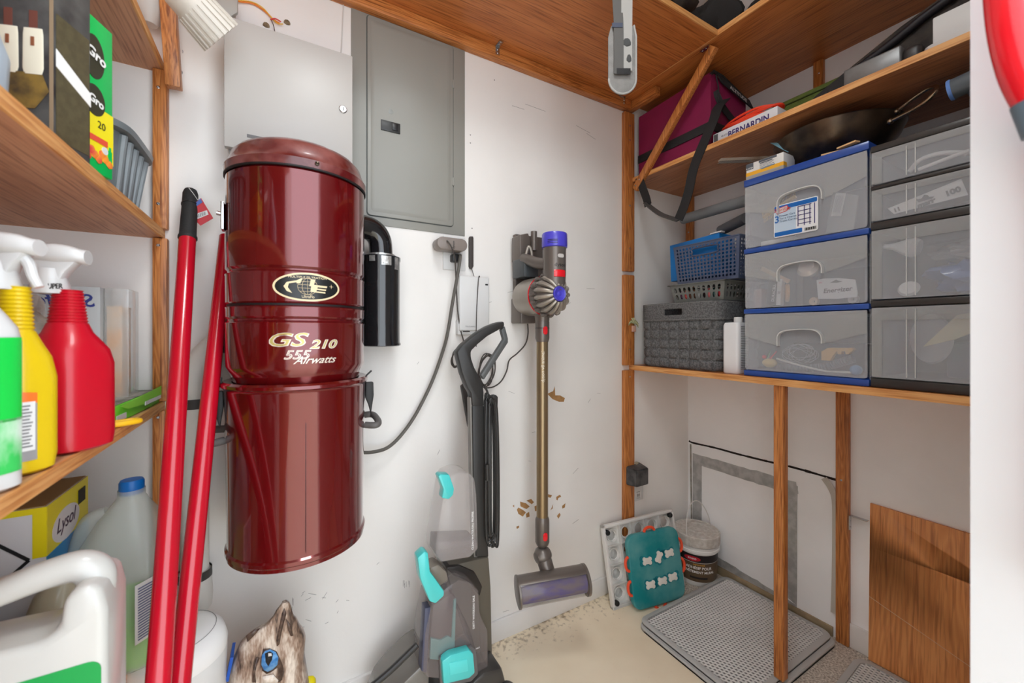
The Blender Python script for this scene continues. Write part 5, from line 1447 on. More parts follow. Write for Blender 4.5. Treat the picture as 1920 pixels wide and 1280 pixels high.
bm = B(); bbox(bm, nx0, nx1, ny0, ny1, nz0, nz0+.002); fin('bottom', bm, nv_, nb)
bm = B(); e = .012
pts = [(nx0-e,ny0-e,nz1),(nx1+e,ny0-e,nz1),(nx1+e,ny1+e,nz1),(nx0-e,ny1+e,nz1)]
for i in range(4):
    a_, b_ = Vector(pts[i]), Vector(pts[(i+1)%4]); beam(bm, a_, b_, .006, .005, bev=.001)
fin('rim', bm, nv_, nb)
fn = wallfn(nx0,nx1,ny0,ny1,nz0,nz1,.012,'f')
bm = B()
P = [fn(u, v)+Vector((-.002,0,0)) for u, v in ((.33,.70),(.68,.70),(.70,.79),(.68,.88),(.33,.88),(.31,.79))]
tube(bm, P, .003, 8, 3, closed=True); fin('grip_rim', bm, nv_, nb)
bbx = thing('blue_box', 'bright blue carton standing in the perforated basket', 'box', (1.52,.98,nz0))
bm = B(); F = frame((1.445,1.100,0), (0,-1,0.04))
bbox(bm, .012, .235, 0, .10, nz0+.02, nz1+.022, .002); fin('carton', bm, mat('carton_blue', (20,116,190), .4), bbx, F)
bm = B(); bbox(bm, .20, .246, -.004, .02, nz1+.022, nz1+.027, .001); fin('white_flap', bm, white, bbx, F)

wcn = thing('white_can', 'tall white rectangular can with fine print beside the felt basket', 'can', (1.42,.85,ZS))
bm = loft(B(), [(ZS,1.425,.848,.034,.028,6),(ZS+.004,1.425,.848,.036,.030,6),(1.150,1.425,.848,.036,.030,6),(1.160,1.425,.848,.033,.027,5),(1.162,1.425,.848,.015,.012,3)], n=40); fin('body', bm, mat('can_white', (234,234,236), .3, coat=.4), wcn)
bm = lathe(B(), [(.014,1.160),(.014,1.178),(.012,1.180),(0,1.180)], T(1.425,.840,0), seg=24); fin('cap', bm, white, wcn)
bm = B()
for k in range(26):
    z = 1.145-k*.006; bbox(bm, 1.404, 1.448-.004*((k*7)%3), .8172, .8178, z, z+.0022)
fin('fine_print', bm, mat('print_grey', (120,120,122), .6), wcn)
gc = thing('grey_cloth', 'bluish grey cloth stuffed behind the white can', 'cloth', (1.52,.84,1.12))
bm = B(); lump(bm, (1.545,.845,1.165), .045, (.9,.85,.9), .35, 2.2, 3, seed=5); fin('cloth', bm, mat('cloth_grey', (138,142,154), .9), gc)

ft = thing('foam_tube', 'long grey foam pipe sleeve slanting above the blue carton', 'foam tube', (1.6,1.0,1.62))
a, b = wr(1281,411,1.60), Vector((1.52,.812,1.622))
fin('sleeve', tube(B(), [a, b], .0215, 24), mat('foam_grey', (128,130,132), .9, bump=.3, bscale=300), ft)
ft = thing('foam_tube', 'short dark foam tube end below the long grey sleeve', 'foam tube', (1.6,.9,1.55))
a, b = wr(1352,432,1.60), wr(1392,412,1.55)
fin('sleeve', tube(B(), [a, a.lerp(b,1.15)], .021, 24), mat('foam_dark', (96,96,98), .9), ft)

# palm ornament hanging on the corner post
pa = thing('palm_ornament', 'small cream palm tree ornament hung on the oak upright', 'ornament', wb(1187,632,1.262))
Yp = 1.268
c = wb(1188,606,Yp)
leafm = mat('ornament_cream', (206,200,160), .6); leafg = mat('ornament_sage', (150,160,120), .6)
for k in range(11):
    a = -.35+k*.345
    tip = c+Vector((.032*math.cos(a), 0, .024*math.sin(a)-(.010 if abs(math.cos(a)) > .5 else 0)))
    midp = c.lerp(tip, .55)+Vector((0,0,.008))
    fin('frond', tube(B(), [c, midp, tip], [.0018,.003,.0012], 6, 4), (leafm if k % 2 else leafg), pa)
bm = B(); bbox(bm, c.x-.012, c.x+.012, Yp-.004, Yp+.003, c.z-.038, c.z-.010, .003); fin('trunk', bm, mat('ornament_pink', (206,160,140), .6), pa)
fin('hanger', tube(B(), [c+Vector((-.002,0,.004)), c+Vector((-.002,.006,.022))], .0008, 5), ink, pa)

# ------------------------------------------------------------------ upper right shelf
ZU = 1.813
cool = thing('cooler_bag', 'maroon insulated bag with black straps on the upper right shelf', 'cooler bag', (1.51,1.09,ZU))
mar = mat('maroon_nylon', (134,24,72), .6, var=.1, scale=12, bump=.4, bscale=350)
strapm = mat('black_webbing', (36,35,36), .75, bump=.5, bscale=500)
kx0, kx1, ky0, ky1, kz1 = 1.395, 1.62, .925, 1.272, 2.098
bm = B()
t = bmesh.new(); bbox(t, kx0, kx1, ky0, ky1, ZU, kz1)
for v in t.verts:
    if v.co.y < 1 and v.co.z > 2 and v.co.x > 1.5: v.co.z -= .045; v.co.y -= .0
    if v.co.y > 1.2 and v.co.z > 2: v.co.z -= .01
bmesh.ops.subdivide_edges(t, edges=t.edges[:], cuts=6, use_grid_fill=True)
for v in t.verts:
    p = v.co; d = .004*noise.noise(p*9); v.co += Vector((d, d, d*.6 if p.z > ZU+.01 else 0))
merge(bm, t)
fin('body', bm, mar, cool, sharp=50)
def piping(pts, name='piping', r=.0045): fin(name, tube(B(), pts, r, 8), strapm, cool)
piping([(kx0,ky0,ZU+.006),(kx0,ky1,ZU+.006)]); piping([(kx0,ky0,ZU+.004),(kx0,ky0,kz1)]) if False else None
piping([(kx0,ky0,kz1-.01),(kx0+.01,ky0-.004,kz1+.002),(kx0+.06,ky0-.006,kz1-.002),(kx0+.14,ky0-.006,kz1-.024),(kx1+.005,ky0-.006,kz1-.048)], r=.006)
bm = B(); quad(bm, (kx0+.02,ky0-.010,kz1), (kx1+.008,ky0-.012,kz1-.045), (kx1+.02,ky0-.022,kz1-.082), (kx0+.05,ky0-.014,kz1-.030), th=.005); fin('lid_flap', bm, strapm, cool)
fin('lettering', text_bm('ALTITUDE', .0235, .0003, bold=.0006), mat('print_silver', (190,188,188), .5), cool, frame((kx0+.135,ky0-.0255,kz1-.062), (1,-.04,-.26), (0,.2,1)), smooth=False)
bm = B(); bbox(bm, kx0-.004, kx0+.002, ky0-.001, ky1+.002, 1.880, 1.914, .001); bbox(bm, kx0-.003, kx0+.22, ky0-.006, ky0+.001, 1.880, 1.914, .001); fin('band', bm, strapm, cool)
bm = B(); ribbon(bm, [(kx0+.02,ky0-.004,2.03),(kx0+.05,ky0-.012,1.98),(kx0+.12,ky0-.014,1.94),(kx0+.21,ky0-.010,1.915)], (0,-.3,1), .022, .003); fin('end_strap', bm, strapm, cool)
piping([(kx0+.015,ky0-.010,2.085),(kx0+.025,ky0-.014,2.04),(kx0+.03,ky0-.012,1.99)], 'zip_cord', .0025)
bm = B(); lump(bm, (kx0+.155,ky0-.012,1.885), .05, (1.2,.5,1.1), .4, 3, 3, seed=2); fin('gathered_pocket', bm, mar, cool)
# shoulder strap hanging below the shelf
XS = 1.350
def ws_(x, y, X=XS): return wr(x, y, X)
P = [Vector((1.45,.905,2.00)), Vector((1.405,.905,1.955)), ws_(1338,225,1.375), ws_(1322,262,1.362), ws_(1306,300,1.357), ws_(1298,325,1.352), ws_(1292,355), ws_(1283,385), ws_(1272,412)]
ms_ = cool
bm = B(); ribbon(bm, P, [(0,1,.3),(0,1,.2),(0,1,.1),(0,1,0)], .040, .003, 8); fin('shoulder_strap', bm, strapm, cool)
P = [ws_(1272,413,1.348), ws_(1262,410,1.346), ws_(1240,402,1.345), ws_(1222,390,1.346), ws_(1211,380,1.348)]
bm = B(); ribbon(bm, P, (.8,.2,.5), .026, .005, 8); fin('strap_pad', bm, mat('pad_grey', (78,76,74), .7), cool)
P = [ws_(1215,385,1.35), ws_(1212,372), ws_(1204,350), ws_(1199,335), Vector((1.362,1.235,1.80)), Vector((1.385,1.25,1.816))]
bm = B(); ribbon(bm, P, (0,1,0), .036, .003, 8); fin('shoulder_strap', bm, strapm, cool)

bp_ = thing('jar_lid_box', 'low white carton with dark block lettering at the shelf edge beside the maroon bag', 'carton', (1.42,.8,ZU))
y0, y1 = .912, .690
fin('carton', bbox(B(), 1.388, 1.47, y1, y0, ZU, ZU+.042, .001), mat('carton_white2', (222,222,226), .5), bp_)
fin('lettering', text_bm('BERNARDIN', .030, .0003, bold=.0008, sx=.85), mat('print_navy', (62,44,110), .5), bp_, FR(1.3878,.785,ZU+.008), smooth=False)
bm = B(); bbox(bm, 1.3872, 1.3882, .893, .908, ZU+.004, ZU+.038); fin('logo_block', bm, mat('grey_ink', (90,90,92), .5), bp_)
fin('lettering', text_bm('48 LIDS', .009, .0003), MATS['grey_ink'], bp_, FR(1.3878,.866,ZU+.020), smooth=False)
oc = mat('orange_red_cord', (236,70,40), .45)
tcd = thing('extension_cord', 'coiled orange red extension cord on the lettered carton', 'extension cord', (1.45,.8,ZU+.043))
for k in range(7):
    rr = .062+.006*((k*5) % 3)
    pts = [(1.452+.042*math.cos(a)+.003*math.sin(3*a+k), .808+(rr+.03)*math.sin(a), ZU+.050+.0085*(k//2)+.007*math.sin(a*2+k*1.3)*.5) for a in [2*PI*j/20 for j in range(20)]]
    fin('cord_turn', tube(B(), pts, .0042, 8, 2, closed=True), oc, tcd)

gm = thing('green_case', 'long olive green fabric case on the upper right shelf', 'case', (1.62,.5,ZU))
bm = B(); bbox(bm, 1.535, 1.73, .17, .805, ZU, 1.945, .025, 4); fin('body', bm, mat('olive_fabric', (96,112,48), .85, bump=.8, bscale=420, var=.2, scale=60), gm)
fin('seam', tube(B(), [(1.534,.79,1.92),(1.534,.18,1.92)], .003, 6), mat('olive_dark', (60,72,30), .8), gm)
bk1 = thing('black_bag', 'black fabric bag tucked between green case and grey box', 'bag', (1.47,.58,ZU))
bm = B(); P = [(0,0),(.23,0),(.23,.09),(.16,.085),(.09,.055),(.03,.018)]
prism(bm, P, .07, FR(1.45,.70,ZU), bev=.008); fin('body', bm, mat('black_cloth', (44,42,42), .8, bump=.6, bscale=200), bk1)
fin('white_mark', bbox(B(), 1.448, 1.4505, .555, .565, ZU+.03, ZU+.037), inkw, bk1)
mb = thing('grey_metal_box', 'grey metallic box with dark end on the upper right shelf edge', 'box', (1.42,.45,ZU))
gz = 1.868
fin('body', bbox(B(), 1.385, 1.44, .392, .515, ZU, gz, .005, 3), mat('grey_pewter', (128,128,128), .35, metal=.4, var=.2, scale=20), mb)
fin('dark_end', bbox(B(), 1.388, 1.437, .355, .393, ZU, gz-.012, .012, 4), mat('dark_end', (50,46,46), .4), mb)
cs = thing('long_case', 'long dark camouflage case rising behind the white stack', 'case', (1.5,.3,ZU))
camo = mat('dark_camo', (38,33,31), .8, rgb2=(66,58,52), scale=26)
P = [(0,0),(.58,0),(.58,.21),(.44,.20),(.30,.155),(.16,.095),(.05,.03)]
bm = B(); prism(bm, P, .05, FR(1.475,.72,ZU+.0), bev=.01)
for v in bm.verts: v.co.x += 0
fin('body', bm, camo, cs)
fin('black_arc', tube(B(), [(1.468,.56,ZU+.07),(1.466,.44,ZU+.11),(1.466,.36,ZU+.145),(1.466,.28,ZU+.165),(1.468,.20,ZU+.160)], .011, 12, 6), mat('arc_black', (30,26,32), .5), cs)
wsx = thing('white_box', 'white plastic box topmost at the right end of the upper right shelf', 'box', (1.43,.27,ZU+.02))
fin('body', bbox(B(), 1.39, 1.458, .14, .336, ZU+.022, ZU+.085, .003), white, wsx)
wsy = thing('white_tray', 'white rounded tray under the white box on the upper right shelf', 'tray', (1.43,.27,ZU))
fin('body', loft(B(), [(ZU,1.42,.24,.030,.105,4),(ZU+.004,1.42,.24,.036,.112,4),(ZU+.021,1.42,.24,.038,.115,4)], n=40), white, wsy)

# ------------------------------------------------------------------ dark things on the top shelf corner
cam_m = mat('black_cloth', (44,42,42), .8, bump=.6, bscale=200)
for k, (c, sc, lab) in enumerate((((1.45,.97,2.275),(1.15,1.1,.9),'black duffel bag in the top shelf corner'),
                                 ((1.13,.985,2.265),(1.2,1.05,.8),'dark camouflage coat heaped on the back top shelf'),
                                 ((1.48,.70,2.26),(.95,.95,.75),'black bundled fabric on the right top shelf'))):
    bm = B(); lump(bm, c, .115, sc, .45, 2.0, 4, seed=k*3.1)
    for v in bm.verts: v.co.z = max(v.co.z, 2.169)
    fin('clothes_bundle', bm, (cam_m, camo, cam_m)[k], label=lab, cat='clothes')

# ------------------------------------------------------------------ grey strap hanging from the back top shelf
gs = thing('hanging_strap', 'grey padded hook strap dangling from the top shelf', 'strap', (.80,.80,1.77))
web = mat('grey_webbing', (132,130,127), .85, bump=.6, bscale=400, var=.15, scale=40)
ux = Vector((.87,-.49,0))
C0 = Vector((.803,.790,0))
t = B(); pad = []
hw2, zt2, zb2 = .038, 1.955, 1.772
for k in range(25):
    a = PI+PI*k/24; pad.append((hw2*math.cos(a), zb2+hw2+hw2*1.05*math.sin(a)))
pad += [(hw2,zt2-.03),(hw2-.006,zt2),(-hw2+.008,zt2),(-hw2,zt2-.03)]
FS = frame(C0, ux)
fin('pad', prism(B(), pad, .006, FS, bev=.002), web, gs)
bm = B(); n = len(pad)
tube(bm, [(x*.97, -.001, z) for x, z in pad[:27]], .0028, 8); fin('binding', bm, mat('strap_binding', (160,158,154), .8), gs, FS)
bm = B(); ribbon(bm, [(.012,-.004,2.30),(.011,-.006,2.10),(.010,-.005,1.95),(.010,-.004,1.83)], (1,0,0), .030, .002); fin('velcro_strip', bm, mat('velcro_light', (160,158,154), .9), gs, FS)
bm = B(); ribbon(bm, [(-.018,-.003,2.30),(-.016,-.004,2.05),(-.012,-.006,1.95),(-.012,-.007,1.82)], (1,0,0), .026, .0022); fin('dark_webbing', bm, mat('webbing_dark', (88,86,84), .85), gs, FS)
bm = B(); bbox(bm, -.018, .020, -.0085, -.0065, 1.818, 1.835, .001); fin('black_tab', bm, strapm, gs, FS)
bm = B(); bbox(bm, -.030, -.002, -.0088, -.0066, 1.944, 1.956); fin('tag', bm, mat('tag_slate', (60,66,84), .6), gs, FS)
bm = B(); lump(bm, (.010,-.0058,1.905), .011, (1,.12,1), .4, 3, 2); lump(bm, (.016,-.0058,1.862), .008, (.8,.12,1.3), .4, 3, 2); fin('stain', bm, mat('stain_grey', (70,70,70), .9), gs, FS)

# ------------------------------------------------------------------ red tool by the door jamb
rh = thing('red_handle', 'red curved plastic handle with grey collar hanging by the near door jamb', 'handle', (.575,.1,1.2))
P = [(.562,.092,1.50),(.562,.088,1.42),(.564,.080,1.365),(.572,.064,1.335),(.585,.045,1.315)]
fin('red_grip', tube(B(), [(.560,.088,1.56),(.559,.088,1.48),(.560,.086,1.41),(.563,.080,1.36),(.567,.072,1.328)], .0155, 20, 6), mat('bright_red', (226,20,36), .25, coat=.5), rh)
fin('grey_collar', tube(B(), [(.567,.072,1.329),(.571,.066,1.300)], .0165, 20), mat('collar_grey', (96,112,126), .4), rh)
fin('red_shaft', tube(B(), [(.571,.066,1.301),(.580,.052,1.22),(.582,.05,.90)], .015, 20, 4), MATS['bright_red'], rh)
# ------------------------------------------------------------------ floor things by the right wall
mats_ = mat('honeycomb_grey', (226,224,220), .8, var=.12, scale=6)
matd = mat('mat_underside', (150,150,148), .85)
def litter_mat(label, cx, cy, w, d, z, th, rot, group=None):
    t = thing('honeycomb_mat', label, 'mat', (cx, cy, z))
    F = T(cx, cy, z) @ RZ(rot)
    bm = B(); prism(bm, rrect(-w/2, w/2, -d/2, d/2, .035, 6), th*.45, None); bm.transform(Matrix(((1,0,0,0),(0,0,1,0),(0,1,0,0),(0,0,0,1))))
    fin('base_layer', bm, matd, t, F)
    r = .0078; dx = r*math.sqrt(3); dy = r*1.5
    bm = B(); nx = int((w-.03)/dx); ny = int((d-.03)/dy)
    for j in range(ny):
        for i in range(nx):
            x = -w/2+.02+i*dx+(dx/2 if j % 2 else 0); y = -d/2+.02+j*dy
            if abs(x) > w/2-.018 or abs(y) > d/2-.018: continue
            if (abs(x)-(w/2-.035)) > 0 and (abs(y)-(d/2-.035)) > 0 and math.hypot(abs(x)-(w/2-.035), abs(y)-(d/2-.035)) > .020: continue
            o, q = [], []
            for k in range(6):
                a = PI/6+PI/3*k
                o.append(bm.verts.new((x+r*math.cos(a), y+r*math.sin(a), th)))
                q.append(bm.verts.new((x+r*.70*math.cos(a), y+r*.70*math.sin(a), th-.0045)))
            for k in range(6): bm.faces.new((o[k], o[(k+1)%6], q[(k+1)%6], q[k]))
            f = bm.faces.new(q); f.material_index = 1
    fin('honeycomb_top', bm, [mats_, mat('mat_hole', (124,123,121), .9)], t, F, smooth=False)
    bm = B(); A = rrect(-w/2, w/2, -d/2, d/2, .035, 6); C_ = rrect(-w/2+.018, w/2-.018, -d/2+.018, d/2-.018, .024, 6)
    lv = [[bm.verts.new((x, y, zz)) for x, y in L_] for L_, zz in ((A, .0), (A, th*.8), (rrect(-w/2+.003, w/2-.003, -d/2+.003, d/2-.003, .033, 6), th), (C_, th+.0004), (C_, th*.4))]
    n = len(A)
    for a, b in zip(lv, lv[1:]):
        for k in range(n): bm.faces.new((a[k], a[(k+1)%n], b[(k+1)%n], b[k]))
    fin('binding', bm, mat('mat_binding', (182,182,180), .8), t, F)
    return t
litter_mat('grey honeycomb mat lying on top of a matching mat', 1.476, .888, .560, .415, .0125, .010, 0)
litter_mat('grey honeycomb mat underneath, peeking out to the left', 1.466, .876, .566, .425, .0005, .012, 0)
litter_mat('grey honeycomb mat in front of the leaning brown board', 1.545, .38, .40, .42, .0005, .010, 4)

# white rack leaning on the back wall
rk = thing('white_rack', 'white plastic panel with round holes leaning behind the teal puzzle', 'rack', (1.36,1.2,0))
FR_ = frame((1.168,1.196,.002), (1,-.10,0)) @ RX(-13)
rw, rh_ = .395, .318
rack = mat('rack_white', (226,224,220), .5, var=.06, scale=14)
bm = B()
bbox(bm, 0, rw, 0, .006, 0, .012, .001); bbox(bm, 0, rw, 0, .022, rh_-.012, rh_, .002); bbox(bm, 0, .012, 0, .022, 0, rh_, .002); bbox(bm, rw-.012, rw, 0, .022, 0, rh_, .002); bbox(bm, 0, rw, 0, .022, 0, .012, .002)
fin('frame', bm, rack, rk, FR_)
bm = B()
nx_, nz_ = 5, 4
cw, chh = (rw-.024)/nx_, (rh_-.024)/nz_
for i in range(1, nx_): bbox(bm, .012+i*cw-.001, .012+i*cw+.001, .002, .02, .012, rh_-.012)
for j in range(1, nz_): bbox(bm, .012, rw-.012, .002, .02, .012+j*chh-.001, .012+j*chh+.001)
fin('ribs', bm, rack, rk, FR_)
bm = B()
fnp = lambda u, v: Vector((u, .020, v))
perf(bm, .012, rw-.012, .012, rh_-.012, nx_, nz_, .020, .020, fnp)
solid(fin('perforated_back', bm, rack, rk, FR_, smooth=False), .002)
for i in range(nx_):
    for j in range(nz_):
        c = Vector((.012+(i+.5)*cw, .02, .012+(j+.5)*chh))
        if i in (0,) or (j == nz_-1):
            fin('ring', lathe(B(), [(.020,0),(.026,0),(.027,-.010),(.025,-.010),(.021,-.001)], frame(c, (1,0,0), (0,1,0)), seg=28), rack, rk, FR_)
            if i == 0: fin('cup', lathe(B(), [(.026,0),(.026,.028),(.018,.038),(0,.038)], frame(c, (1,0,0), (0,1,0)), seg=28), mat('cup_clear', (222,220,216), .4), rk, FR_)
for x, z in ((.020,.022),(.020,rh_-.030),(rw-.022,rh_-.022),(rw-.022,.022)):
    fin('rubber_foot', lathe(B(), [(0,-.002),(.004,-.004),(.0095,-.004),(.011,.001),(.011,.01)], frame((x,-.001,z), (1,0,0), (0,1,0)), seg=20), black, rk, FR_)

# teal dog puzzle
tp = thing('dog_puzzle', 'dusty teal puzzle tray with white bone sliders and orange tabs', 'pet toy', (1.36,1.13,.0))
FP = frame((1.226,1.138,.010), (1,-.17,0)) @ RX(-11)
pw, ph = .262, .282
tealm = mat('teal_dusty', (0,128,134), .5, rgb2=(96,158,160), scale=7)
fin('tray', prism(B(), rrect(0, pw, 0, ph, .038, 7), .024, FP, bev=.006, seg=3), tealm, tp)
orange = mat('tab_orange', (238,84,50), .4)
def tab(x, z, r):
    pts = []
    for k in range(13):
        a = PI/2+PI*k/12; pts.append((.016*math.cos(a)*1.0, .007, .026*math.sin(a)))
    F = FP @ T(x, 0, z) @ RY(r)
    bm = tube(B(), pts, .0058, 8)
    fin('tab', bm, orange, tp, F)
for x, z, r in ((0,ph*.62,0),(0,ph*.30,0),(pw*.45,ph,90),(pw,ph*.72,180),(pw,ph*.44,180),(pw*.50,0,-90)):
    tab(x, z, r)
def bone(x, z, rot, fl=0):
    pts = []
    a_, r = .0085, .0062
    for sx, sz, a0, a1 in ((1,1,-60,150),(-1,1,30,240),(-1,-1,120,330),(1,-1,210,420)):
        for k in range(7):
            a = math.radians(a0+(a1-a0)*k/6); pts.append((sx*a_*1.25+r*math.cos(a), sz*.0055+r*math.sin(a)))
    F = FP @ T(x, -.006, z) @ RY(rot)
    pts = [(p[0]*1.3, p[1]*1.3) for p in pts]
    fin('bone_slider', prism(B(), pts, .007, F, bev=.0012), mat('bone_white', (232,228,220), .45), tp)
    bm = B(); prism(bm, [(p[0]*1.45, p[1]*1.35) for p in pts], .0006, FP @ T(x+fl*.004, -.0008, z) @ RY(rot)); fin('recess', bm, mat('teal_clean', (0,118,130), .4), tp)
for i, (x, z, r) in enumerate(((.32,.62,4),(.55,.635,-62),(.76,.655,-5),(.33,.30,2),(.56,.31,3),(.77,.325,-2))):
    bone(pw*x, ph*z, r, 1 if i % 2 else -1)

# adhesive bucket
bk2 = thing('adhesive_bucket', 'white tub with dusty lid and brown label in the back corner', 'bucket', (1.664,1.175,0))
TBk = T(1.664,1.175,0)
wp = mat('bucket_white', (230,230,228), .4)
fin('tub', lathe(B(), [(0,.001),(.078,.001),(.081,.006),(.092,.19),(.093,.2)], TBk, seg=64), wp, bk2)
fin('brown_label', lathe(B(), [(.0825,.022),(.0872,.108)], TBk, seg=64), mat('label_brown', (96,78,58), .4), bk2)
fin('black_label_band', lathe(B(), [(.0873,.1085),(.0892,.143)], TBk, seg=64), mat('label_blackish', (36,32,34), .4), bk2)
fin('pinstripe', lathe(B(), [(.0876,.1075),(.0878,.1095)], TBk, seg=64), white, bk2)
fin('lid', lathe(B(), [(.094,.176),(.0975,.178),(.099,.205),(.0985,.219),(.096,.222),(.093,.222),(.091,.218),(.070,.217),(.068,.2185),(.066,.217),(.035,.217),(.032,.2205),(.012,.2205),(0,.219)], TBk, seg=64), mat('dusty_lid', (208,204,198), .6, rgb2=(186,180,172), scale=60), bk2)
fin('collar', lathe(B(), [(.093,.150),(.0965,.152),(.0965,.162),(.094,.163),(.095,.174),(.096,.176)], TBk, seg=64), wp, bk2)
pts = []
for k in range(25):
    a = PI*k/24; pts.append((1.664+.098*math.cos(a)*.92, 1.175+.03*math.sin(a)-.02, .19+.155*math.sin(a)))
fin('bail_handle', tube(B(), pts, .0022, 8), mat('bail_white', (214,212,208), .4), bk2)
la_ = math.atan2(-1.175, -1.664)
def onbk(t, da, z, r=.0888, tilt=.053):
    for v in t.verts:
        a = la_+da+v.co.x/r; rr = r+(v.co.z+z-.1)*tilt-v.co.y
        v.co = Vector((1.664+rr*math.cos(a), 1.175+rr*math.sin(a), z+v.co.z))
    return t
fin('lettering', onbk(text_bm('ADHÉSIF POUR', .0165, .0003, bold=.0003), .12, .079, .0868), inkw, bk2, smooth=False)
fin('lettering', onbk(text_bm('REVÊTEMENT MURAL', .0150, .0003, bold=.0003), .12, .061, .0868), inkw, bk2, smooth=False)
fin('lettering', onbk(text_bm('INSTANTANÉ', .008, .0003), .12, .0965, .0868), MATS['carton_orange'], bk2, smooth=False)
t = B(); prism(t, ell(.034,.011,28), .0004)
for k in range(-6,7): bmesh.ops.bisect_plane(t, geom=t.verts[:]+t.edges[:]+t.faces[:], plane_co=(k*.005,0,0), plane_no=(1,0,0))
t.transform(T(0,-.0004,0)); fin('red_oval', onbk(t, -.20, .125, .0888), mat('logo_red', (190,34,50), .4), bk2)
fin('lettering', onbk(text_bm('SYNKO', .0105, .0003, bold=.0002), -.20, .1215, .0896), inkw, bk2, smooth=False)
t = B(); bbox(t, -.038, .038, -.0004, 0, 0, .008); 
for k in range(-7,8): bmesh.ops.bisect_plane(t, geom=t.verts[:]+t.edges[:]+t.faces[:], plane_co=(k*.005,0,0), plane_no=(1,0,0))
fin('label_stripe', onbk(t, .12, .036, .0868), mat('label_blackish', (36,32,34), .4), bk2)

# low outlet with black adapter
ot = thing('wall_outlet', 'low outlet plate beside the corner upright', 'outlet', wb(1195,935))
a, b = wb(1187,943,1.295), wb(1202,908,1.295)
fin('plate', bbox(B(), a.x-.01, a.x+.065, 1.294, 1.30, b.z-.070, b.z+.045, .002), white, ot)
fin('socket', bbox(B(), a.x+.018, a.x+.044, 1.292, 1.2945, b.z-.058, b.z-.028, .004), mat('outlet_grey', (206,204,202), .4), ot)
for dx in (.026,.034): fin('slot', bbox(B(), a.x+dx, a.x+dx+.002, 1.2915, 1.2922, b.z-.048, b.z-.038), ink, ot)
ba = thing('power_adapter', 'dusty black adapter plugged in beside the corner upright', 'adapter', (1.43,1.25,.6))
a, b = wb(1187,916,1.235), wb(1217,872,1.235)
bm = B(); t = bmesh.new(); bbox(t, a.x+.002, b.x, 1.225, 1.2915, a.z, b.z)
for v in t.verts:
    if v.co.y < 1.24: v.co.x = a.x+.012+(v.co.x-a.x)*.75; v.co.z = a.z+.006+(v.co.z-a.z)*.85
bmesh.ops.bevel(t, geom=t.edges[:], offset=.004, segments=2, affect='EDGES'); merge(bm, t)
fin('body', bm, mat('adapter_black', (48,47,49), .45, rgb2=(84,82,82), scale=30), ba)
bm = B(); lump(bm, wb(1193,868,1.24), .008, (1.2,1,.8), .5, 3, 2); fin('fluff', bm, mat('fluff', (150,138,120), .9), ba)

# ------------------------------------------------------------------ middle left shelf
ZM = 1.379
ct_ = thing('black_carton', 'black carton printed with two pale vials on the middle left shelf', 'carton', (-.33,.83,ZM))
Fc = frame((-.2665,.787,0), (.33,.944,0))   # local x along its narrow face, y into the shelf
wC, dC, hC = .060, .20, .262
cbm = mat('carton_black', (40,38,40), .45, rgb2=(84,84,82), scale=16)
fin('carton', bbox(B(), 0, wC, 0, dC, ZM, ZM+hC, .001), cbm, ct_, Fc)
fin('olive_panel', bbox(B(), .004, wC-.003, -.0008, 0, ZM+.012, ZM+.185), mat('panel_olive', (88,80,56), .5, var=.25, scale=90), ct_, Fc)
bm = B(); prism(bm, [(.003,ZM+.112),(wC-.001,ZM+.086),(wC-.001,ZM+.106),(.003,ZM+.136)], .0008, T(0,-.0016,0)); fin('white_strip', bm, inkw, ct_, Fc)
Fn = frame((-.2665,.787,0), (-.944,.33,0)); Fn = Matrix.Translation((-.2665,.787,0)) @ Matrix(((.944,-.33,0,0),(-.33,-.944,0,0),(0,0,1,0),(0,0,0,1)))
# near end face: runs away from the corner into the shelf
ev = Vector((-.944,.33,0)); 
Fe = frame(Vector((-.2665,.787,0))+ev*dC, -ev)
fin('corner_edge', bbox(B(), dC-.004, dC+.0004, -.0006, 0, ZM, ZM+hC), mat('worn_edge', (150,130,104), .6), ct_, Fe)
for k, x in enumerate((dC-.022, dC-.050)):
    bm = loft(B(), [(ZM+.096,x,-.0008,.0100,.0006,2),(ZM+.104,x,-.0008,.0120,.0007,2),(ZM+.150,x,-.0008,.0115,.0007,2),(ZM+.158,x,-.0008,.0105,.0006,2)], n=20)
    fin('printed_vial', bm, mat('vial_cream', (236,230,208), .4), ct_, Fe)
    fin('vial_mark', bbox(B(), x-.002, x+.002, -.0022, -.0014, ZM+.134, ZM+.146), mat('vial_brown', (140,84,56), .5), ct_, Fe)
    fin('vial_neck', bbox(B(), x-.0045, x+.0045, -.001, 0, ZM+.158, ZM+.182), mat('neck_rust', (110,64,54), .5), ct_, Fe)
bm = loft(B(), [(ZM+.05,dC-.04,-.0008,.020,.0003,2),(ZM+.074,dC-.038,-.0008,.034,.0004,2),(ZM+.098,dC-.04,-.0008,.028,.0003,2)], n=24); fin('golden_glow_print', bm, mat('print_gold', (140,112,52), .5, rgb2=(70,58,40), scale=30), ct_, Fe)

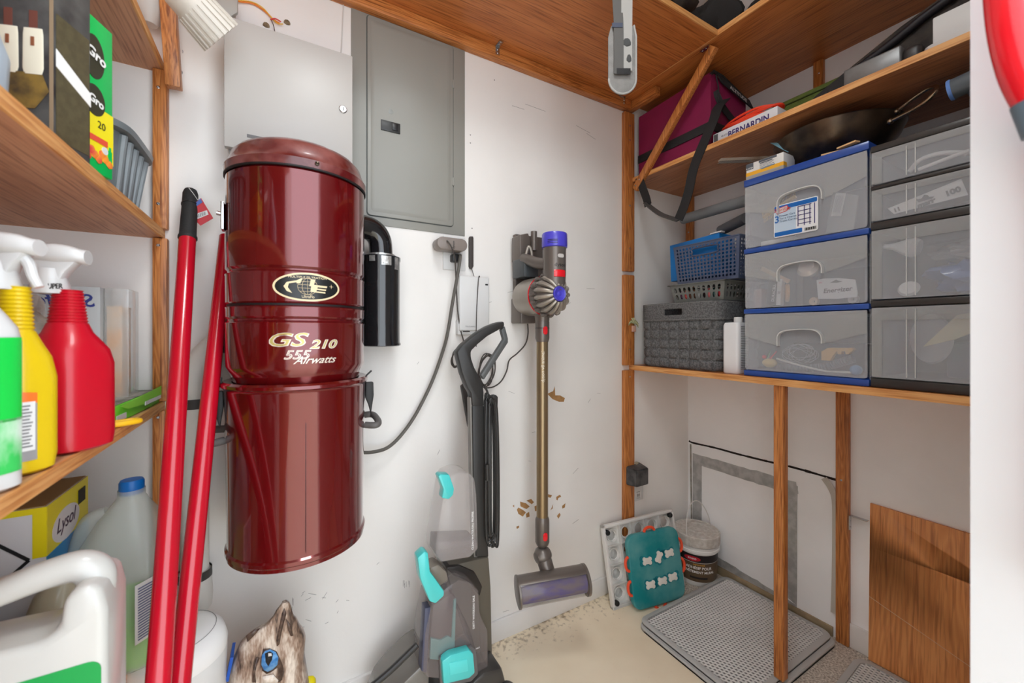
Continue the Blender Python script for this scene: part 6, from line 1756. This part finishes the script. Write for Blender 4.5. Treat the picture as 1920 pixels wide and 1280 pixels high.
gx = thing('plant_food_box', 'green and yellow printed carton behind the black carton', 'carton', (-.33,.93,ZM))
Fg = frame((-.2585,.8545,0), (.33,.944,0))
wG, dG, hG = .058, .17, .242
grn = mat('carton_green', (0,186,86), .4); yl = mat('carton_yellow', (244,228,30), .4)
fin('carton', bbox(B(), 0, wG, 0, dG, ZM, ZM+hG, .001), grn, gx, Fg)
fin('yellow_panel', bbox(B(), -.0002, wG+.0003, -.0008, dG, ZM+.022, ZM+.104), yl, gx, Fg)
bm = B(); prism(bm, ell(.020,.034,28), .0006, T(.021,-.0006,ZM+.180)); prism(bm, ell(.020,.024,28), .0006, T(.021,-.0014,ZM+.112)); fin('dark_oval', bm, mat('oval_dark', (54,52,36), .5), gx, Fg)
fin('lettering', text_bm('Gro', .022, .0004, bold=.0006), inkw, gx, Fg @ T(.022,-.0022,ZM+.176) @ RY(12), smooth=False)
fin('lettering', text_bm('Gro', .017, .0004, bold=.0006), inkw, gx, Fg @ T(.022,-.0022,ZM+.106) @ RY(10), smooth=False)
fin('lettering', text_bm('20', .016, .0004), ink, gx, Fg @ T(.034,-.0014,ZM+.072), smooth=False)
fin('red_band', bbox(B(), .008, .046, -.0016, -.0008, ZM+.048, ZM+.057), mat('band_red', (226,84,60), .5), gx, Fg)
bm = B()
for k in range(7):
    lump(bm, (.008+.007*k, -.001, ZM+.022+.005*((k*5)%3)), .007, (1,.15,1), .2, 3, 2, seed=k)
fin('printed_flowers', bm, mat('print_orange', (240,150,50), .5, rgb2=(224,70,70), scale=60), gx, Fg)
fin('white_disc', lathe(B(), [(.006,0),(.006,.001),(0,.001)], Fg @ frame((.040,-.0012,ZM+.040), (1,0,0), (0,-1,0)), seg=20), white, gx)
bm = B(); bbox(bm, .047, .055, -.0015, -.0008, ZM+.026, ZM+.044); bbox(bm, .049, .053, -.0015, -.0008, ZM+.044, ZM+.050); fin('printed_bottle', bm, grn, gx, Fg)

# grey ribbed bin
rb = thing('ribbed_bin', 'grey ribbed plastic bin beside the oak upright on the middle left shelf', 'bin', (-.38,1.12,ZM))
gbn = mat('bin_grey', (116,124,128), .4)
secs = [(ZM,-.36,1.135,.080,.080,5),(ZM+.004,-.36,1.135,.084,.084,5),(ZM+.135,-.362,1.135,.098,.106,5),(ZM+.136,-.362,1.135,.112,.122,5),(ZM+.147,-.362,1.135,.114,.124,5),(ZM+.150,-.362,1.135,.110,.120,5),(ZM+.146,-.362,1.135,.096,.104,5),(ZM+.01,-.36,1.135,.080,.080,5)]
fin('tub', loft(B(), secs, n=64, cap=True), gbn, rb)
for k in range(5):
    y0 = 1.075+.030*k; yt = 1.135+(y0-1.135)*1.22
    bm = tube(B(), [(-.36+.082, y0, ZM+.010), (-.362+.098, yt, ZM+.132)], [.005,.007], 8); fin('rib', bm, mat('bin_grey_light', (136,144,148), .4), rb)
o = thing('blue_packet', 'blue packet standing in the grey ribbed bin', 'packet', (-.3,1.06,1.5))
fin('packet', bbox(B(), -.40, -.30, 1.055, 1.066, ZM+.02, ZM+.205), mat('packet_blue', (30,110,200), .4), o)
o = thing('black_lid_jar', 'jar with round black lid in the grey ribbed bin', 'jar', (-.31,1.10,1.4))
fin('jar', lathe(B(), [(0,ZM+.02),(.024,ZM+.02),(.026,ZM+.15),(.022,ZM+.16)], T(-.318,1.128,0), seg=28), mat('jar_dark', (60,50,44), .3), o)
fin('black_lid', lathe(B(), [(.024,ZM+.16),(.025,ZM+.162),(.0245,ZM+.182),(.020,ZM+.187),(0,ZM+.188)], T(-.318,1.128,0), seg=28), gb, o)
# pale blue jug far left
pj_ = thing('pale_blue_jug', 'pale blue rounded jug at the far left of the middle shelf', 'jug', (-.34,.70,ZM))
secs = [(ZM,-.315,.665,.036,.045,2.6),(ZM+.012,-.315,.665,.047,.056,2.6),(ZM+.06,-.315,.665,.050,.058,2.4),(ZM+.105,-.317,.665,.040,.046,2.2),(ZM+.150,-.325,.665,.024,.026,2),(ZM+.175,-.33,.665,.016,.016,2)]
fin('bottle', loft(B(), secs, n=40), mat('jug_pale_blue', (172,190,206), .3, coat=.3), pj_)
fin('cap', lathe(B(), [(.018,ZM+.175),(.019,ZM+.20),(0,ZM+.202)], T(-.33,.665,0), seg=24), white, pj_)

# ------------------------------------------------------------------ spray bottles
ZL = .956
def sprayer(t, c, z, s, R_, m, trig=True, ribs=True, flip=1):
    """white trigger head, nozzle towards the camera's right"""
    F = Matrix.Translation((c[0], c[1], z)) @ Matrix.Rotation(R_, 4, 'Z') @ Matrix.Scale(s, 4)
    fin('collar', loft(B(), [(0,0,0,.0215,.0215,2),(.004,0,0,.022,.022,2),(.026,0,0,.0165,.0165,2),(.036,0,0,.0155,.0145,2)], F, n=32), m, t)
    secs = [(-.036,0,.056,.010,.006,2.4),(-.030,0,.056,.013,.0095,2.4),(-.012,0,.058,.017,.013,2.6),(.010,0,.058,.019,.0145,2.6),(.024,0,.0575,.0175,.013,2.6),(.034,0,.056,.0145,.0105,2.6),(.037,0,.055,.0135,.0115,2),(.041,0,.055,.0125,.0105,2)]
    M = Matrix(((0,0,1,0),(1,0,0,0),(0,1,0,0),(0,0,0,1)))
    fin('spray_head', loft(B(), secs, F @ M, n=32), m, t)
    bm = B(); prism(bm, [(-.015,.018),(.015,.018),(.019,.030),(.034,.050),(-.032,.050),(-.017,.034)], .022, F @ T(0,-.011,0), bev=.004); fin('neck_block', bm, m, t)
    if trig:
        bm = B(); P = [F @ Vector(p) for p in ((.022,0,.046),(.030,0,.034),(.034,0,.018),(.040,0,.004))]
        tube(bm, P, [.0065*s,.006*s,.0055*s,.005*s], 10, 4); fin('trigger', bm, m, t)
def ribbed(bm, cx, cy, z0, z1, r0, r1, n=12):
    secs = []
    for k in range(n*4+1):
        t = k/(n*4); r = r0+(r1-r0)*t+.0009*math.cos(2*PI*t*n)
        secs.append((z0+(z1-z0)*t, cx, cy, r, r*.92, 2.1))
    return loft(bm, secs, n=40)
wpl = mat('white_gloss', (208,208,207), .25, coat=.3)
# red one
rbt = thing('spray_bottle', 'red spray bottle with white trigger head on the spray bottle shelf', 'spray bottle', (-.275,.865,ZL))
rc = (-.268,.836)
redp = mat('bottle_red', (190,12,36), .35, coat=.2)
secs = [(0,.037,.034,3),(.004,.043,.039,3.5),(.02,.0445,.0405,3.6),(.125,.0440,.040,3.6),(.145,.0405,.037,3.2),(.158,.034,.031,2.6),(.170,.0265,.025,2.2),(.184,.0215,.021,2)]
fb_ = B(); loft(fb_, [(z, 0, 0, rx, ry, e) for z, rx, ry, e in secs], n=56)
yw = math.radians(-34)
FRd = Matrix.Translation((rc[0], rc[1], ZL)) @ Matrix.Rotation(yw, 4, 'Z')
fin('body', fb_, redp, rbt, FRd)
fin('ribbed_neck', ribbed(B(), 0, 0, 178e-3, .232, .0222, .0160), redp, rbt, FRd)
bm = B(); prism(bm, rrect(-.036,.030,.018,.140,.014,6), .0006); 
bm.transform(T(0,-.0412,0)); fin('cream_label', bm, mat('label_cream', (226,212,190), .4), rbt, FRd, label='cream front label')
bm = B(); prism(bm, [(-.030,.052),(-.016,.052),(-.016,.060),(-.030,.060)], .0004, T(0.03,-.0418,0)); prism(bm, [(-.020,.095),(-.004,.095),(-.004,.104),(-.020,.104)], .0004, T(0.02,-.0418,0)); fin('label_block', bm, mat('label_ochre', (150,120,60), .5), rbt, FRd)
sprayer(rbt, (rc[0]-.018,rc[1]), ZL+.226, 1.0, math.radians(-6), wpl, trig=False)
bm = B(); t = text_bm('SUPER', .010, .0003, bold=.0003); fin('lettering', t, ink, rbt, Matrix.Translation((rc[0],rc[1],ZL+.232)) @ Matrix.Rotation(yw, 4, 'Z') @ T(.008,-.0236,0), smooth=False)
# yellow one
ybt = thing('spray_bottle', 'yellow spray bottle with orange banner label and white trigger', 'spray bottle', (-.28,.73,ZL))
yc = (-.279,.728)
yelp = mat('bottle_yellow', (222,190,18), .35, coat=.2)
yw2 = math.radians(-30)
FYl = Matrix.Translation((yc[0], yc[1], ZL)) @ Matrix.Rotation(yw2, 4, 'Z')
secs = [(0,.026,.022,2.6),(.004,.032,.027,2.8),(.02,.0335,.0285,3),(.115,.0335,.0285,3),(.140,.030,.026,2.6),(.158,.022,.021,2.2),(.172,.0165,.0165,2)]
fin('body', loft(B(), [(z, 0, 0, rx, ry, e) for z, rx, ry, e in secs], FYl, n=56), yelp, ybt)
fin('ribbed_neck', ribbed(B(), 0, 0, .166, .226, .0165, .0135), yelp, ybt, FYl)
def wrapl(z0, z1, a0, a1, m, name, off=.0006, rx=.0335, ry=.0285, e=3, F=None, par=None, label=None, slope=0.0):
    bm = B(); n = 24; vs = []
    for k in range(n+1):
        a = math.radians(a0+(a1-a0)*k/n); c, s = math.cos(a), math.sin(a)
        x = (rx+off)*math.copysign(abs(c)**(2/e), c); y = (ry+off)*math.copysign(abs(s)**(2/e), s)
        vs.append((bm.verts.new((x,y,z0)), bm.verts.new((x,y,z1+slope*(k/n)))))
    for a, b in zip(vs, vs[1:]): bm.faces.new((a[0], b[0], b[1], a[1]))
    return fin(name, bm, m, par, F, label=label)
wrapl(.018,.095,-150,-5, mat('label_steel', (150,148,150), .4), 'grey_label', F=FYl, par=ybt)
wrapl(.086,.110,-150,-5, mat('label_orange', (242,120,44), .4), 'orange_banner', .0010, F=FYl, par=ybt, slope=-.012)
wrapl(.030,.088,-52,-8, mat('label_white2', (228,228,228), .4), 'back_panel', .0012, F=FYl, par=ybt)
for k in range(13): wrapl(.0345+.004*k,.0362+.004*k,-49,-12-(k*5)%7, MATS['print_grey'], 'fine_print', .0016, F=FYl, par=ybt)
for k in range(12): wrapl(.024+.005*k,.0262+.005*k,-95,-58-(k*7)%6, mat('print_slate', (96,96,100), .5), 'fine_print', .0012, F=FYl, par=ybt)
wrapl(.016,.029,-66,-32, white, 'barcode_panel', .0016, F=FYl, par=ybt)
for k in range(12): wrapl(.018,.027,-64+k*2.6,-64+k*2.6+1.2, ink, 'barcode', .0020, F=FYl, par=ybt)
sprayer(ybt, (yc[0]-.014,yc[1]), ZL+.222, .95, math.radians(-12), wpl, trig=True)
# green and white one
gbt = thing('spray_bottle', 'white spray bottle with bright green wrap at the left frame edge', 'spray bottle', (-.3,.66,ZL))
gc_ = (-.280,.655)
FG_ = Matrix.Translation((gc_[0], gc_[1], ZL)) @ Matrix.Rotation(math.radians(-30), 4, 'Z')
secs = [(0,.026,.022,2.6),(.004,.032,.027,2.8),(.160,.032,.0275,2.8),(.176,.029,.026,2.6),(.190,.022,.020,2.2),(.198,.0165,.0165,2),(.215,.015,.015,2)]
fin('body', loft(B(), [(z, 0, 0, rx, ry, e) for z, rx, ry, e in secs], FG_, n=56), wpl, gbt)
wrapl(.075,.165,-160,30, mat('label_vivid_green', (20,196,70), .35, coat=.3), 'green_wrap', .0008, .0320, .0275, 2.8, F=FG_, par=gbt)
wrapl(.020,.078,-160,30, mat('label_swirl', (232,238,234), .35, rgb2=(60,190,90), scale=22, stretch=(1,1,.5)), 'swirl_wrap', .0008, .032, .0275, 2.8, F=FG_, par=gbt)
sprayer(gbt, (gc_[0]-.020,gc_[1]), ZL+.212, .85, math.radians(-10), wpl, trig=False)

# boxes and bags behind the bottles
sw = thing('mop_refill_box', 'grey carton with mirrored green lettering behind the red spray bottle', 'carton', (-.38,1.16,ZL))
fin('carton', bbox(B(), -.52, -.316, 1.13, 1.20, ZL, ZL+.262, .001), mat('carton_silver', (186,190,190), .5, var=.08, scale=12), sw)
t = text_bm('Swiffer', .036, .0004, bold=.0006, shear=.2); t.transform(Matrix.Scale(-1, 4, (1,0,0)))
fin('lettering', t, mat('print_navy2', (50,60,130), .5), sw, T(-.372,1.1294,ZL+.222), smooth=False)
bm = B(); prism(bm, [(-.40,.008),(-.37,.020),(-.34,.018),(-.37,.014)], .0004, T(0,1.1288,ZL+.235)); fin('green_swoosh', bm, mat('swoosh_green', (60,150,80), .5), sw)
fin('orange_stripe', bbox(B(), -.330, -.3155, 1.1292, 1.1302, ZL, ZL+.09), mat('stripe_orange', (240,130,40), .5), sw)
sw2 = thing('clear_sleeve', 'orange sided box in clear plastic right of the grey carton', 'carton', (-.30,1.18,ZL))
fin('orange_side', bbox(B(), -.312, -.288, 1.15, 1.21, ZL, ZL+.225, .001), mat('sleeve_orange', (226,160,80), .5, rgb2=(206,196,180), scale=18), sw2)
fin('film', bbox(B(), -.3145, -.276, 1.145, 1.215, ZL, ZL+.262, .002), mat('film', (206,208,206), .1, alpha=.35, coat=1, bump=1, bscale=30), sw2)
bb3 = thing('plastic_bag', 'crumpled clear brown bag between the yellow and red spray bottles', 'bag', (-.37,.95,ZL))
bm = B(); lump(bm, (-.385,.98,ZL+.115), .07, (.9,.8,1.6), .35, 2.4, 4, seed=12)
for v in bm.verts: v.co.z = max(v.co.z, ZL+.001)
fin('film', bm, mat('brown_film', (140,134,122), .2, coat=.9, bump=1, bscale=30, rgb2=(196,194,186), scale=20), bb3)
gf = thing('flat_green_carton', 'torn flat lime green carton at the shelf end by the upright', 'carton', (-.33,1.12,ZL))
lime = mat('carton_lime', (110,206,50), .5)
Fq = frame((-.262,1.010,0), (.04,1,0))
fin('carton', bbox(B(), 0, .262, 0, .12, ZL, ZL+.032, .001), lime, gf, Fq)
bm = B(); bbox(bm, .004, .25, .004, .116, ZL+.0325, ZL+.0335); fin('grey_top', bm, mat('inner_grey', (170,170,160), .6, rgb2=(90,96,84), scale=30), gf, Fq)
bm = B(); prism(bm, [(.01,ZL+.031),(.262,ZL+.040),(.262,ZL+.018),(.235,ZL+.012),(.16,ZL+.014),(.05,ZL+.020)], .001, T(0,-.004,0)); fin('torn_flap', bm, mat('lime_flap', (140,216,60), .5), gf, Fq)
fin('white_label', bbox(B(), .004, .050, -.0012, 0, ZL+.003, ZL+.014), white, gf, Fq)
fin('white_label', bbox(B(), .140, .250, -.0062, -.005, ZL+.012, ZL+.020), white, gf, Fq)
yh = thing('yellow_hook', 'yellow plastic loop hook poking out at the shelf edge', 'hook', (-.25,1.0,.95))
fin('hook', tube(B(), [(-.30,.955,ZL+.006),(-.262,.965,ZL+.006),(-.232,.985,ZL+.006),(-.226,1.000,ZL+.005),(-.238,1.008,ZL+.005),(-.27,.99,ZL+.005)], .005, 10, 6), mat('hook_yellow', (250,196,30), .4), yh)

# ------------------------------------------------------------------ lowest left shelf
ZB = .489
lx = thing('wipes_carton', 'open yellow and blue carton with a black diamond on the lowest left shelf', 'carton', (-.48,1.06,ZB))
bx0, bx1, by0, by1, bz1 = -.62, -.345, .995, 1.165, .828
fin('carton', bbox(B(), bx0, bx1, by0, by1, ZB, bz1, .001), mat('box_offwhite', (214,214,216), .5), lx)
fin('brown_top', bbox(B(), bx0+.002, bx1-.002, by0+.002, by1-.002, bz1, bz1+.0015), mat('kraft', (160,132,84), .7), lx)
fin('yellow_side', bbox(B(), bx1, bx1+.001, by0, by1, bz1-.085, bz1), mat('side_yellow', (238,220,20), .4), lx)
fin('yellow_rim', bbox(B(), bx0, bx1+.0005, by0-.001, by0, bz1-.010, bz1), MATS['side_yellow'], lx)
fin('yellow_corner', bbox(B(), bx1-.016, bx1+.0006, by0-.0012, by0, bz1-.085, bz1), MATS['side_yellow'], lx)
fin('blue_side', bbox(B(), bx1, bx1+.0012, by0, by1, ZB, bz1-.085), mat('side_blue', (20,130,190), .4), lx)
bm = B(); prism(bm, [(p[0]*.055,p[1]*.030) for p in ell(1,1,24)], .0006); fin('oval_logo', bm, mat('oval_white', (226,220,220), .5), lx, frame((bx1+.0022,by0+.070,bz1-.055), (0,1,0)))
fin('lettering', text_bm('Lysol', .036, .0004, shear=.3), mat('print_maroon', (60,30,60), .5), lx, frame((bx1+.0026,by0+.066,bz1-.062), (0,1,0)), smooth=False)
bm = B()
for k in range(8): bbox(bm, .12+.0042*k, .122+.0042*k, -.0026, -.002, -.042, -.014)
fin('barcode', bm, ink, lx, frame((bx1,by0,bz1), (0,1,0)))
dcx, dcz = -.463, .742
bm = B(); r_ = .098
for a, b in (((-r_,0),(0,r_)),((0,r_),(r_,0)),((r_,0),(0,-r_)),((0,-r_),(-r_,0))):
    beam(bm, (dcx+a[0],by0-.001,dcz+a[1]), (dcx+b[0],by0-.001,dcz+b[1]), .0008, .005, up=(b[1]-a[1],0,a[0]-b[0]))
prism(bm, [(dcx-.036,dcz+.060),(dcx,dcz+r_),(dcx+.036,dcz+.060)][::-1], .0008, T(0,by0-.0014,0)); prism(bm, [(dcx-.050,dcz-.046),(dcx+.050,dcz-.046),(dcx,dcz-r_)], .0008, T(0,by0-.0014,0))
fin('diamond_mark', bm, ink, lx)
# jug with blue cap
def jug(t, cx, cy, z, s, m, yaw, capm, liquid=None):
    F = Matrix.Translation((cx, cy, z)) @ Matrix.Rotation(math.radians(yaw), 4, 'Z') @ Matrix.Scale(s, 4)
    secs = [(0,0,0,.060,.055,3.6),(.006,0,0,.066,.061,3.8),(.13,0,0,.067,.062,3.8),(.165,.0,0,.064,.059,3.4),(.205,.003,0,.054,.050,3),(.240,.006,0,.038,.036,2.6),(.262,.008,0,.024,.023,2.2),(.272,.009,0,.0185,.0185,2),(.284,.009,0,.018,.018,2)]
    fin('body', loft(B(), secs, F, n=56), m, t)
    P = [(-.022,0,.250),(-.042,0,.240),(-.054,0,.205),(-.058,0,.16),(-.058,0,.12)]
    fin('side_handle', tube(B(), P, [.010,.013,.013,.014,.012], 16, 6), m, t, F)
    fin('cap', lathe(B(), [(.0205,.276),(.0215,.278),(.0215,.296),(.019,.300),(0,.300)], F @ T(.009,0,0) @ Matrix.Scale(.78, 4, (1,0,0)) @ Matrix.Scale(.78, 4, (0,1,0)), seg=36), capm, t)
    if liquid:
        fin('liquid', loft(B(), [(.004,0,0,.058,.053,3.6),(.010,0,0,.0635,.0585,3.8),(.092,0,0,.0645,.0595,3.8)], F, n=56), liquid, t)
    return F
milky = mat('milky_jug', (206,212,206), .3, alpha=.36, coat=.3)
j1 = thing('plastic_jug', 'milky jug with blue cap and green liquid on the lowest left shelf', 'jug', (-.27,1.06,ZB))
Fj = jug(j1, -.264, 1.07, ZB, 1.15, milky, -60+60, mat('cap_blue', (10,96,170), .4), mat('green_liquid', (140,216,60), .3))
bm = B(); bbox(bm, .0, .0008, -.030, .030, .055, .150); 
fin('white_label', bm, white, j1, Fj @ RZ(-42) @ T(.0735,-.006,0)); 
bm = B()
for k in range(20): bbox(bm, .001, .0014, -.026, .026-.006*((k*3)%4)/3, .060+.0043*k, .062+.0043*k)
fin('fine_print', bm, mat('print_slate_blue', (90,96,130), .5), j1, Fj @ RZ(-42) @ T(.0735,-.006,0))
j2 = thing('plastic_jug', 'capless looking tan milky jug left of the blue capped jug', 'jug', (-.315,.95,ZB))
j2['label'] = 'short tan milky jug in front of the blue and yellow carton'
F2 = Matrix.Translation((-.322,.938,ZB)) @ Matrix.Scale(.86, 4)
fin('body', loft(B(), [(0,0,0,.034,.040,3),(.006,0,0,.040,.046,3),(.18,0,0,.041,.047,3),(.20,.004,0,.038,.044,2.6),(.25,.010,.006,.030,.036,2.4),(.285,.018,.012,.018,.020,2.2),(.30,.02,.014,.013,.014,2)], F2, n=40), mat('tan_milky', (178,172,148), .3, alpha=.85, coat=.3), j2)
fin('cap', lathe(B(), [(.0135,.298),(.014,.308),(0,.309)], F2 @ T(.020,.014,0), seg=20), mat('cap_tan', (190,186,170), .4), j2)
bc = thing('blue_pebble_bag', 'bag of pale blue pellets behind the white jug handle', 'bag', (-.45,.90,ZB))
bm = B(); lump(bm, (-.455,.90,ZB+.13), .085, (1.15,.75,1.5), .12, 2.4, 3, seed=4)
for v in bm.verts: v.co.z = max(v.co.z, ZB+.001)
fin('sack', bm, mat('sack_blue', (70,110,130), .5), bc)
bm = B(); rnd = random.Random(3)
for k in range(330):
    a = rnd.uniform(-2.7, -.2); b_ = rnd.uniform(.1, 1.35); 
    d = Vector((math.cos(a)*math.cos(b_), math.sin(a)*math.cos(b_), math.sin(b_)))
    p = Vector((-.455+d.x*.100, .90+d.y*.067, ZB+.13+d.z*.130))
    lump(bm, p, .0062, (1.2,.9,.8), .15, 2, 1)
o = fin('pellets', bm, mat('pellet_blue', (150,190,206), .4, rgb2=(70,120,146), scale=90), bc); o['kind'] = 'stuff'
# big white jug in front
wj = thing('white_jug', 'big glossy white jug with moulded handle at the lower left frame edge', 'jug', (-.32,.76,ZB))
Yj = .700
def wj_(x, y): p = wb(x, y, Yj); return (p.x, p.z)
zb0 = ZB+.001
xr = -.190
zt = .752
out = [(-.52, zb0), (xr-.004, zb0), (xr, zb0+.02), (xr, zt+.02), (xr-.006, zt+.052), (xr-.024, zt+.060), (xr-.040, zt+.045), (xr-.043, zt+.012), (xr-.060, zt), (-.34, zt+.004), (-.44, zt), (-.50, zt-.02), (-.52, zt-.06)]
fin('body', prism(B(), out, .085, T(0,Yj,0), bev=.014, seg=4), mat('jug_white', (196,195,190), .3, coat=.3, alpha=1), wj)
P = [Vector((p[0], Yj+.067, p[1])) for p in (wj_(208,1128), wj_(207,1105), wj_(190,1092), wj_(160,1094), wj_(115,1106), wj_(60,1128), wj_(0,1152), wj_(-60,1176))]
P = []
for x, z in ((xr-.020,zt+.02),(xr-.021,zt+.050),(xr-.034,zt+.066),(xr-.060,zt+.066),(-.300,zt+.054),(-.35,zt+.036),(-.40,zt+.012),(-.44,zt-.01)):
    P.append(Vector((x, Yj+.043, z)))
fin('handle', tube(B(), P, [.018,.020,.019,.017,.016,.016,.016], 20, 6), MATS['jug_white'], wj)
a, b = wj_(50,1275), wj_(190,1275)
fin('green_label', prism(B(), rrect(a[0]-.1, b[0], ZB+.05, a[1], .012, 4), .001, T(0,Yj-.001,0)), mat('label_green2', (20,150,70), .4), wj)
tp_ = thing('crumpled_tissue', 'crumpled grey white paper under the jugs at the shelf edge', 'paper', (-.25,.9,ZB))
bm = B(); lump(bm, (-.262,.895,ZB+.014), .028, (1,1.3,.6), .9, 4, 4, seed=8)
for v in bm.verts: v.co.z = max(v.co.z, ZB+.0005)
fin('paper', bm, mat('tissue', (190,186,180), .8, rgb2=(130,124,118), scale=60), tp_)
